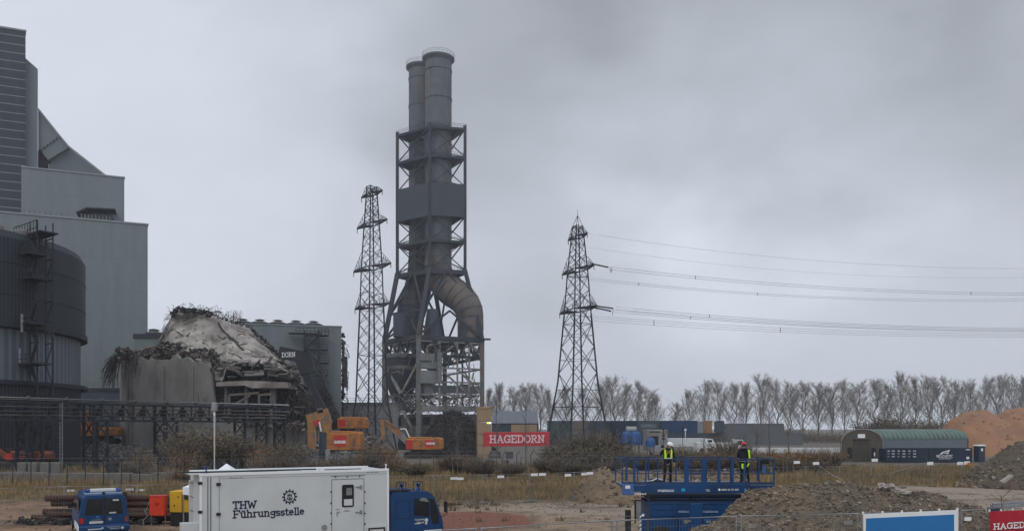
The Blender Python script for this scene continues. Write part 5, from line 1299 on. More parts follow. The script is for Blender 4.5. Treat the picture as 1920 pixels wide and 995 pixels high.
# blue tanks
def tank(px0, px1, ytop, ybot, D_, label):
    x0, x1_ = WX(px0, D_), WX(px1, D_); r_ = (x1_ - x0) / 2; zt_, zb_ = WZ(ytop, D_), WZ(ybot, D_); o = thing('water_tank', label, 'tank', ((x0 + x1_) / 2, D_, zb_ - .8))
    h = zt_ - zb_ + .8; mat('tank_blue', (.03, .09, .25), (.025, .075, .2), scale=2, rough=.4)
    MB().lathe([(.01, h), (r_ * .55, h - .03), (r_ * .92, h - .35), (r_, h - .6), (r_, .8), (.01, .8)], n=24).build('tank_body', 'tank_blue', o, smooth=35)
    q = MB()
    for i in range(8): t_ = 2 * PI * i / 8; q.beam((r_ * math.cos(t_), r_ * math.sin(t_), .8), (r_ * math.cos(t_), r_ * math.sin(t_), h - .6), .09)
    q.build('rib', 'tank_blue', o); lg_ = MB()
    for x in (-r_ * .7, r_ * .7):
        for y in (-r_ * .7, r_ * .7): lg_.beam((x, y, -zb_ + .8), (x, y, .8), .12)
    each(lg_, 'leg', 'steel_grey', o); MB().lathe([(.35, h - .05), (.35, h + .12), (.01, h + .15)], n=12).build('lid', 'tank_blue', o)
tank(1167, 1184, 808, 832, 140, 'left one of the two large blue tanks before the containers'); tank(1182, 1201, 808, 833, 138, 'right one of the two large blue tanks before the containers'); tank(1211, 1228, 820, 837, 136, 'small blue tank right of the two large ones')
sl_ = thing('silo_barrel', 'pale horizontal barrel tank above the large blue tanks', 'tank', (WX(1183, 150), 150, WZ(805, 150) - .7)); MB().path([(-1.0, 0, .7), (-.9, 0, .7), (.9, 0, .7), (1.0, 0, .7)], [.5, .62, .62, .5], 16).build('barrel', 'galv', sl_, smooth=40)
lg_ = MB(); [lg_.beam((x, 0, .2), (x, 0, -4), .14) for x in (-.7, .7)]; each(lg_, 'leg', 'steel_grey', sl_)
ct = thing('grey_lorry', 'light grey lorry with dark doorway beside the small blue tank', 'lorry', (WX(1232, 145), 145, 0)); MB().bbx(-1.6, 1.9, 0, 6, .9, WZ(805, 145), .06).build('box_body', 'steel_light', ct); MB().bx(-1.1, .25, -.05, .02, 1.7, WZ(817, 145)).build('doorway', 'black', ct); MB().bx(-1.3, .6, -.09, -.01, WZ(810, 145), WZ(808, 145)).build('lamp_bar', 'black', ct); MB().bbx(-1.4, 1.7, -1.9, -.06, .6, 1.9, .1).build('cab', 'pale_cab' if 0 else 'galv', ct)
for x in (-1.3, 1.6): MB().tube((x - .15, -1, .5), (x + .15, -1, .5), .5, n=14).build('wheel', 'rubber', ct)
for px, yt, D_, lb in ((1244, 805, 130, 'dark lamp post with two round lamps left of the white helmet'), (1280, 804, 120, 'thin dark post right of the white helmet'), (1281, 806, 122, 'white topped post right of the white helmet')):
    o = thing('lamp_post', lb, 'post', (WX(px + (0 if D_ != 122 else 4), D_), D_, 0)); zt_ = WZ(yt, D_); MB().tube((0, 0, 0), (0, 0, zt_), .07, n=6).build('pole', 'black' if D_ != 122 else 'white_paint', o)
    MB().box((0, 0, zt_ + .1), (.3, .3, .25)).build('lamp_head', 'white_paint' if D_ == 122 else 'black', o)
    if D_ == 130: MB().tube((0, -.25, WZ(816, 130)), (0, .1, WZ(816, 130)), .18, n=10).build('lamp_head', 'black', o); MB().tube((0, -.25, WZ(822, 130)), (0, .1, WZ(822, 130)), .2, n=10).build('lamp_head', 'black', o)

# ------------------------------------------------------------------ arched hut
hD = 121; hx0, hx1 = WX(1577, hD), WX(1655, hD); hut = thing('arched_hut', 'green roofed arched hut with a brown end wall, before the sand hill', 'hut', (hx0, hD, 0), 0)
wv = hx1 - hx0; hr = WZ(804, hD); LX = WX(1818, hD + 4) - hx1
# gable stands frontal, the barrel runs right and slightly away
pr = []
for i in range(25):
    t_ = PI * (1 - i / 24); pr.append((wv / 2 + wv / 2 * math.cos(t_) * 1.0, 2.7 + (hr - 2.7) * math.sin(t_) ** .9))
poly = [(0, 0)] + pr + [(wv, 0)]
ax = Vector((LX, 4.2, 0)); nr_ = 26; P = []
sec = [(wv * .5 + (q[0] - wv * .5), q[1]) for q in poly]
# section swept along the skewed axis: real depth comes from a half width going back
def sec_pt(i, s_):
    a, z = sec[i]; return Vector((a, -.0, z)) + ax * s_
gable = MB().prism(poly, (0, 0, 0), (1, 0, 0), (0, 0, 1), (0, .25, 0)); gable.build('end_wall', 'hut_end', hut)
# body: barrel with axis ax, width direction perpendicular and going backwards
wdir = Vector((-.35, 1, 0)).normalized(); Wd = 6.6
rf_ = MB(); P = []
for i in range(21):
    t_ = PI * i / 20; off = Wd / 2 * (1 - math.cos(t_)); z = 3.35 + (hr - 3.35) * math.sin(t_); r0 = Vector((wv, .1, 0)) + wdir * off; r0.z = z; P.append([r0 + ax * s_ / 20 for s_ in range(21)])
lead = [Vector((wv * .5, .12, hr))] 
# roof lead-in over the gable: ruled surface from the gable arch to the barrel start
G = [Vector((wv / 2 + wv / 2 * math.cos(PI / 2 * (1 - i / 20)), .25, 2.7 + (hr - 2.7) * math.sin(PI / 2 * (1 - i / 20)) ** .9)) for i in range(21)][::-1]
half = [P[i] for i in range(0, 11)]
rr_ = []
for i in range(21):
    g_ = G[i]; k = i / 2; a_, b_ = P[int(k)][0], P[min(20, int(k) + 1)][0]; s0 = a_.lerp(b_, k - int(k)); rr_.append([g_.lerp(s0, q / 4) for q in range(5)])
rf_.grid(P); rf_.grid(rr_)
stripes('hut_roof_ribs', (.085, .15, .115), (.12, .165, .145), .8, .62, 'X', rough=.6, bump=.2, noise_amt=.5)
rf_.build('roof', 'hut_roof_ribs', hut, smooth=60)
MB().prism([(0, 0), (ax.length, 0), (ax.length, 3.35), (0, 3.35)], (wv, .15, 0), ax.normalized(), (0, 0, 1), wdir * .3).build('side_wall', 'hut_side', hut)
e_ = Vector((wv, .1, 0)) + ax; MB().prism([(Wd / 2 * (1 - math.cos(PI * i / 16)), 3.35 + (hr - 3.35) * math.sin(PI * i / 16)) for i in range(17)] + [(Wd, 0), (0, 0)], e_, wdir, (0, 0, 1), -ax.normalized() * .2).build('rear_wall', 'hut_end', hut)
hd = MB(); 
hd.bx(wv * .3, wv * .68, -.06, -.0, 0, 3.2); hd.build('door', mat('hut_door', (.07, .06, .048), (.055, .048, .04), scale=2, rough=.8), hut)
MB().bx(wv * .28, wv * .7, -.12, 0, 3.2, 3.35).build('door_rail', 'black', hut)
MB().bx(wv * .4, wv * .57, -.1, -.02, 3.55, 4.15).build('sign', 'white_paint', hut)
dk_ = MB(); dk_.bx(wv * .73, wv * .83, -.06, 0, .5, 2.1); dk_.bx(wv * .15, wv * .26, -.06, 0, .5, 2.1); each(dk_, 'window', 'black', hut)
MB().bx(wv * .78, wv * .81, -.16, -.1, .8, 1.4).build('notice', 'white_paint', hut)
for x in (0, wv): MB().tube((x, -.06, 0), (x, -.06, 2.7), .07, n=6).build('downpipe', 'galv', hut)
rl_ = MB(); q = [(p_[0], -.03, p_[1]) for p_ in pr]; rl_.path(q, .07, 5); rl_.build('arch_trim', 'galv', hut)
cD = 117
lc = container(1661, 1823, cD, 0, 'navy', 'long navy container row with a white swoosh logo, standing before the arched hut', h=WZ(839, cD))
plain_text('lettering', 'MB LOGISTIC', (WX(1756, cD) - lc.location.x, -.02, WZ(857, cD)), (1, 0, 0), (0, 0, 1), .42, 'white_paint', lc, width=WX(1786, cD) - WX(1756, cD), bold=.01)
plain_text('small_lettering', 'SPEDITION & LOGISTIK', (WX(1760, cD) - lc.location.x, -.02, WZ(860.2, cD)), (1, 0, 0), (0, 0, 1), .13, 'white_paint', lc, width=WX(1783, cD) - WX(1760, cD)) if False else MB().bx(WX(1760, cD) - lc.location.x, WX(1783, cD) - lc.location.x, -.03, -.01, WZ(859.6, cD), WZ(858.8, cD)).build('underline', 'white_paint', lc)
sw_ = MB(); cx = lc.location.x
def cw(a, b): return (WX(a, cD) - cx, WZ(b, cD))
for pl_ in ([(1762, 851), (1766, 847), (1780, 842.5), (1780, 844), (1768, 848.5), (1764, 852)], [(1774, 850), (1780, 842.5), (1781, 843), (1777, 850.5)], [(1767, 849), (1776, 847.5), (1774, 849.2)]):
    sw_.prism([cw(*q) for q in pl_], (0, -.03, 0), (1, 0, 0), (0, 0, 1), (0, .02, 0))
sw_.build('logo', 'white_paint', lc)
lbm = MB(); random.seed(90)
for i, px in enumerate((1663, 1672, 1682, 1692, 1702, 1712)):
    for k in range(3):
        if i % 2 == 0 and k != 0: w__, hh = 4.5, .8
        else: w__, hh = 5.5, 1.5
        y_ = 844.5 + k * 5.2; a, b = cw(px + (0 if i % 2 else 1), y_ + hh), cw(px + w__, y_ - hh / 2); lbm.bx(a[0], b[0], -.03 - .002 * k, 0, a[1], b[1])
lbm.build('label_plate', mat('plate_grey', (.45, .48, .5), (.3, .33, .36), scale=3, rough=.6), lc)
jj = MB()
for px in (1669, 1679, 1689, 1699, 1709, 1719, 1742, 1774): jj.bx(cw(px, 0)[0] - .05, cw(px, 0)[0] + .05, -.02, .04, .1, WZ(840, cD))
jj.build('container_gap', 'black', lc); a, b = cw(1812, 860), cw(1817, 855.5); MB().bx(a[0], b[0], -.03, 0, a[1], b[1]).build('hazard_plate', 'white_paint', lc); a, b = cw(1811, 843), cw(1819, 841.5); MB().bx(a[0], b[0], -.03, 0, a[1], b[1]).build('number_plate', 'white_paint', lc)
# toilet and white tank
to = thing('portable_toilet', 'dark blue portable toilet with white roof, before the sand hill', 'portable toilet', (WX(1841, 118), 118, 0), R(5)); hh = WZ(836, 118)
MB().bbx(-.52, .52, 0, 1.1, .08, hh, .03).build('cabin', 'cont_navy', to); MB().bbx(-.6, .6, -.08, 1.18, hh, hh + .22, .06).build('roof', 'white_paint', to); MB().bx(-.4, .4, -.03, 0, .2, hh - .15).build('door', 'panel_blue', to); MB().bx(-.15, .15, -.05, -.03, hh - .7, hh - .3).build('sign', 'white_paint', to)
ib = thing('tank_container', 'small white wire-caged tank beside the right earth heap', 'tank', (WX(1871, 96), 96, 0), R(10)); MB().bbx(-.5, .5, -.5, .5, .25, 1.3, .08).build('tank', 'white_box', ib, smooth=30)
cg_ = MB()
for i in range(5):
    for y in (-.54, .54): cg_.beam((-.52 + i * .26, y, .1), (-.52 + i * .26, y, 1.3), .03)
for z in (.3, .65, 1.0, 1.3):
    for y in (-.54, .54): cg_.beam((-.54, y, z), (.54, y, z), .03)
cg_.build('cage', 'galv', ib); MB().bx(-.55, .55, -.55, .55, 0, .12).build('pallet', 'scrub_brown', ib); MB().tube((0, 0, 1.28), (0, 0, 1.36), .12, n=12).build('lid', 'black', ib)

# ------------------------------------------------------------------ banners
def banner(label, px0, px1, yt, yb, D0, D1, text_px, m, text=None, th=1, frame_m='galv', name='banner', legs=True):
    a, b = W(px0, yt, D0), W(px1, yt, D1); o = thing(name, label, 'banner', (a.x, a.y, 0), math.atan2(b.y - a.y, b.x - a.x)); Lx = math.hypot(b.x - a.x, b.y - a.y)
    z1_ = a.z; z0_ = WZ(yb, D0); P = []
    for j in range(7): P.append([(Lx * i / 40, .03 * math.sin(i * .9 + j * .5) * .6, lerp(z0_, z1_, j / 6)) for i in range(41)])
    P2 = [[(x, y + .02, z) for x, y, z in r_] for r_ in P][::-1]
    MB().grid(P + P2 + [P[0]]).build('cloth', m, o, smooth=60)
    if text:
        t0, z_ = on_side(o, text_px[0], text_px[2], 0); t1, _ = on_side(o, text_px[1], text_px[2], 0); _, zt__ = on_side(o, text_px[0], text_px[3], 0)
        slab_text(MB(), text, (t0, -.05, z_), (1, 0, 0), (0, 0, 1), (0, -1, 0), zt__ - z_, width=t1 - t0, sw=.19).build('lettering', 'white_paint' if 'pink_white' not in MATS else 'pink_white', o)
    f_ = MB()
    if legs:
        for x in (0, Lx * .33, Lx * .66, Lx): f_.beam((x, .12, 0), (x, .12, z1_ + .05), .09)
        f_.beam((0, .12, z1_), (Lx, .12, z1_), .07); f_.beam((0, .12, z0_), (Lx, .12, z0_), .07)
        f_.build('frame', frame_m, o)
    return o
mat('pink_white', (.72, .55, .58), (.68, .5, .53), rough=.7)
banner('faded red HAGEDORN banner standing before the containers', 907, 1030, 809.5, 836, 108, 111, (917, 1021, 829, 816), 'banner_red', 'HAGEDORN')
ut = thing('equipment_trailer', 'flat trailer with two grey boxes under the left end of the red banner', 'trailer', (WX(936, 110), 110.5, 0)); MB().bx(-2, 2.2, 0, 1.6, .75, .9).build('bed', 'galv', ut)
bb = MB(); bb.bbx(-1.3, .2, .1, 1.2, .9, 1.9, .05); bb.build('grey_box', 'steel_grey', ut); MB().bbx(.8, 1.9, .1, 1.2, .9, 1.8, .05).build('grey_box', 'steel_grey', ut); MB().bx(-1.1, -.2, .04, .1, 1.2, 1.7).build('pale_panel', 'steel_light', ut)
for x in (-1, 1): MB().tube((x, -.1, .35), (x, .2, .35), .35, n=12).build('wheel', 'rubber', ut)
wl = thing('warning_lamp', 'small lit yellow and white lamp in front of the tan crate', 'lamp', (WX(917, 125), 125, 0)); MB().tube((0, 0, 0), (0, 0, WZ(793, 125)), .04, n=6).build('pole', 'galv', wl); MB().bbx(-.35, 0, -.12, .12, WZ(794, 125), WZ(790.5, 125), .05).build('lamp_glass', mat('lamp_yellow', (.6, .7, .05), emit=((.7, .95, .1), 1.0)), wl); MB().bbx(.02, .33, -.12, .12, WZ(794, 125), WZ(790.5, 125), .05).build('lamp_glass', mat('lamp_white', (.8, .85, .8), emit=((1, 1, .95), 1.0)), wl)
MB().bx(-1.3, -.4, -.03, .03, WZ(791.2, 125), WZ(790.6, 125)).build('arm', 'white_paint', wl)
mat('orange_red', (.3, .07, .03), (.2, .06, .035), scale=2, rough=.7, c3=(.08, .06, .05), s3=1.2)
# ------------------------------------------------------------------ excavators
def excavator(label, loc, rz, arm, L_=5.6, Wd=3.0, bodym='orange', armm='orange_dirty', panel=None, logo=True, cabx=None, scale=1.0, group='orange demolition excavators', hh=1.6):
    """local +x is where the boom points; arm: list of (name, p, q, w, h, mat)"""
    o = thing('excavator', label, 'excavator', loc, rz, group)
    for y in (-1.3, 1.3):
        t_ = MB(); n_ = 26; out_ = []
        for i in range(n_):
            a = 2 * PI * i / n_; out_.append((math.copysign(1.9, math.cos(a)) * 1 + .5 * math.cos(a), .52 + .5 * math.sin(a)))
        t_.prism(out_, (0, y - .3, 0), (1, 0, 0), (0, 0, 1), (0, .6, 0))
        for i in range(13):
            x = -2.2 + i * .37; t_.bx(x, x + .2, y - .33, y + .33, 1.0, 1.07)
        t_.build('track', 'rubber', o)
    MB().bbx(-1.3, 1.3, -1, 1, .55, 1.35, .1).build('undercarriage', 'rubber', o)
    b = MB(); x0 = -L_ / 2 - .4; x1_ = L_ / 2 - 1.3
    zt = 1.4 + hh; kz_ = hh / 1.6; b.bbx(x0 + 1.1, x1_, -Wd / 2, Wd / 2, 1.4, zt - .25, .14); b.bbx(x0, x0 + 1.3, -Wd / 2 - .03, Wd / 2 + .03, 1.4, zt, .16); b.bbx(x0 + 1.35, x1_ - .3, -Wd / 2 + .35, Wd / 2 - .35, zt - .3, zt + .05, .1); b.build('engine_house', bodym, o)
    MB().bbx(x0 - .45, x0 + .35, -Wd / 2 + .05, Wd / 2 - .05, 1.45, 1.3 + hh, .25).build('counterweight', bodym, o)
    p_ = MB(); pa = panel or (x0 + 1.2, x0 + 2.9)
    for s_ in (-1, 1): p_.bx(pa[0], pa[1], s_ * (Wd / 2) - .02, s_ * (Wd / 2) + .02, 1.4 + .22 * hh, 1.4 + .8 * hh)
    q, _q = each(p_, 'red_panel', 'red_panel', o)[::-1]
    if logo:
        slab_text(MB(), 'HAGEDORN', (pa[0] + .12, -Wd / 2 - .03, 2.12), (1, 0, 0), (0, 0, 1), (0, -1, 0), .3, width=pa[1] - pa[0] - .24, sw=.2).build('lettering', 'white_paint', q)
    Z_ = lambda z: 1.4 + (z - 1.4) * (.35 + .65 * kz_)
    c = MB(); cx = x1_ + .65; c.prism([(cx - .7, 1.4), (cx + .75, 1.4), (cx + .85, Z_(2.2)), (cx + .6, Z_(3.15)), (cx - .7, Z_(3.15))], (0, -Wd / 2, 0), (1, 0, 0), (0, 0, 1), (0, 1.2, 0)); c.build('cab', 'black', o)
    for y_ in (-Wd / 2 - .03, -Wd / 2 + 1.21):
        g_ = MB(); g_.prism([(cx - .55, Z_(2.0)), (cx + .6, Z_(2.0)), (cx + .66, Z_(2.25)), (cx + .48, Z_(3.0)), (cx - .55, Z_(3.0))], (0, y_, 0), (1, 0, 0), (0, 0, 1), (0, .02, 0)); g_.build('cab_glass', 'glass_dark', o)
    gv = MB()
    for s_ in (-1, 1):
        for i in range(6): gv.bx(x0 + .25, x0 + 1.0, s_ * (Wd / 2 + .035) - .02, s_ * (Wd / 2 + .035) + .02, 1.75 + i * hh * .1, 1.79 + i * hh * .1)
        for xx in (x0 + 1.1, x0 + 3.1): gv.bx(xx, xx + .03, s_ * (Wd / 2) - .02, s_ * (Wd / 2) + .02, 1.5, zt - .3)
        gv.bx(x0, x1_, s_ * (Wd / 2) - .02, s_ * (Wd / 2) + .02, 1.38, 1.5)
    gv.build('hood_seam', 'black', o)
    dl = MB(); dl.bx(x0 + .2, x0 + 1.0, -.9, .9, zt, zt + .15); dl.tube((x0 + .8, .4, zt), (x0 + .8, .4, zt + .7), .1); dl.tube((x0 + 1.6, -.3, zt), (x0 + 1.6, -.3, zt + .5), .14); dl.build('engine_deck', 'steel_dark', o)
    hr = MB()
    for x in (x0 + .3, x0 + 1.5, x1_ - .4): hr.beam((x, -Wd / 2 + .1, zt - .3), (x, -Wd / 2 + .1, zt + .5), .05)
    hr.beam((x0 + .3, -Wd / 2 + .1, zt + .5), (x1_ - .4, -Wd / 2 + .1, zt + .5), .05); hr.build('handrail', 'steel_dark', o)
    for nm, pl, w0, h0, m_ in arm:
        mm = MB()
        if len(pl) == 2: mm.beam(pl[0], pl[1], w0, h0)
        else:
            for a_, b_ in zip(pl, pl[1:]): mm.beam(a_, b_, w0, h0)
        mm.build(nm, m_, o)
    o.scale = (scale,) * 3
    return o
# big high-reach machine, boom rising up-left to the ruin: points from sight lines in its own plane
EXD = 131; EX = (WX(636, EXD), EXD, 0)
def q(px, py, y=-1.0): 
    p = W(px, py, EXD + y); return (-(p.x - EX[0]) , -y, p.z)      # machine is turned by 180 degrees
hx = excavator('big orange high-reach excavator with a long black boom against the silo ruin', EX, R(180), [
    ('base_boom', [q(611, 838), q(613, 785)], 1.1, 1.4, 'orange_dirty'), ('base_boom', [q(587, 848), q(585, 788)], 1.1, 1.3, 'orange_dirty'), ('boom_head', [q(579, 791), q(618, 778)], 1.2, 2.4, 'orange_dirty'), ('boom_link', [q(588, 822), q(612, 822)], .8, .8, 'orange_dirty'),
    ('red_patch', [q(588, 794, -1.75), q(600, 789, -1.75)], .12, .7, 'red_panel'),
    ('hydraulic_cylinder', [q(599, 790, -1.9), q(602, 808, -1.9)], .22, .22, 'white_paint'), ('hydraulic_cylinder', [q(592, 806, -1.7), q(592, 835, -1.7)], .2, .2, 'galv'),
    ('long_boom', [q(612, 782), q(603, 762), q(572, 700)], .9, 1.0, 'steel_dark'), ('stick', [q(572, 702), q(559, 672)], .9, 1.1, 'steel_dark'), ('stick_head', [q(580, 672), q(524, 660)], 1.0, 1.9, 'steel_dark'),
    ('collar', [q(596, 770), q(607, 768)], 1.2, .8, 'steel_grey'), ('boom_elbow', [q(570, 665), q(578, 700)], 1.1, 2.4, 'steel_dark'),
    ('work_light', [q(606, 819, -2.0), q(609, 819, -2.0)], .3, .3, 'white_paint'), ('step_plate', [q(590, 834, -2), q(599, 834, -2)], .2, .35, 'galv')], L_=6.0, Wd=3.4, panel=(-1.5, .55), logo=False, hh=3.1)
# its panel lettering must read from the viewer's side
MB()
pa = [c_ for c_ in hx.children if c_.name.startswith('red_panel')][0]
slab_text(MB(), 'HAGEDORN', (.45, 1.74, 2.6), (-1, 0, 0), (0, 0, 1), (0, 1, 0), .4, width=1.85, sw=.18).build('lettering', 'white_paint', pa)
sh_ = [c_ for c_ in hx.children if c_.name.startswith('stick_head')][0]
a_, b_ = Vector(q(528, 669.5, -1.62)), Vector(q(554, 668, -1.62)); slab_text(MB(), 'HAGEDORN'[4:], a_, (b_ - a_), (0, 0, 1), (0, 1, 0), .72, width=(b_ - a_).length, sw=.12).build('lettering', 'white_paint', sh_)
excavator('orange excavator with a red flank standing higher, behind the big high-reach machine', (WX(652, 154), 154, 3.4), R(180), [('boom', [(1.4, 0, 2.4), (3.6, 0, 3.9)], .6, .9, 'steel_dark'), ('stick', [(3.6, 0, 3.9), (4.6, 0, 1.8)], .5, .6, 'steel_dark'), ('bucket', [(4.6, 0, 1.8), (4.2, 0, .9)], 1, .8, 'steel_dark')], L_=6.0, panel=(.1, 1.4), logo=False, hh=2.3)
s3 = excavator('small orange and red excavator with its arm folded over the brown bush', (WX(785, 134), 134, 0), R(182), [
    ('boom', [(1.3, -.2, 2.2), (3.3, -.2, 4.2), (5.6, -.2, 6.1)], .55, .85, 'orange_dirty'), ('stick', [(6.0, -.2, 6.5), (5.9, -.2, 3.2)], .5, .7, 'orange_dirty'), ('hydraulic_cylinder', [(1.9, .3, 2.2), (4.4, .3, 4.6)], .18, .18, 'steel_light'), ('hydraulic_cylinder', [(3.4, .3, 4.9), (5.8, .3, 6.4)], .16, .16, 'orange_dirty'),
    ('hose', [(1.3, .5, 3.1), (2.1, .5, 4.9), (3.0, .5, 4.9)], .16, .16, 'white_paint'), ('boom_plate', [(2.1, .4, 2.8), (2.9, .4, 4.3)], .1, .7, 'steel_light')], L_=6.6, panel=(-3.0, -1.2), logo=False, hh=2.1)
pa = [c_ for c_ in s3.children if c_.name.startswith('red_panel')][0]
MB().bx(.9, 1.9, 1.46, 1.53, 1.6, 3.1).build('red_panel', 'red_panel', s3)
slab_text(MB(), 'HAGEDORN', (-1.35, 1.54, 2.35), (-1, 0, 0), (0, 0, 1), (0, 1, 0), .3, width=1.5, sw=.2).build('lettering', 'white_paint', pa)
excavator('yellow orange excavator between tank and ruin, half hidden by the tank', (WX(168, 138), 138, 2.2), R(170), [('boom', [(1, 0, 2.5), (.2, 0, 5.6)], .7, 1.1, 'orange'), ('stick', [(.2, 0, 5.6), (2.4, 0, 5.2)], .6, .7, 'orange')], L_=5, panel=(-.6, .8), logo=False)
excavator('yellow orange excavator with a red stripe, right of the half hidden one', (WX(193, 140), 140, 2.2), R(180), [('boom', [(1, 0, 2.4), (2.2, 0, 3.8)], .6, .8, 'orange')], L_=4.6, panel=(-1.2, .9), logo=False)
excavator('orange red machine in the shade under the pipe bridge at the left edge', (WX(24, 91), 91, 0), R(185), [('boom', [(.6, 0, 1.8), (1.6, 0, 2.6)], .4, .5, 'orange_red')], L_=2.7, bodym='orange_red', panel=(-.9, .1), logo=False, hh=1.1)
excavator('small orange machine beside the ladder under the pipe bridge', (WX(72, 92), 92, 0), R(160), [('boom', [(.4, 0, 1.7), (1.3, 0, 2.4)], .35, .45, 'orange_dirty')], L_=1.9, Wd=1.8, bodym='orange_red', panel=(-.6, .1), logo=False, hh=1.1)

# dark steel slabs standing before the high-reach excavator
s1 = thing('steel_plate', 'tall dark steel plate standing upright before the high-reach excavator', 'steel plate', (WX(604, 118), 118, 0), R(4)); MB().prism([(-.55, 0), (.5, 0), (.62, 4.4), (-.4, 4.5)], (0, 0, 0), (1, 0, 0), (0, 0, 1), (0, .25, 0)).build('plate', 'panel_blue', s1); MB().bx(-.3, -.2, -.05, 0, .3, 3.9).build('stiffener', 'steel_dark', s1)
s2 = thing('concrete_slab', 'light grey slab standing right of the tall dark steel plate', 'slab', (WX(614, 117), 117, 0), R(-5)); MB().bbx(-.33, .36, 0, .3, 0, WZ(842, 117), .05).build('slab', 'steel_light', s2)
rk = thing('steel_rack', 'black steel rack with pale panels standing before the ruin wall', 'rack', (WX(276, 92), 92, 0), R(10)); r_ = MB()
for x in (-1.25, -.6, .25, 1.25): r_.beam((x, 0, 0), (x, 0, 2.3 + x * .08), .13)
for z in (.1, 2.2): r_.beam((-1.3, 0, z), (1.3, 0, z + .1), .14)
for x in (-1.2, 1.2): r_.beam((x, 0, .1), (x, 1.2, .1), .1); r_.beam((x, 1.2, .1), (x, 1.2, 2.2), .1)
r_.build('frame', 'black', rk); r2 = MB()
for i in range(7): r2.box((0, .3, .4 + i * .27), (1.8, .04, .13))
r2.build('panel', 'steel_light', rk)
bn = thing('waste_bin', 'black bin standing on the concrete blocks left of the steel rack', 'bin', (WX(211, 80), 80, .55)); MB().prism([(-.42, 0), (.42, 0), (.5, 1.15), (-.5, 1.15)], (0, -.4, 0), (1, 0, 0), (0, 0, 1), (0, .8, 0)).build('bin_body', 'black', bn); MB().bbx(-.54, .54, -.46, .46, 1.15, 1.25, .03).build('lid', 'black', bn)

# ------------------------------------------------------------------ concrete block wall
random.seed(100)
cbk = MB().bbx(-1.0, 1.0, -.4, .4, 0, 1.05, .06)
first = None; n_ = 0
for i, px in enumerate(range(-12, 335, 40)):
    lb = f'low concrete block in the row along the fence, {ordinal(i)} from the left edge'
    loc = (WX(px, 76), 76 + rnd(-.1, .1), rnd(-.25, 0) - (.1 if px > 240 else 0))
    if first is None:
        first = thing('concrete_block', lb, 'concrete block', loc, rnd(-.03, .03), 'concrete blocks along the fence'); cbk.build('block', 'concrete_block', first)
    else: dup(first, loc, rnd(-.04, .04), lb)
for i, px in enumerate((33, 53, 76, 97)):
    dup(first, (WX(px, 76.2), 77.1, 0), R(0), f'tall upright concrete block behind the row, {ordinal(i)} of four', (.42, .8, 1.75))

# ------------------------------------------------------------------ security fence with angled tops
sf_ = thing('security_fence', 'dark chain-link security fence with slanted post tops, in front of the blocks and bushes', 'fence', (WX(0, 71), 71, 0)); fp = []
for px in list(range(-10, 345, 34)) + list(range(345, 1165, 26)):
    D_ = lerp(71, 90, sstep(200, 700, px)); fp.append(W(px, 800, D_)); 
for p_ in fp:
    m_ = MB(); m_.beam((p_.x, p_.y, 0), (p_.x, p_.y, 2.1), .06); m_.beam((p_.x, p_.y, 2.1), (p_.x + .3, p_.y - .25, 2.5), .05); m_.build('post', 'steel_dark', sf_, world=True)
m_ = MB()
for a, b in zip(fp, fp[1:]):
    for z in (.1, 1.1, 2.05): m_.beam((a.x, a.y, z), (b.x, b.y, z), .018)
    m_.beam((a.x + .3, a.y - .25, 2.45), (b.x + .3, b.y - .25, 2.45), .015)
    n_ = int((b - a).length / .12)
    for i in range(n_):
        t_ = i / n_; q0 = a.lerp(b, t_); q1 = a.lerp(b, min(1, t_ + .5)); q2 = a.lerp(b, max(0, t_ - .5))
        for q_ in (q1, q2): m_.add([(q0.x, q0.y, .1), (q0.x + .006, q0.y, .1), (q_.x, q_.y, 2.05), (q_.x - .006, q_.y, 2.05)], [(0, 1, 2, 3)])
m_.build('mesh', 'galv', sf_, world=True)

# ------------------------------------------------------------------ mobile site fence across the middle distance
def site_panel(a, b, h, label, parent_group, dens=.14, wire=.006, fr=.021):
    a, b = Vector(a), Vector(b); L_ = (b - a).xy.length; o = thing('site_fence_panel', label, 'fence panel', a, math.atan2(b.y - a.y, b.x - a.x), parent_group)
    f_ = MB(); dz = b.z - a.z
    for x, z in ((0.03, 0), (L_ - .03, dz)): f_.tube((x, 0, z), (x, 0, z + h), fr, n=6)
    f_.tube((0, 0, h), (L_, 0, h + dz), fr, n=6); f_.tube((0, 0, .12), (L_, 0, .12 + dz), .018, n=6); f_.build('frame', 'galv', o)
    w_ = MB(); n_ = int(L_ / dens)
    for i in range(1, n_): x = L_ * i / n_; w_.add([(x - wire / 2, 0, .12), (x + wire / 2, 0, .12), (x + wire / 2, 0, h), (x - wire / 2, 0, h)], [(0, 1, 2, 3)])
    for i in range(1, 9): z = h * i / 9; w_.add([(0, .002, z), (L_, .002, z + dz), (L_, .002, z + wire + dz), (0, .002, z + wire)], [(0, 1, 2, 3)])
    w_.build('mesh', 'galv', o); f2 = MB(); f2.bbx(-.35, .35, -.12, .12, -.02, .13, .02); f2.build('fence_foot', 'concrete_block', o)
    return o
A, Bp = Vector((WX(-25, 42), 42, 0)), Vector((WX(905, 54.5), 54.5, 0)); Cp = Vector((WX(2000, 76), 76, 0))
def fence_run(P_, Q_, n_, txt, grp):
    res = []
    for i in range(n_):
        a, b = P_.lerp(Q_, i / n_), P_.lerp(Q_, (i + 1) / n_); a.z, b.z = ground_h(a.x, a.y), ground_h(b.x, b.y)
        if 235 < 960 + F * a.x / a.y < 330: pass
        res.append(site_panel(a, b, 2.0, txt % ordinal(i), grp))
    return res
fa = fence_run(A, Bp, 8, 'thin grey mesh fence panel in the left half, %s from the left', 'mesh fence panels across the meadow')
fb = fence_run(Bp, Cp, 17, 'thin grey mesh fence panel in the right half, %s from the middle', 'mesh fence panels across the meadow')
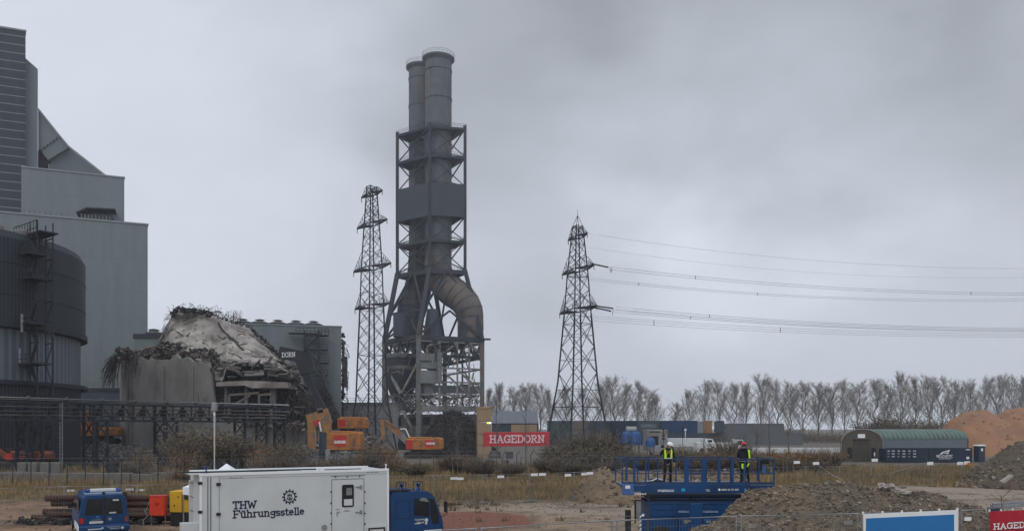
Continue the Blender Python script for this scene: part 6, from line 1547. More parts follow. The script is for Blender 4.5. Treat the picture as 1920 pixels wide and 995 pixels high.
def tagplate(px, py, lb, w_=.62, h_=.2, m='white_paint'):
    # the plate hangs on the fence line that the sight line meets
    for P_, Q_ in ((A, Bp), (Bp, Cp)):
        d = Vector(((px - 960) / F, 1)); e = (Q_ - P_).xy; det = e.x * (-d.y) + d.x * e.y; s_ = (-P_.x * (-d.y) - d.x * -P_.y) / det
        t_ = (P_.y + s_ * e.y)
        if -.02 <= s_ <= 1.02:
            o = thing('fence_plate', lb, 'plate', (WX(px, t_ - .05), t_ - .06, WZ(py, t_)), math.atan2(e.y, e.x), 'white plates on the mesh fence'); MB().bbx(-w_ / 2, w_ / 2, -.012, .012, -h_ / 2, h_ / 2, .004).build('plate', m, o); MB().box((0, .02, h_ / 2), (.05, .04, .06)).build('clip', 'galv', o); return
tp_ = [(18, 923), (45, 922), (133, 919), (243, 917), (264, 918), (851, 896), (863, 896.5), (939, 893), (1002, 889), (1017, 888.5), (1065, 890), (1096, 888), (1106, 886.5), (1494, 866), (1530, 868), (1744, 868), (1800, 868), (1813, 867), (1640, 862)]
for i, (px, py) in enumerate(tp_): tagplate(px, py, f'small white plate hung on the mesh fence, {ordinal(i)} from the left', .5 if px > 300 else .55, .17)
tagplate(1818, 870, 'small orange plate hung on the mesh fence beside the last white one', .35, .2, 'orange')
del [q_ for q_ in COL.objects if q_.get('label', '').startswith('small orange plate hung')][0]['group']

# ------------------------------------------------------------------ odds and ends in the meadow
bm_ = thing('timber_beam', 'pale timber leaning up beside the red earth right of the truck cab', 'timber', (WX(846, 52), 52, 0)); MB().beam(W(844, 940, 52), W(854, 929, 52), .1, .1).build('beam', 'tan_dark', bm_, world=True); MB().beam(W(838, 944, 52), W(850, 944, 52.4), .5, .15).build('rusty_base', 'rust', bm_, world=True)
for (a, b, lb) in (((1537, 873), (1578, 899), 'pale pole leaning on a stake behind the right rubble heap'), ((1640, 893), (1735, 867), 'long pale cable drooping over the meadow right')):
    o = thing('leaning_pole', lb, 'pole', (WX(a[0], 60), 60, 0)); D_ = 58
    MB().path([W(*a, D_ + 4), W((a[0] + b[0]) / 2, (a[1] + b[1]) / 2 + 1.5, D_ + 2), W(*b, D_)], .028, 5).build('pole', 'galv', o, world=True)
for px, y0_, y1_, D_, lb in ((1545, 870, 905, 60, 'dark withered stalk behind the left part of the rubble heap'), (1665, 880, 900, 64, 'dark withered shrub stub right of the middle of the meadow')):
    random.seed(px); o = thing('dead_shrub', lb, 'shrub', (WX(px, D_), D_, 0)); m_ = MB(); zt_ = WZ(y0_, D_)
    m_.path([(0, 0, 0), (-.15, 0, zt_ * .5), (-.35, 0, zt_)], [.06, .04, .015], 5)
    for i in range(16): z_ = rnd(.2, zt_); m_.path([(-.35 * z_ / zt_, 0, z_), (rnd(-.8, .6), rnd(-.4, .4), z_ + rnd(.1, .6))], .014, 3)
    m_.build('stems', 'scrub_brown', o)
# pale broken slabs on the rubble heap
o = thing('broken_slab', 'pile of white broken slabs on the crest of the large rubble heap', 'slab pile', (WX(1670, 29.6), 29.6, 0)); random.seed(9); m_ = MB()
for i in range(26): t_ = rnd(0, 1); m_.chunk(W(lerp(1650, 1698, t_), lerp(908, 925, t_) + rnd(-2, 3), 29.3), rnd(.12, .42), .5)
m_.build('slabs', 'concrete_pale', o, world=True)
o = thing('broken_slab', 'single pale slab on the right earth heap', 'slab', (WX(1886, 66), 66, 0)); MB().box(W(1887, 897, 66.5), (1.0, .5, .18), M=Matrix.Rotation(R(-35), 3, 'Y')).build('slab', 'concrete_pale', o, world=True)

# ------------------------------------------------------------------ pile of pipes
random.seed(110)
pg = 'rusty pipes in the pile behind the blue van'
def pipe(px, py, D_, ln, r_, ang, label, m='pipe_black', rz=None):
    p = W(px, py, D_); o = thing('steel_pipe', label, 'pipe', p, rz if rz is not None else R(ang), pg); n_ = 14
    mb_ = MB(); mb_.lathe([(r_, 0), (r_, ln), (r_ * .86, ln), (r_ * .86, 0), (r_, 0)], n=n_)
    mb_.v = [(z, y, -x) for x, y, z in mb_.v]; mb_.build('pipe_wall', m, o, smooth=40); return o
pl_ = [(86, 933, 10.5, .16, 'topmost long pipe, its left end sticking out farthest up'), (98, 943, 10.0, .16, 'second long pipe from the top, its end set back'), (82, 958, 10.4, .16, 'third long pipe, below the two top ones'), (90, 963, 10.2, .14, 'fourth long pipe, touching the third from below'), (150, 938, 8.4, .15, 'pipe ending behind the van window line'), (160, 949, 8.2, .16, 'middle pipe ending behind the van rear window'), (155, 957, 8.3, .15, 'lower middle pipe ending behind the van'),
       (225, 938, 5.2, .17, 'pipe with its dark end right of the van roof'), (232, 947, 5.0, .16, 'pipe end just right of the van rear window'), (236, 956, 4.8, .16, 'pipe end right of the van, third from top'), (230, 963, 5.0, .15, 'pipe end right of the van tail light'), (60, 968, 11, .13, 'long low pipe lying on the ground at the left'), (70, 972, 11, .12, 'lowest long pipe lying in the mud at the left')]
for i, (px, py, ln, r_, lb) in enumerate(pl_): pipe(px, py, 43.6 + (i % 3) * .3, ln * .72, r_, rnd(-3, 3) - 2, lb)
for i in range(5): pipe(236 + i * 3, 932 - i * .6 + (i % 2) * 3, 44.5 + i * .2, 3.2, .055, 14, f'thin red pipe on top of the pile right of the van, {ordinal(i)} from the left', 'rust_red' if 'rust_red' in MATS else mat('rust_red', (.33, .07, .05), (.25, .05, .04), scale=3, rough=.7), R(12 + i * 2))
o = thing('timber_support', 'dark timber sleepers and mud under the pipe pile', 'timber', (WX(120, 43), 43, 0)); m_ = MB()
for i in range(260): m_.chunk((WX(rnd(20, 300), 43), 43 + rnd(-.5, 1), rnd(.02, .3)), rnd(.08, .3), .6)
for px in (120, 200, 270): m_.bx(WX(px, 43) - .12, WX(px, 43) + .12, 42.6, 45, 0, .3)
m_.build('sleepers', 'rubble_dark', o, world=True)
o = thing('pipe_stand', 'black round pipe end piece beside the van roof', 'pipe', (WX(233, 43), 43, 0)); MB().tube(W(234, 925.5, 43), W(234, 925.5, 43.6), .12, n=12).build('pipe_wall', 'black', o, world=True); MB().beam((W(234, 925, 43.3).x, 43.3, 0), (W(234, 925, 43.3).x, 43.3, 1.5), .06).build('stand', 'rust', o, world=True)

# ------------------------------------------------------------------ red switch box, generator, tent, lamp pole
D_ = 41.5; rb_ = thing('switch_box', 'bright red site power box on thin legs, left of the yellow generator', 'power box', (WX(297, D_), D_, 0), R(-4)); zt_, zb_ = WZ(929, D_), WZ(966, D_); hw_ = 15 / F * D_
MB().bbx(-hw_, hw_, -.18, .18, zb_, zt_, .05).build('box_body', 'red_box', rb_, smooth=30); MB().bbx(-hw_ - .02, hw_ + .02, -.2, .2, zt_ - .03, zt_ + .03, .02).build('lid', 'red_panel', rb_)
for x in (-hw_ + .04, hw_ - .04): MB().tube((x, 0, 0), (x, 0, zb_), .025, n=6).build('leg', 'galv', rb_)
m_ = MB(); m_.path([(-hw_ - .02, -.1, zt_ - .3), (-hw_ - .15, -.15, zt_ - .7), (-hw_ - .25, -.15, zb_ + .3), (-hw_ - .1, -.12, zb_), (-hw_ - .35, -.1, zb_ - .25), (-hw_ - .3, -.1, .05)], .03, 6); m_.build('cable', 'galv', rb_); MB().bx(-.1, .1, -.2, -.18, zb_ + .55, zb_ + .7).build('label_plate', 'tail_red', rb_)
D_ = 41.5; yg = thing('generator', 'yellow generator on a dark base beside the white truck', 'generator', (WX(342, D_), D_, 0), R(-3)); x0, x1_ = -25 / F * D_, 28 / F * D_; zt_, zb_ = WZ(920, D_), WZ(960, D_)
MB().bbx(x0, -.03, 0, 1.1, zb_, zt_, .03).build('left_hood', 'yellow', yg); MB().bbx(0, x1_, 0.02, 1.1, zb_, zt_ - .05, .03).build('right_hood', 'yellow', yg); MB().bbx(x0 + .02, x1_ - .02, .05, 1.05, .05, zb_ - .004, .03).build('fuel_base', 'black', yg)
m_ = MB(); m_.bx(.05, .3, -.02, .02, zt_ - .42, zt_ - .12); m_.bx(.35, .45, -.02, .02, zt_ - .55, zt_ - .45); m_.bx(-.25, -.2, -.02, .02, zt_ - .35, zt_ - .25); m_.bx(-.45, -.4, -.02, .02, zt_ - .8, zt_ - .7); m_.build('vent', 'rubber', yg)
D_ = 39.5; tn = thing('party_tent', 'white pavilion tent whose peaked roof rises behind the truck', 'tent', (WX(425, D_), D_, 0), R(3)); he = WZ(908, D_); hp = WZ(868, D_); h_ = 60 / F * D_; P = []
rfm = MB(); n8 = 8
cr_ = [(-h_, -h_), (h_, -h_), (h_, h_), (-h_, h_)]
for i in range(4):
    (ax_, ay_), (bx_, by_) = cr_[i], cr_[(i + 1) % 4]; G_ = []
    for j in range(9):
        t_ = j / 8; z_ = lerp(he, hp, t_) - .12 * math.sin(t_ * PI); G_.append([Vector((lerp(lerp(ax_, bx_, k / 8), 0, t_), lerp(lerp(ay_, by_, k / 8), 0, t_), z_)) for k in range(9)])
    rfm.grid(G_)
rfm.build('canopy', 'white_cloth', tn); vm = MB()
for i in range(4):
    (ax_, ay_), (bx_, by_) = cr_[i], cr_[(i + 1) % 4]; vm.grid([[Vector((lerp(ax_, bx_, k / 10), lerp(ay_, by_, k / 10), he - z_ * .34 - (.04 * math.sin(k * 2) if z_ else 0))) for k in range(11)] for z_ in (0, 1)])
vm.build('valance', 'white_cloth', tn)
for x, y in cr_: MB().beam((x * .98, y * .98, 0), (x * .98, y * .98, he), .05).build('leg', 'galv', tn)
D_ = 50; lpz = WZ(754, D_); lp2 = thing('lamp_pole', 'slim white lamp pole behind the truck with a pale box lamp on top', 'lamp pole', (WX(402, D_), D_, 0)); MB().path([(0, 0, 0), (0, 0, WZ(778, D_)), (0, 0, lpz - .4)], [.07, .06, .05], 8).build('pole', 'white_paint', lp2, smooth=40); MB().bbx(-.15, .16, -.15, .15, lpz - .55, lpz, .04).build('lamp_head', 'galv', lp2)

# ------------------------------------------------------------------ THW command truck
th = R(29.4); TRK = thing('command_truck', 'white box truck with blue cab and dark lettering, in the left foreground', 'truck', (-8.46, 30.78, 0), th)
hl, hw_ = 3.45, 1.25; ZT = 3.55; ZBt = .95
def sd(px, py, y=-hw_): return on_side(TRK, px, py, y)
MB().bbx(-hl, hl, -hw_, hw_, ZBt, ZT, .035).build('box_body', 'white_box', TRK)
t_ = MB(); t_.bx(-hl - .04, hl + .03, -hw_ - .025, -hw_ + .12, ZT - .06, ZT + .035); t_.bx(-hl - .04, hl + .03, hw_ - .12, hw_ + .025, ZT - .06, ZT + .035); t_.bx(hl - .05, hl + .03, -hw_ - .028, -hw_ + .03, ZBt, ZT - .07); t_.bx(-hl - .03, -hl + .05, -hw_ - .028, -hw_ + .03, ZBt, ZT - .07); t_.build('edge_trim', 'white_paint', TRK)
rfd = MB(); rfd.bbx(-1.6, .2, -.7, .3, ZT, ZT + .09, .03); rfd.bbx(.9, 1.3, -.9, -.5, ZT, ZT + .07, .02); rfd.build('roof_hatch', 'white_box', TRK); rl_ = MB()
rl_.beam((-hl - .5, -.6, ZT + .05), (hl * .2, -1.0, ZT + .07), .05); rl_.beam((-hl, -1.15, ZT + .06), (-.8, -1.15, ZT + .06), .03); rl_.bx(1.0, 2.4, -1.18, -1.0, ZT + .03, ZT + .06); rl_.build('roof_rail', 'steel_dark', TRK)
MB().tube((-hl + .22, -1.05, ZT), (-hl + .22, -1.05, ZT + .26), .11, n=14).build('beacon', 'beacon_blue', TRK, smooth=40); MB().tube((hl - .05, -1.15, ZT), (hl - .05, -1.15, ZT + .2), .05, n=8).build('marker_lamp', 'white_paint', TRK)
# seams at the left end
sm_ = MB(); zt0 = ZT - .1
for px in (389.5, 395): x, _ = sd(px, 940); sm_.bx(x - .022, x + .022, -hw_ - .012, -hw_ + .01, ZBt + .02, zt0)
x, _ = sd(411, 940); sm_.bx(x - .008, x + .008, -hw_ - .008, -hw_ + .01, ZBt, zt0)
sm_.bx(x, hl, -hw_ - .006, -hw_ + .01, ZT - .17, ZT - .158); sm_.build('panel_seam', mat('seam_grey', (.22, .24, .25), rough=.6), TRK)
hn = MB()
for px, py in ((375, 905), (409.5, 907), (375, 959), (409.5, 963)): x, z = sd(px, py); hn.bx(x - .07, x + .07, -hw_ - .05, -hw_ + .01, z - .05, z + .05)
each(hn, 'hinge', 'black', TRK)
# side door with window
xa_, zt1 = sd(622, 899); xb_, zt2 = sd(682, 897); zdt = (zt1 + zt2) / 2; dm = MB()
dm.bx(xa_, xb_, -hw_ - .014, -hw_ + .01, ZBt + .1, zdt); dr = dm.build('side_door', 'white_box', TRK)
df = MB(); 
for x in (xa_, xb_): df.bx(x - .012, x + .012, -hw_ - .02, -hw_ + .01, ZBt + .1, zdt + .0)
df.bx(xa_, xb_, -hw_ - .021, -hw_ + .01, zdt, zdt + .03); df.bx(xa_ - .05, xb_ + .06, -hw_ - .022, -hw_ + .01, zdt + .14, zdt + .155); df.build('door_seal', 'seam_grey', dr)
rv = MB()
for py_ in (921, 942, 961, 981):
    for px in (620.5, 684): x, z = sd(px, py_); rv.bx(x - .02, x + .02, -hw_ - .03, -hw_, z - .025, z + .025)
for px in (629, 651, 674): x, z = sd(px, 893 if px < 660 else 892); rv.bx(x - .018, x + .018, -hw_ - .03, -hw_, z - .02, z + .02)
each(rv, 'bolt', 'black', dr)
(wx0, wz1), (wx1, _), (_, wz0) = sd(641, 908), sd(663, 907), sd(641, 950)
wf = MB()
def rrect(x0, x1_, z0, z1_, r_, n_=5):
    o_ = []
    for cx_, cz_, a0 in ((x1_ - r_, z1_ - r_, 0), (x0 + r_, z1_ - r_, 90), (x0 + r_, z0 + r_, 180), (x1_ - r_, z0 + r_, 270)):
        for i in range(n_ + 1): a = R(a0 + 90 * i / n_); o_.append((cx_ + r_ * math.cos(a), cz_ + r_ * math.sin(a)))
    return o_
wf.prism(rrect(wx0, wx1, wz0, wz1, .06), (0, -hw_ - .035, 0), (1, 0, 0), (0, 0, 1), (0, .03, 0)); wfo = wf.build('window', 'black', dr)
MB().prism(rrect(wx0 + .04, wx1 - .04, wz0 + .04, wz1 - .04, .04), (0, -hw_ - .04, 0), (1, 0, 0), (0, 0, 1), (0, .006, 0)).build('pane', 'glass_dark', wfo)
MB().bx(wx0 + .07, wx1 - .06, -hw_ - .044, -hw_ - .041, wz0 + .06, wz0 + .3).build('paper_notice', 'white_box', wfo); MB().bx(wx0 + .16, wx1 - .08, -hw_ - .0435, -hw_ - .0411, wz0 + .45, wz1 - .12).build('curtain', 'steel_light', wfo)
lt = MB()
for px, py in ((672, 912), (672, 959)):
    (x, z) = sd(px, py); lt.bx(x - .12, x + .08, -hw_ - .05, -hw_ - .012, z - .018, z + .018); lt.bx(x + .06, x + .13, -hw_ - .06, -hw_ - .012, z - .07, z + .07)
x, z = sd(634, 961); lt.bx(x - .06, x + .06, -hw_ - .04, -hw_ - .012, z + .03, z + .06); lt.bx(x - .06, x - .03, -hw_ - .04, -hw_ - .012, z - .1, z + .03); x, z = sd(633, 954); lt.bx(x - .08, x + .08, -hw_ - .03, -hw_ - .012, z, z + .02); x, z = sd(651, 956.5); lt.bx(x - .16, x + .12, -hw_ - .024, -hw_ - .012, z - .02, z - .005); lt.bx(x - .1, x + .06, -hw_ - .0245, -hw_ - .012, z + .02, z + .035); lt.build('door_handle', 'seam_grey', dr)
x, z = sd(608, 988); MB().tube((x, -hw_ - .02, z), (x, -hw_ + .01, z), .11, n=18).build('filler_cap', 'steel_light', TRK)
x0_, z_ = sd(687, 986); x1_, _ = sd(724, 986); MB().bx(x0_, x1_, -hw_ - .05, -hw_ + .01, z_ - .9, z_ + .02).build('locker', 'white_box', TRK); m_ = MB(); m_.bx(x0_ + .06, x0_ + .12, -hw_ - .06, -hw_ - .04, z_ - .9, z_ - .06); m_.bx(x1_ - .12, x1_ - .06, -hw_ - .06, -hw_ - .04, z_ - .9, z_ - .06); m_.bx(x0_ + .06, x1_ - .06, -hw_ - .061, -hw_ - .04, z_ - .12, z_ - .06); m_.build('locker_frame', 'black', TRK)
# lettering
(lx, lz), (lx1, _), (_, lzt) = sd(436, 953), sd(481, 951), sd(436, 940)
lt = MB(); slab_text(lt, 'THW', (lx, -hw_ - .003, lz), (1, 0, 0), (0, 0, 1), (0, -1, 0), lzt - lz, width=(lx1 - lx), sw=.19, th=.006)
(fx, fz), (fx1, _), (_, fzt) = sd(436, 970), sd(571, 962), sd(436, 957)
slab_text(lt, 'Führungsstelle', (fx, -hw_ - .003, fz), (1, 0, 0), (0, 0, 1), (0, -1, 0), fzt - fz, width=(fx1 - fx), sw=.185, th=.006); lt.build('lettering', 'ink', TRK)
gx, gz = sd(543, 930.5); em = MB(); r1 = .215; n_ = 36
for i in range(n_):
    a0, a1 = 2 * PI * i / n_, 2 * PI * (i + 1) / n_; ro = r1; ri = r1 * .82
    q4 = [(gx + ri * math.cos(a0), gz + ri * math.sin(a0)), (gx + ro * math.cos(a0), gz + ro * math.sin(a0)), (gx + ro * math.cos(a1), gz + ro * math.sin(a1)), (gx + ri * math.cos(a1), gz + ri * math.sin(a1))]
    em.prism(q4, (0, -hw_ - .009, 0), (1, 0, 0), (0, 0, 1), (0, .008, 0))
for i in range(12):
    a = 2 * PI * i / 12 + PI / 12 * 0; c_, s__ = math.cos(a), math.sin(a); ro = r1 * 1.26; w_ = .03
    em.prism([(gx + c_ * r1 * .98 - s__ * w_, gz + s__ * r1 * .98 + c_ * w_), (gx + c_ * r1 * .98 + s__ * w_, gz + s__ * r1 * .98 - c_ * w_), (gx + c_ * ro + s__ * w_, gz + s__ * ro - c_ * w_), (gx + c_ * ro - s__ * w_, gz + s__ * ro + c_ * w_)], (0, -hw_ - .0095, 0), (1, 0, 0), (0, 0, 1), (0, .008, 0))
def dab(mb_, pts_, w_, z__=0):
    for a, b in zip(pts_, pts_[1:]):
        d = Vector((b[0] - a[0], b[1] - a[1])).normalized(); e = Vector((-d.y, d.x)) * w_ / 2
        mb_.prism([(a[0] + e.x, a[1] + e.y), (a[0] - e.x, a[1] - e.y), (b[0] - e.x, b[1] - e.y), (b[0] + e.x, b[1] + e.y)], (0, -hw_ - .0085 - z__, 0), (1, 0, 0), (0, 0, 1), (0, .007, 0))
g = lambda a, b: (gx + a * r1, gz + b * r1)
dab(em, [g(-.28, .5), g(-.28, -.05)], .035); dab(em, [g(.28, .5), g(.28, -.05)], .035, .0006); dab(em, [g(-.28, .3), g(.28, .3)], .03, .0011); dab(em, [g(0, .6), g(0, .1)], .03, .0016); dab(em, [g(-.5, -.15), g(-.25, -.45), g(.1, -.05)], .04, .0021); dab(em, [g(-.1, -.7), g(.25, -.25)], .035, .0026); dab(em, [g(.2, -.6), g(.5, -.15)], .03, .0031)
em.build('gear_emblem', 'ink', TRK)
for px, py in ((430, 894), (687, 884)): x, z = sd(px, py); m_ = MB(); [m_.bx(x + k * .17, x + k * .17 + .12, -hw_ - .012, -hw_, z - .03, z - .01) for k in range(3)]; m_.build('small_lettering', 'seam_grey', TRK)
# rear end fittings
m_ = MB(); m_.bx(-hl - .12, -hl, -.9, -.7, ZBt, ZT - .3); m_.bx(-hl - .12, -hl, .5, .7, ZBt, ZT - .3); m_.bx(-hl - .6, -hl, -1.15, -.6, ZBt - .1, ZBt + .9); m_.bx(-hl - .35, -hl + .1, -1.1, .4, ZT - .02, ZT + .02); m_.build('rear_step', 'white_box', TRK); m_ = MB()
for z in (1.2, 1.7, 2.2, 2.7, 3.2): m_.beam((-hl - .14, -.5, z), (-hl - .14, .2, z), .04)
m_.build('rear_ladder', 'galv', TRK)
# chassis, wheels
MB().bx(-hl + .1, hl + 2.6, -.45, .45, .7, ZBt - .004).build('chassis', 'black', TRK); MB().bx(-hl + .3, hl - .2, -hw_ + .06, hw_ - .06, .55, ZBt - .006).build('underbox', 'thw_blue', TRK)
for x in (-2.0, 4.1):
    for y in (-1.02, 1.02):
        wh = MB().lathe([(.01, -.14), (.3, -.14), (.34, -.16), (.5, -.15), (.52, -.1), (.52, .1), (.5, .15), (.3, .14), (.01, .14)], n=28); wh.v = [(vx_, vz_, vy_) for vx_, vy_, vz_ in wh.v]; wh.v = [(a + x, b + y, c + .52) for a, b, c in wh.v]; wo = wh.build('wheel', 'rubber', TRK, smooth=30); MB().tube((x, y - .17, .52), (x, y + .17, .52), .26, n=18).build('rim', 'galv', wo, smooth=30)
# cab
cx0 = hl + .12; (cxf, _), (_, czr) = sd(832, 970), sd(780, 920); cxf = cxf; czr = czr - .02
xs_ = lambda px, py=950: sd(px, py)[0]
zz_ = lambda px, py: sd(px, py)[1]
prof = [(cx0, .75), (cxf, .75), (cxf, zz_(830, 978)), (xs_(829), zz_(829, 968)), (xs_(816), zz_(816, 932)), (xs_(809), zz_(809, 924)), (xs_(800), czr), (cx0 + .15, czr), (cx0, czr - .12)]
MB().prism(prof, (0, -hw_ + .06, 0), (1, 0, 0), (0, 0, 1), (0, 2 * hw_ - .12, 0)).build('cab', 'thw_blue', TRK, smooth=25)
yc = -hw_ + .06
def cabp(pl_, th_, name, m, par=None, dy=0): return MB().prism([sd(a, b, yc) for a, b in pl_], (0, yc - th_ - dy, 0), (1, 0, 0), (0, 0, 1), (0, th_, 0)).build(name, m, par or TRK)
cdr = cabp([(775, 993), (775, 933), (778, 928), (806, 926), (815, 936), (823, 966), (824, 990)], .012, 'cab_door', 'thw_blue')
cabp([(776.5, 965), (776, 936), (779, 933.5), (803.5, 933.5), (804.5, 936), (805, 968)], .006, 'side_window', 'glass_dark', cdr, .013)
cabp([(786, 935), (792, 931.5), (799, 933), (803.5, 940), (797, 939), (788, 938)], .006, 'wind_deflector', 'steel_light', cdr, .02)
cabp([(806.5, 934), (812.5, 935), (818, 951), (822, 968), (822, 980), (811, 981), (807, 965)], .008, 'quarter_window', 'glass_dark', None, .016)
# windscreen (leaning front face)
a, b = prof[3], prof[4]; wv_ = Vector((b[0] - a[0], 0, b[1] - a[1])); nn_ = Vector((wv_.z, 0, -wv_.x)).normalized()
MB().prism([(yc + .1, .05), (-yc - .1, .05), (-yc - .15, .95), (yc + .15, .95)], Vector((a[0], 0, a[1])) + nn_ * .012, (0, 1, 0), wv_, nn_ * .01).build('windscreen', 'glass_dark', TRK)
rc = MB(); q_ = [sd(*p_, yc) for p_ in ((741, 937), (768, 937), (768, 969), (744, 970))]
for a, b in zip(q_, q_[1:] + q_[:1]): rc.beam((a[0], yc - .005, a[1]), (b[0], yc - .005, b[1]), .03, .03)
rc.build('recessed_panel_edge', 'thw_blue', TRK)
lt = MB(); m_ = MB()
p0, p1 = sd(777, 975, yc), sd(795, 975, yc)
plain_text('door_lettering', 'Technisches', (p0[0], yc - .016, p0[1] + .0), (1, 0, 0), (0, 0, 1), .075, 'white_box', TRK, width=p1[0] - p0[0], bold=.01); plain_text('door_lettering', 'Hilfswerk', (p0[0] + .1, yc - .016, p0[1] - .12), (1, 0, 0), (0, 0, 1), .075, 'white_box', TRK, width=p1[0] - p0[0] - .1, bold=.01)
for (a, b, y_, h_) in ((777, 788, 981, .03),): p0, p1 = sd(a, y_, yc), sd(b, y_, yc); m_.bx(p0[0], p1[0], yc - .022, yc - .012, p0[1] - h_ / 2, p0[1] + h_ / 2)
for px, py, r_ in ((799, 974, .075), (798.8, 980, .05)): p0 = sd(px, py, yc); m_.tube((p0[0], yc - .022, p0[1]), (p0[0], yc - .012, p0[1]), r_, n=16)
m_.build('door_lettering', 'white_box', cdr)
p0, p1 = sd(795, 993, yc), sd(827, 993, yc); MB().bx(p0[0], p1[0] + .02, yc - .018, yc - .005, p0[1] - .12, p0[1]).build('reflective_stripe', 'reflective', TRK)
bl = MB()
for px in (762.5, 794):
    x = xs_(px, 918); yy = -.7; o_ = MB(); o_.tube((x, yy, czr + .02), (x, yy, czr + .28), .11, n=16); bo = o_.build('beacon', 'beacon_blue', TRK, smooth=40)
    c_ = MB(); 
    for dx in (-.2, .2): c_.path([(x + dx, yy, czr), (x + dx, yy, czr + .3), (x + dx * .85, yy, czr + .36), (x, yy, czr + .36)], .02, 5)
    for dy in (-.2, .2): c_.path([(x, yy + dy, czr), (x, yy + dy, czr + .36), (x, yy, czr + .36)], .014, 5)
    c_.build('beacon_guard', 'black', bo); MB().tube((x, yy, czr + .28), (x, yy, czr + .33), .1, n=14).build('beacon_cap', 'galv', bo)
x = xs_(755); MB().bx(x - .5, x + .5, -1.0, -.2, czr + .03, czr + .07).build('roof_plate', 'rubber', TRK)
mr = MB(); x = cxf + .02; mr.path([(xs_(822), yc, zz_(822, 934)), (x + .02, yc - .22, zz_(829, 934)), (x + .05, yc - .25, zz_(830, 962)), (x - .1, yc, zz_(826, 968))], .016, 5); mr.bbx(x - .06, x + .02, yc - .36, yc - .14, zz_(829, 959), zz_(829, 938), .02); mr.build('mirror', 'black', TRK)
# ------------------------------------------------------------------ THW van
vh = R(90 + 32); VAN = thing('emergency_van', 'dark blue emergency van with a white roof light bar, seen from behind', 'van', (WX(191, 34) - 1.15, 36.0, 0), vh); VAN.scale = (1, 1, .96); VAN.location.z = .42
# local: +x forward, rear face at x=-2.35; width 1.9
hwv = .95; xr = -2.35
secs = [(-2.35, .42, 1.02, .86, .93), (-2.32, .42, 1.95, .78, .95), (-2.2, .4, 2.0, .77, .95), (1.1, .4, 2.0, .78, .95), (1.9, .4, 1.75, .74, .94), (2.3, .42, 1.15, .8, .9), (2.6, .5, .95, .75, .85)]
rows = []
for (x, zb, zt_, wt, wb) in secs:
    wa = [(-wb, zb), (-wb - .02, (zb + zt_) * .42), (-wb + .01, min(zt_ - .1, 1.08)), (-wt - .03, zt_ - .12), (-wt + .1, zt_)]; rows.append([Vector((x, y, z)) for y, z in wa] + [Vector((x, -y, z)) for y, z in wa[::-1]])
vb = MB(); n_ = len(rows[0])
for r_ in rows: r_.append(r_[0].copy())
vb.grid(rows)
# rear face: leaning tailgate
b0 = len(vb.v)
rear = [(-hwv, .42), (-hwv - .01, .95), (-hwv + .02, 1.08), (-.8, 1.86), (-.68, 1.98), (.68, 1.98), (.8, 1.86), (hwv - .02, 1.08), (hwv + .01, .95), (hwv, .42)]
vb.prism([(y, z) for y, z in rear], (-2.36, 0, 0), (0, 1, 0), (0, 0, 1), (.06, 0, 0)); vb.build('body', 'thw_blue', VAN, smooth=35)
def rp_(poly_, dx, name, m, par=VAN, th_=.012): return MB().prism(poly_, (-2.36 - dx, 0, 0), (0, -1, 0), (0, 0, 1), (-th_, 0, 0)).build(name, m, par)
# viewer sees local -y on the right side?  rear view: viewer's left is local +y
for s_, nm in ((-1, 'left'), (1, 'right')):
    a, b = (.06, .70); pl_ = [(s_ * a, 1.13), (s_ * (b + .02), 1.15), (s_ * .64, 1.78), (s_ * .58, 1.83), (s_ * a, 1.84)]
    rp_(pl_, .002, 'rear_window', 'glass_dark')
dgl = MB(); dgl.prism([(-.03, .5), (.03, .5), (.03, 1.9), (-.03, 1.9)], (-2.362, 0, 0), (0, -1, 0), (0, 0, 1), (-.006, 0, 0)); dgl.build('door_gap', 'black', VAN)
rp_(rrect(-.93, -.78, .78, 1.02, .05), .002, 'tail_light', 'tail_red', th_=.04); rp_(rrect(.78, .93, .78, 1.02, .05), .002, 'tail_light', 'tail_dull', th_=.04)
rp_(rrect(-.56, -.04, .76, .86, .03), .002, 'number_plate', 'white_box'); rp_(rrect(-.48, -.12, .9, .93, .01), .002, 'plate_lamp', 'galv')
bmp = MB(); bmp.bbx(-2.5, -2.2, -.97, .97, .38, .68, .06); bmp.build('bumper', 'thw_blue', VAN)
b3 = MB(); b3.prism([(-2.1, .42), (-2.5, .42), (-2.5, .66), (-2.1, .72)], (0, .955, 0), (1, 0, 0), (0, 0, 1), (0, .03, 0)); b3.build('side_reflector', 'reflective', VAN)
b3 = MB(); b3.bx(-2.1, -.2, .955, .985, .45, .72); b3.build('side_stripe', 'reflective', VAN)
tx = MB()
plain_text('bumper_lettering', 'Technisches', (-2.506, -.1, .565), (0, -1, 0), (0, 0, 1), .05, 'white_box', VAN, width=.48, bold=.01); plain_text('bumper_lettering', 'Hilfswerk', (-2.506, -.2, .49), (0, -1, 0), (0, 0, 1), .05, 'white_box', VAN, width=.38, bold=.01)
for y0_, y1_, z_, h_ in ((-.62, -.12, .5, .05),): tx.prism([(y0_, z_), (y1_, z_), (y1_, z_ + h_), (y0_, z_ + h_)], (-2.505, 0, 0), (0, -1, 0), (0, 0, 1), (-.006, 0, 0))
tx.lathe([(.0, 0)], n=3)
for y_, z_, r_ in ((-.08, .56, .045), (.68, .53, .06)):
    tx.prism([(y_ + r_ * math.cos(2 * PI * i / 14), z_ + r_ * math.sin(2 * PI * i / 14)) for i in range(14)], (-2.505, 0, 0), (0, -1, 0), (0, 0, 1), (-.007, 0, 0))
tx.build('bumper_lettering', 'white_box', VAN)
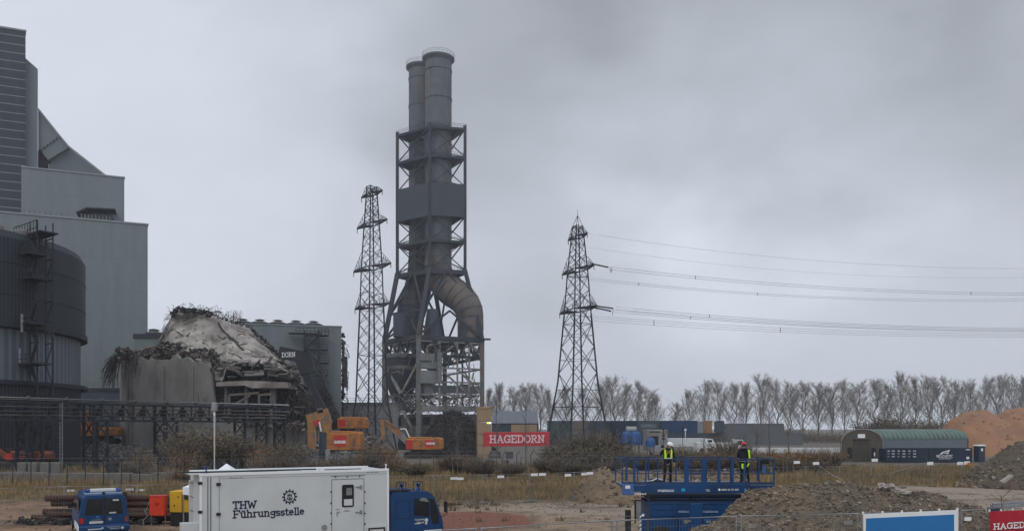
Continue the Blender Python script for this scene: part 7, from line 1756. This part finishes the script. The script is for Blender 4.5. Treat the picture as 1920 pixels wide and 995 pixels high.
rp_([(.22 + .07 * math.cos(2 * PI * i / 16), .93 + .07 * math.sin(2 * PI * i / 16)) for i in range(16)], .002, 'round_badge', 'galv'); rp_([(-.32, 1.0), (-.2, 1.0), (-.18, 1.1), (-.3, 1.08)], .002, 'blue_sticker', 'sign_blue')
rp_([(.18, 1.17), (.44, 1.17), (.46, 1.23), (.2, 1.23)], .016, 'window_sticker', 'white_box'); rp_([(.33, 1.72), (.56, 1.72), (.55, 1.79), (.32, 1.79)], .016, 'window_sticker', 'white_box')
lb_ = MB(); lb_.bbx(-1.95, -1.65, -.5, .5, 2.1, 2.24, .03); lb_.build('light_bar', 'white_box', VAN)
for s_ in (-1, 1): MB().bbx(-1.97, -1.63, s_ * .6 - .1, s_ * .6 + .1, 2.06, 2.24, .05).build('beacon', 'beacon_blue', VAN)
MB().bbx(-2.1, -1.6, -.72, .72, 1.99, 2.08, .03).build('light_bar_base', mat('pale_blue', (.25, .32, .45), rough=.4), VAN); MB().tube((-2.14, 0, 2.05), (-2.09, 0, 2.05), .06, n=12).build('camera', 'black', VAN)
for s_ in (-1, 1):
    sw_ = MB(); sw_.prism([(-1.9, 1.2), (.9, 1.2), (1.1, 1.25), (.8, 1.78), (-1.8, 1.8)], (0, s_ * .93 if s_ < 0 else .915, 0), (1, 0, 0), (0, 0, 1), (0, .03, 0)); sw_.build('side_window', 'glass_dark', VAN)
    for x in (-1.45, 1.6):
        wh = MB().tube((x, s_ * .75, .33), (x, s_ * .97, .33), .33, n=22).build('wheel', 'rubber', VAN, smooth=35); MB().tube((x, s_ * .8, .33), (x, s_ * .985, .33), .19, n=16).build('rim', 'galv', wh)
    MB().bbx(1.35, 1.5, s_ * 1.05 - .1, s_ * 1.05 + .1, 1.15, 1.4, .03).build('mirror', 'black', VAN)
# ------------------------------------------------------------------ scissor lift
LD = 34.2; LF = thing('scissor_lift', 'large blue scissor lift platform carrying two workers', 'scissor lift', (WX(1310, LD), LD, 0))
def lx(px): return WX(px, LD) - LF.location.x
def lz(py): return WZ(py, LD)
XA, XB = lx(1167), lx(1452); dep = 2.3; zd = lz(908); zr_ = lz(860)
m_ = MB(); m_.bx(lx(1215), lx(1405), 0, dep, zd - .08, zd); m_.bx(XA, lx(1215), .1, dep - .1, zd - .1, zd - .03); m_.bx(lx(1405), XB, .1, dep - .1, zd - .1, zd - .03); m_.build('deck', 'lift_blue', LF)
m_ = MB(); m_.bbx(lx(1213), lx(1406), -.06, .0, lz(924), zd + .02, .01); m_.build('side_skirt', 'lift_blue', LF)
m_ = MB(); m_.bx(lx(1188), lx(1213), .02, .12, lz(921), lz(910)); m_.bx(lx(1406), XB, .02, .12, lz(922), lz(909)); m_.build('extension_beam', 'lift_blue', LF)
m_ = MB(); m_.bbx(lx(1166), lx(1188), -.08, .05, lz(927), lz(906), .02); m_.build('end_plate', mat('lift_blue_pale', (.06, .14, .32), (.05, .11, .27), rough=.4), LF); MB().bx(lx(1172), lx(1181), -.1, -.08, lz(915), lz(909)).build('sticker', 'white_paint', LF)
hz = MB()
for i in range(7):
    for s0, n0 in ((1190, 7), (1408, 8)):
        a = lx(s0 + i * 3.2); hz.prism([(a, lz(927)), (a + .035, lz(927)), (a + .075, lz(923.5)), (a + .04, lz(923.5))], (0, .0, 0), (1, 0, 0), (0, 0, 1), (0, .02, 0))
hz.build('hazard_stripes', 'white_paint', LF)
rails = MB(); posts = MB(); thick = MB()
P_x = [1167, 1189, 1211, 1233, 1288, 1318, 1349, 1372, 1397, 1423, 1451]
for y in (0, dep):
    for px in P_x:
        big_ = px in (1189,) ; (thick if big_ else posts).beam((lx(px), y, zd), (lx(px), y, zr_), .09 if big_ else .05)
    for z, w_ in ((zr_, .05), (lz(887), .045)): rails.beam((XA, y, z), (XB, y, z), w_)
for px, w_ in ((1287, .2), (1319, .2), (1348, .12), (1373, .1)):
    posts.box((lx(px), -.03, (zd + zr_) / 2), (w_, .05, zr_ - zd - .02))
for z in (zr_, lz(887)):
    for x in (XA, XB): rails.beam((x, 0, z), (x, dep, z), .05)
rails.box((lx(1303), -.03, lz(887)), (.7, .04, .1)); rails.box((lx(1303), -.03, lz(905)), (.7, .04, .1)); rails.bx(XA, XB, -.02, .0, zd, zd + .12)
rails.build('handrail', mat('lift_dark', (.022, .05, .12), (.03, .045, .08), scale=2, rough=.5), LF); each(posts, 'guard_post', 'lift_blue', LF); each(thick, 'corner_post', 'lift_blue', LF)
cb_ = MB(); cb_.bbx(lx(1432), lx(1446), .25, .5, lz(870), lz(859), .02); cb_.bbx(lx(1425), lx(1433), .3, .5, lz(882), lz(866), .02); cb_.build('control_box', 'black', LF); MB().bx(lx(1433), lx(1440), .3, .35, lz(886), lz(872)).build('instruction_plate', 'lift_blue_pale', LF)
# lettering on the skirt
for tx_, a, b, y_, hh, bo in (('mateco', 1233, 1263, 920.8, 6.2, .012), ('TEEL', 1322, 1331, 920, 3.6, .0), ('0800 55 75 450', 1352, 1384, 918.5, 3.4, .01)):
    plain_text('lettering', tx_, (lx(a), -.066, lz(y_)), (1, 0, 0), (0, 0, 1), hh / F * LD, 'white_paint', LF, width=lx(b) - lx(a), bold=bo)
MB().bx(lx(1277), lx(1284), -.07, -.06, lz(920), lz(914.5)).build('cyan_sticker', mat('cyan', (.02, .35, .55), rough=.5), LF); MB().tube((lx(1348), -.07, lz(917)), (lx(1348), -.06, lz(917)), .05, n=14).build('round_sticker', 'white_paint', LF); MB().bx(lx(1395), lx(1398), -.07, -.06, lz(919), lz(915)).build('sticker', 'cyan', LF)
# scissor stack
sc = MB()
for k, (y0, y1) in enumerate(((927, 931), (933, 937), (939, 943))):
    for yy in (.25, dep - .35): sc.bx(lx(1216) , lx(1400), yy, yy + .12, lz(y1), lz(y0))
sc.bx(lx(1222), lx(1395), .5, dep - .5, lz(941), lz(928)); sc.build('scissor_arms', 'lift_dark', LF)
for px in (1225, 1303, 1392): MB().tube((lx(px), .15, lz(934)), (lx(px), dep - .15, lz(934)), .1, n=12).build('pivot_pin', 'black', LF)
# chassis with ribbed sides
ch = MB(); ch.bx(lx(1218), lx(1400), .02, dep - .02, .55, lz(943)); ch.build('chassis', 'lift_blue', LF)
rb2 = MB()
for px in (1220, 1242 + 23, 1291, 1318, 1346): rb2.bx(lx(px) - .03, lx(px) + .03, -.03, .02, .75, lz(944))
for py in (943, 953, 965): rb2.bx(lx(1218), lx(1400), -.012, .02, lz(py) - .02, lz(py) + .015)
each(rb2, 'side_rib', 'lift_blue', LF)
MB().bbx(lx(1292), lx(1316), -.16, .0, .5, lz(942), .03).build('pump_box', 'lift_blue', LF); MB().bbx(lx(1271), lx(1291), -.2, .0, .35, lz(972), .03).build('battery_box', 'lift_blue', LF); MB().bbx(lx(1317), lx(1350), -.2, .0, .35, lz(972), .03).build('battery_box', 'lift_blue', LF)
for a, b in ((1272, 1292), (1316, 1346)): plain_text('lettering', 'mateco', (lx(a), -.03 if a < 1300 else -.03, lz(960)), (1, 0, 0), (0, 0, 1), .13, mat('faded_blue_white', (.3, .38, .5), rough=.6), LF, width=lx(b) - lx(a), bold=.02)
st2 = MB(); st2.tube((lx(1284), -.215, lz(976)), (lx(1284), -.2, lz(976)), .09, n=16); st2.bx(lx(1287), lx(1295) - .05, -.215, -.2, lz(977), lz(973)); st2.bx(lx(1322), lx(1331), -.215, -.2, lz(978), lz(974)); each(st2, 'sticker', 'steel_light', LF)
ou = MB(); ou.bbx(lx(1202), lx(1211), -.15, .2, .2, lz(962), .02); ou.build('outrigger', 'lift_blue', LF)
hz = MB()
for i in range(8): z_ = lz(968) - i * .18; hz.prism([(lx(1198.5), z_ - .06), (lx(1202), z_ + .02), (lx(1202), z_ + .1), (lx(1198.5), z_ + .02)], (0, -.12, 0), (1, 0, 0), (0, 0, 1), (0, .02, 0))
hz.build('hazard_stripes', 'white_paint', LF); MB().tube((lx(1204.5), -.17, lz(964)), (lx(1204.5), -.15, lz(964)), .06, n=14).build('sticker', 'white_paint', LF)
ex_ = MB(); ex_.beam((lx(1193), .3, lz(982)), (lx(1193), .3, lz(938)), .06); ex_.beam((lx(1193), .3, lz(938)), (lx(1206), .3, lz(939)), .06); ex_.build('access_ladder', 'black', LF); MB().bbx(lx(1194), lx(1205), .32, .5, lz(975), lz(942), .02).build('fender_plate', 'steel_light', LF)
for x in (lx(1240), lx(1380)):
    for y in (-.02, dep - .3):
        wh = MB().tube((x, y, .5), (x, y + .34, .5), .5, n=24).build('wheel', 'rubber', LF, smooth=35); MB().tube((x, y - .01, .5), (x, y + .35, .5), .26, n=16).build('rim', 'lift_blue_pale', wh)
bp_ = thing('black_post_box', 'black upright box standing left of the blue lift', 'box', (WX(1177.5, 32.5), 32.5, 0)); MB().bbx(-.11, .11, -.1, .1, 0, WZ(956, 32.5), .015).build('housing', 'black', bp_); MB().bbx(-.12, .1, -.12, .12, WZ(958, 32.5), WZ(955, 32.5), .01).build('cap', 'rubber', bp_); [MB().tube((x, -.11, WZ(966, 32.5)), (x, -.1, WZ(966, 32.5)), .02, n=8).build('stud', 'galv', bp_) for x in (-.06, .05)]

# ------------------------------------------------------------------ workers
def skin_obj(name, verts, edges, radii, m, parent, sub=1, root=0):
    me = bpy.data.meshes.new(name); me.from_pydata([tuple(v) for v in verts], edges, []); o = bpy.data.objects.new(name, me); COL.objects.link(o); o.parent = parent
    sk = o.modifiers.new('skin', 'SKIN'); sk.use_smooth_shade = True
    if not me.skin_vertices: me.attributes.new if False else None
    sv = me.skin_vertices[0].data if me.skin_vertices else None
    if sv is None:
        return o
    for i, r_ in enumerate(radii): sv[i].radius = (r_[0], r_[1]) if isinstance(r_, tuple) else (r_, r_)
    sv[root].use_root = True
    sb = o.modifiers.new('sub', 'SUBSURF'); sb.levels = sub; sb.render_levels = sub; me.materials.append(MATS[m]); return o
def skin_bake(name, verts, edges, radii, m, parent, sub=2, root=0):
    """grow the surface and keep the result as a plain mesh"""
    me = bpy.data.meshes.new(name); me.from_pydata([tuple(v) for v in verts], edges, []); o = bpy.data.objects.new(name, me); COL.objects.link(o)
    bpy.context.view_layer.objects.active = o
    sk = o.modifiers.new('skin', 'SKIN')
    bpy.context.view_layer.update()
    if not me.skin_vertices:
        with bpy.context.temp_override(object=o, active_object=o): bpy.ops.mesh.customdata_skin_add()
    sv = me.skin_vertices[0].data
    for i, r_ in enumerate(radii): sv[i].radius = (r_[0], r_[1]) if isinstance(r_, tuple) else (r_, r_)
    for i in range(len(verts)): sv[i].use_root = (i == root)
    sb = o.modifiers.new('sub', 'SUBSURF'); sb.levels = sub; sb.render_levels = sub
    dg = bpy.context.evaluated_depsgraph_get(); me2 = bpy.data.meshes.new_from_object(o.evaluated_get(dg)); bpy.data.objects.remove(o)
    me2.materials.clear(); me2.materials.append(MATS[m]); me2.polygons.foreach_set('use_smooth', [True] * len(me2.polygons))
    q_ = bpy.data.objects.new(name, me2); COL.objects.link(q_); q_.parent = parent; return q_
def person(label, loc, rz, J, helmet, dark='clothes_black'):
    o = thing('person', label, 'person', loc, rz)
    names = list(J.keys()); V = [Vector(J[k][0]) for k in names]; rad = [J[k][1] for k in names]; ix = {k: i for i, k in enumerate(names)}
    E = [('pelvis', 'waist'), ('waist', 'chest'), ('chest', 'neck'), ('neck', 'head0')] + [(a + s, b + s) for s in 'LR' for a, b in (('sh', 'el'), ('el', 'wr'), ('hip', 'kn'), ('kn', 'an'), ('an', 'toe'))] + [('chest', 'shL'), ('chest', 'shR'), ('pelvis', 'hipL'), ('pelvis', 'hipR')]
    body = skin_bake('body', V, [(ix[a], ix[b]) for a, b in E], rad, dark, o, 2, ix['pelvis'])
    hd = Vector(J['head'][0]); hm = MB(); n_ = 16; pr_ = []
    # head: egg with nose, ears
    hm.lathe([(.01, -.12), (.05, -.115), (.07, -.07), (.078, 0), (.076, .05), (.05, .1), (.01, .12)], (0, 0, 0), n=16); hm.v = [(x_ * .95, y_ * 1.15, z_) for x_, y_, z_ in hm.v]
    hm.prism([(-.012, -.02), (.012, -.02), (.006, .03), (-.006, .03)], (0, -.085, 0), (1, 0, 0), (0, 0, 1), (0, -.025, 0)); hm.box((-.077, 0, 0), (.015, .03, .055)); hm.box((.077, 0, 0), (.015, .03, .055)); Mh = Matrix.Translation(hd) @ Matrix.Rotation(J['turn'][0], 4, 'Z') @ Matrix.Rotation(J['turn'][1], 4, 'X')
    def tf(mb_): mb_.v = [tuple(Mh @ Vector(v)) for v in mb_.v]; return mb_
    head = tf(hm).build('head', 'skin', o, smooth=60)
    fc = MB(); [fc.box((x_, -.088, .012), (.018, .006, .009)) for x_ in (-.03, .03)]; fc.box((0, -.083, -.065), (.04, .006, .008)); tf(fc).build('eyes_and_mouth', 'black', head)
    hr = MB().lathe([(.08, -.05), (.086, .02), (.08, .06)], n=16, a0=R(20), a1=R(160)); hr.v = [(x_, y_ * 1.12, z_) for x_, y_, z_ in hr.v]; tf(hr).build('hair', 'black', head)
    he = MB().lathe([(.115, .035), (.118, .05), (.112, .09), (.09, .13), (.055, .155), (.01, .165)], n=20); he.v = [(x_, y_ * 1.15, z_) for x_, y_, z_ in he.v]
    he.prism([(-.08, .03), (.08, .03), (.05, .1), (-.05, .1)], (0, -.1, .05), (1, 0, 0), (0, -.6, .0), (0, 0, .012)); he.lathe([(.11, .03), (.135, .03), (.135, .04), (.11, .045)], n=20); he.beam((0, -.1, .12), (0, .1, .12), .02, .1)
    tf(he).build('helmet', helmet, o, smooth=50)
    for s in 'LR':   # hands: palm, four fingers and a thumb curled round
        w_ = Vector(J['wr' + s][0]); e_ = Vector(J['el' + s][0]); d = (w_ - e_).normalized(); sx = 1 if s == 'L' else -1; side = d.cross(Vector((0, 1, 0))).normalized(); fwd = side.cross(d).normalized()
        pm__ = w_ + d * .045
        vs = [w_, pm__, w_ + d * .09]; ed = [(0, 1), (1, 2)]; rd = [(.026, .024), (.04, .02), (.038, .018)]
        hand = skin_bake('hand', vs, ed, rd, J.get('handm', 'skin'), o, 1, 0)
        fm_ = MB()
        for k in range(4):
            b0 = w_ + d * .09 + side * (.032 - .021 * k); ln = (.03, .034, .032, .025)[k]; p1 = b0 + d * ln; p2 = p1 + (d * .5 + fwd * .8).normalized() * ln * .8; p3 = p2 + (fwd).normalized() * ln * .6; fm_.path([b0, p1, p2, p3], [.0105, .0098, .009, .007], 6)
        t0 = w_ + d * .03 + side * .035 * sx; fm_.path([t0, t0 + (d + side * sx * 1.1).normalized() * .035, t0 + (d * 1.5 + side * sx * .8 + fwd * .5).normalized() * .065], [.013, .0115, .009], 6)
        fm_.build('fingers', J.get('handm', 'skin'), hand, smooth=60)
    for s in 'LR':
        a_ = Vector(J['an' + s][0]); t_ = Vector(J['toe' + s][0]); m_ = MB(); d = (t_ - a_); d.z = 0; d.normalize(); sd_ = Vector((-d.y, d.x, 0)); c_ = Vector((a_.x, a_.y, 0))
        m_.prism([(-.1, .0), (.2, .0), (.2, .05), (.12, .09), (.04, .11), (.03, .2), (-.09, .2), (-.1, .1)], c_ - sd_ * .05, d, (0, 0, 1), sd_ * .1); m_.build('boot', 'black', o, smooth=30)
    return o
zdk = zd
J1 = {'pelvis': ((0, 0, .96), (.165, .12)), 'waist': ((.0, 0, 1.14), (.155, .115)), 'chest': ((.01, -.01, 1.36), (.185, .135)), 'neck': ((.02, -.03, 1.52), (.07, .07)), 'head0': ((.05, -.05, 1.6), (.06, .06)), 'head': ((.07, -.06, 1.64), 0), 'turn': (R(62), R(18)),
      'shR': ((-.19, 0, 1.45), .07), 'elR': ((-.33, -.1, 1.24), .055), 'wrR': ((-.27, -.2, 1.46), .035), 'shL': ((.2, 0, 1.44), .07), 'elL': ((.29, .02, 1.16), .055), 'wrL': ((.28, -.1, .92), .036),
      'hipL': ((.1, 0, .9), .1), 'knL': ((.12, -.02, .5), .07), 'anL': ((.13, .02, .1), .05), 'toeL': ((.15, -.12, .05), .035), 'hipR': ((-.1, 0, .9), .1), 'knR': ((-.13, -.02, .5), .07), 'anR': ((-.15, .02, .1), .05), 'toeR': ((-.18, -.12, .05), .035), 'handm': 'skin'}
def clean(J): return J
def mkperson(label, loc, rz, J, helmet):
    J2 = dict(J)
    turn = J2['turn']; hm_ = J2.get('handm', 'skin'); head = J2['head']
    K = {k: v for k, v in J2.items() if k not in ('turn', 'handm', 'head')}
    class D(dict): pass
    X_ = D(K); 
    o = person_wrap(label, loc, rz, K, head, turn, hm_, helmet); return o
def person_wrap(label, loc, rz, K, head, turn, hm_, helmet):
    class JJ(dict):
        pass
    J = JJ(K)
    # expose the non-joint entries without making them vertices
    J_get = {'turn': turn, 'handm': hm_, 'head': head}
    keys = list(K.keys())
    class P(dict):
        def keys(self): return keys
        def __missing__(self, k): return J_get[k]
        def get(self, k, d=None): return J_get.get(k, dict.get(self, k, d))
    return person(label, loc, rz, P(K), helmet)
p1 = mkperson('worker in a white helmet and yellow harness vest holding up a camera, on the lift', (WX(1252, 34.9), 34.9, zdk), 0, J1, 'white_paint')
def vest_band(pts_, w_, m, par, th_=.012):
    mb_ = MB(); pts_ = [Vector(p) for p in pts_]; L0 = []
    for i, p in enumerate(pts_):
        d = (pts_[min(i + 1, len(pts_) - 1)] - pts_[max(i - 1, 0)]).normalized(); out_ = Vector((p.x * .6, p.y, 0)).normalized(); s_ = d.cross(out_).normalized(); L0.append([p - s_ * w_ / 2, p + s_ * w_ / 2, p + s_ * w_ / 2 + out_ * th_, p - s_ * w_ / 2 + out_ * th_, p - s_ * w_ / 2])
    mb_.grid(L0); return mb_.build('vest_strap', m, par)
for s in (-1, 1):
    vest_band([(s * .15, .1, 1.44), (s * .15, .0, 1.5), (s * .14, -.12, 1.42), (s * .13, -.155, 1.3), (s * .12, -.15, 1.14), (s * .12, -.15, 1.06)], .085, 'hivis', p1)
vest_band([(-.15, .05, 1.09), (-.165, -.06, 1.09), (-.1, -.14, 1.09), (0, -.155, 1.09), (.1, -.14, 1.09), (.165, -.06, 1.09), (.15, .05, 1.09)], .06, 'reflective', p1)
MB().lathe([(.05, -.01), (.07, -.01), (.07, .01), (.05, .01)], (0, -.165, 1.34), n=14).build('harness_ring', 'orange_dirty', p1)
vest_band([(-.1, -.15, 1.46), (.0, -.17, 1.36), (.1, -.16, 1.22)], .035, 'orange_dirty', p1); vest_band([(.1, -.15, 1.46), (.0, -.172, 1.36), (-.1, -.162, 1.22)], .035, 'orange_dirty', p1)
MB().path([(-.1, -.1, .86), (-.02, -.14, .8), (.06, -.12, .88)], .02, 6).build('leg_strap', 'steel_light', p1)
cm = thing('camera', 'black camera held up in the raised hand of the white-helmeted worker', 'camera', (WX(1252, 34.9) - .27, 34.66, zdk + 1.56)); MB().bbx(-.07, .07, -.04, .04, 0, .1, .012).build('camera_body', 'black', cm); MB().tube((0, -.04, .05), (0, -.12, .05), .038, n=14).build('lens', 'black', cm, smooth=40); MB().bbx(-.03, .03, -.03, .03, .1, .13, .008).build('viewfinder', 'black', cm)
rod = thing('stick', 'thin dark stick hanging from the hand of the white-helmeted worker', 'stick', (WX(1252, 34.9) + .28, 34.78, zdk + .85)); MB().beam((0, -.03, .05), (.2, .0, -.28), .025).build('rod', 'black', rod)
J2 = dict(J1); J2.update({'head': ((0.0, .03, 1.64), 0), 'head0': ((0, .01, 1.6), (.06, .06)), 'neck': ((0, .0, 1.52), (.08, .08)), 'turn': (R(180), R(12)), 'shR': ((-.2, 0, 1.43), .085), 'elR': ((-.25, .06, 1.2), .07), 'wrR': ((-.1, .24, 1.12), .036), 'shL': ((.19, 0, 1.43), .085), 'elL': ((.25, .04, 1.18), .07), 'wrL': ((.14, .25, 1.1), .036),
           'chest': ((0, 0, 1.34), (.205, .15)), 'waist': ((0, 0, 1.12), (.185, .14)), 'pelvis': ((0, 0, .96), (.175, .13)), 'knR': ((-.11, -.02, .5), .07), 'anR': ((-.1, .04, .1), .05), 'toeR': ((-.12, .18, .05), .035), 'knL': ((.14, -.02, .5), .07), 'anL': ((.2, .04, .1), .05), 'toeL': ((.22, .18, .05), .035)})
mat('helmet_red', (.55, .03, .03), (.48, .03, .03), rough=.35)
p2 = mkperson('worker in a red helmet and black hooded jacket seen from behind, on the lift', (WX(1395, 35.2), 35.2, zdk), R(-8), J2, 'helmet_red')
fur = MB(); random.seed(3)
for i in range(420):
    a = rnd(0, 2 * PI); r_ = .125 + rnd(-.02, .03); p = Vector((r_ * 1.15 * math.cos(a), r_ * .9 * math.sin(a) - .01, 1.515 + rnd(-.02, .03))); fur.add([p, p + Vector((.012, 0, 0)), p + Vector((rnd(-.02, .02) + .02 * math.cos(a), rnd(-.02, .02), rnd(.0, .04)))], [(0, 1, 2)])
fur.build('hood_fur', mat('fur', (.33, .25, .17), (.25, .19, .13), scale=20), p2); hd_ = MB().lathe([(.06, 1.42), (.14, 1.44), (.16, 1.49), (.14, 1.53), (.1, 1.54)], n=18); hd_.v = [(x_ * 1.1, y_ * .85 - .02, z_) for x_, y_, z_ in hd_.v]; hd_.build('hood', 'clothes_black', p2, smooth=60)
vest_band([(.17, -.13, 1.46), (.19, -.15, 1.36), (.2, -.15, 1.22), (.22, -.13, 1.1)], .09, 'hivis', p2); vest_band([(.1, -.19, 1.06), (.2, -.14, 1.05), (.25, -.02, 1.05)], .06, 'reflective', p2); vest_band([(-.08, -.16, .86), (-.09, -.15, .74), (-.06, -.13, .64)], .08, 'hivis', p2); vest_band([(.19, -.14, .88), (.14, -.16, .8), (.12, -.14, .72)], .06, 'hivis', p2)
MB().path([(-.02, -.17, 1.0), (.02, -.19, .85), (.0, -.18, .65)], .022, 6).build('lanyard', 'steel_light', p2)
vest_band([(-.2, -.12, .97), (-.05, -.19, .96), (.1, -.19, .96), (.2, -.12, .97)], .03, 'steel_light', p2)
# things lying on the lift deck
dk2 = thing('tool_bag', 'dark bag with a pale cloth on the lift deck behind the white-helmeted worker', 'bag', (WX(1229, 35.6), 35.6, zdk)); MB().lathe([(.01, .2), (.2, .18), (.42, .08), (.5, 0)], n=14).build('bag_body', 'black', dk2, smooth=60); vm = MB(); vm.path([(-.45, -.3, .08), (-.2, -.34, .1), (0, -.36, .2), (.2, -.34, .14), (.4, -.3, .1)], .03, 6); vm.build('cloth_edge', 'white_cloth', dk2)

# ------------------------------------------------------------------ foreground fence
FA = [(893 - 245 * 1, 22.0 - 1.0), (898, 22.0), (1152, 22.9), (1385, 24.0), (1612, 25.2), (1798, 26.6), (1975, 28.0)]
FTOP = {648: 1003, 898: 990, 1152: 975, 1385: 967, 1612: 962, 1798: 957, 1975: 944}
fr_l = ['thin rail fence panel running below the picture, left of the truck cab', 'foreground fence panel before the brown path, left of the lift', 'foreground fence panel before the blue lift', 'foreground fence panel before the left part of the rubble heap', 'foreground fence panel carrying the blue sign', 'foreground fence panel carrying the right red banner']
fence_objs = []
for i in range(len(FA) - 1):
    (pa_, Da), (pb_, Db) = FA[i], FA[i + 1]; a = W(pa_ + (3 if i else 0), FTOP[pa_], Da); b = W(pb_ - 3, FTOP[pb_], Db); a0 = Vector((a.x, a.y, a.z - 2.0)); b0 = Vector((b.x, b.y, b.z - 2.0))
    fence_objs.append(site_panel(a0, b0, 2.0, fr_l[i], 'foreground fence panels', dens=.1, wire=.004, fr=.028))
def front_board(label, nm, pxa, pxb, yta, ytb, m, border=None, text=None, idx=4):
    fo_ = fence_objs[idx]; Da = FA[idx][1]
    o = thing(nm, label, 'banner' if text else 'sign', fo_.location, fo_.rotation_euler.z)
    (xa_, za), (xb_, zb) = on_side(o, pxa, yta, -.05), on_side(o, pxb, ytb, -.05); z0_ = 0.35
    if border:
        MB().prism([(xa_, z0_), (xb_, z0_), (xb_, zb), (xa_, za)], (0, -.09, 0), (1, 0, 0), (0, 0, 1), (0, .04, 0)).build('frame', border, o)
        (xc, zc), (xd, zd__) = on_side(o, pxa + 6, yta + 8, -.1), on_side(o, pxb - 6, ytb + 8.5, -.1); MB().prism([(xc, z0_ + .15), (xd, z0_ + .15), (xd, zd__), (xc, zc)], (0, -.102, 0), (1, 0, 0), (0, 0, 1), (0, .01, 0)).build('panel', m, o)
    else:
        P = [[Vector((lerp(xa_, xb_, i / 30), -.07 + .012 * math.sin(i * 1.1 + j), lerp(z0_, lerp(za, zb, i / 30), j / 8))) for i in range(31)] for j in range(9)]; P2 = [[p + Vector((0, .01, 0)) for p in r_] for r_ in P][::-1]; MB().grid(P + P2 + [P[0]]).build('cloth', m, o, smooth=60)
    if text:
        (tx0, tz0), (tx1, tz1), (_, tzt) = on_side(o, 1862, 991.5, -.1), on_side(o, 1958, 983, -.1), on_side(o, 1862, 981.5, -.1)
        u_ = Vector((tx1 - tx0, 0, (tz1 - tz0) * .3)); slab_text(MB(), text, (tx0, -.095, tz0), u_, (0, 0, 1), (0, -1, 0), tzt - tz0, width=tx1 - tx0, sw=.2, th=.008).build('lettering', 'white_paint', o)
    cl_ = MB()
    for i in range(6): t_ = i / 5; cl_.box((lerp(xa_, xb_, t_), -.05, lerp(za, zb, t_) + .03), (.03, .06, .08))
    each(cl_, 'cable_tie', 'white_paint', o)
    return o
front_board('blank blue board with a white border on the foreground fence', 'blue_sign', 1618, 1795, 963, 955, 'sign_blue', 'white_paint', idx=4)
front_board('dark red HAGEDORN banner on the foreground fence, cut by the right picture edge', 'banner', 1855, 1962, 958, 953, 'banner_front' if 'banner_front' in MATS else mat('banner_front', (.42, .012, .03), (.36, .01, .028), scale=.8, rough=.6), None, 'HAGEDORN', idx=5)
for px, py, idx, lb in ((1590, 979, 3, 'small pale plate on the foreground fence left of the blue board'), (1815, 972, 5, 'small pale plate on the foreground fence between the blue board and red banner'), (1412, 985, 3, 'small pale plate on the foreground fence before the rubble heap')):
    fo_ = fence_objs[idx]; o = thing('fence_plate', lb, 'plate', (0, 0, 0), 0); o.location = fo_.location; o.rotation_euler = fo_.rotation_euler; x, z = on_side(o, px, py, -.04); MB().bbx(x - .15, x + .15, -.05, -.03, z - .06, z + .06, .005).build('plate', 'steel_light' if px != 1815 else 'white_paint', o)
# aluminium beams lying behind the right banner
ab_ = thing('metal_frame', 'grey metal frame lying on the ground above the right red banner', 'metal frame', (WX(1895, 36), 36, 0)); m_ = MB()
for dy, dz in ((0, 0), (.25, .12), (.5, .02)): m_.beam(W(1862, 951, 37 + dy) + Vector((0, 0, dz)), W(1935, 944, 37 + dy) + Vector((0, 0, dz)), .14)
for i in range(6): p = W(1866 + i * 12, 950 - i, 37); m_.beam(p, p + Vector((.1, .5, .05)), .09)
each(m_, 'frame_beam', 'galv', ab_, world=True); m_ = MB(); m_.box(W(1866, 953, 36.8) - Vector((0, 0, .1)), (.5, .4, .3)); zl = WZ(955, 37); 
for px in (1866, 1930): m_.beam((WX(px, 37), 37.2, 0), (WX(px, 37), 37.2, zl + .05), .14)
m_.build('trestle', 'steel_dark', ab_, world=True)
random.seed(4); o = thing('dead_shrub', 'dry twiggy stalk standing before the grey metal frame at the right', 'shrub', (WX(1878, 34), 34, 0)); m_ = MB(); h_ = WZ(928, 34)
m_.path([(0, 0, 0), (.05, 0, h_ * .5), (-.02, 0, h_)], [.03, .025, .015], 5)
for i in range(14): z_ = rnd(h_ * .4, h_); a = rnd(0, 6.28); m_.path([(0, 0, z_), (math.cos(a) * .5, math.sin(a) * .4, z_ + rnd(.1, .5))], .008, 3)
m_.build('stems', 'scrub_brown', o)

# ------------------------------------------------------------------ haze
hzb = MB().bx(-1560, 1560, -95, 1560, -1.3, 134).build('haze', bpy.data.materials.new('haze_air'), kind='stuff')
hm_ = hzb.data.materials[0]; hm_.use_nodes = True; t = hm_.node_tree; t.nodes.clear(); oo = t.nodes.new('ShaderNodeOutputMaterial'); pv = t.nodes.new('ShaderNodeVolumePrincipled')
pv.inputs['Color'].default_value = (.86, .91, 1, 1); pv.inputs['Density'].default_value = .00028; pv.inputs['Anisotropy'].default_value = .2; t.links.new(pv.outputs[0], oo.inputs['Volume'])
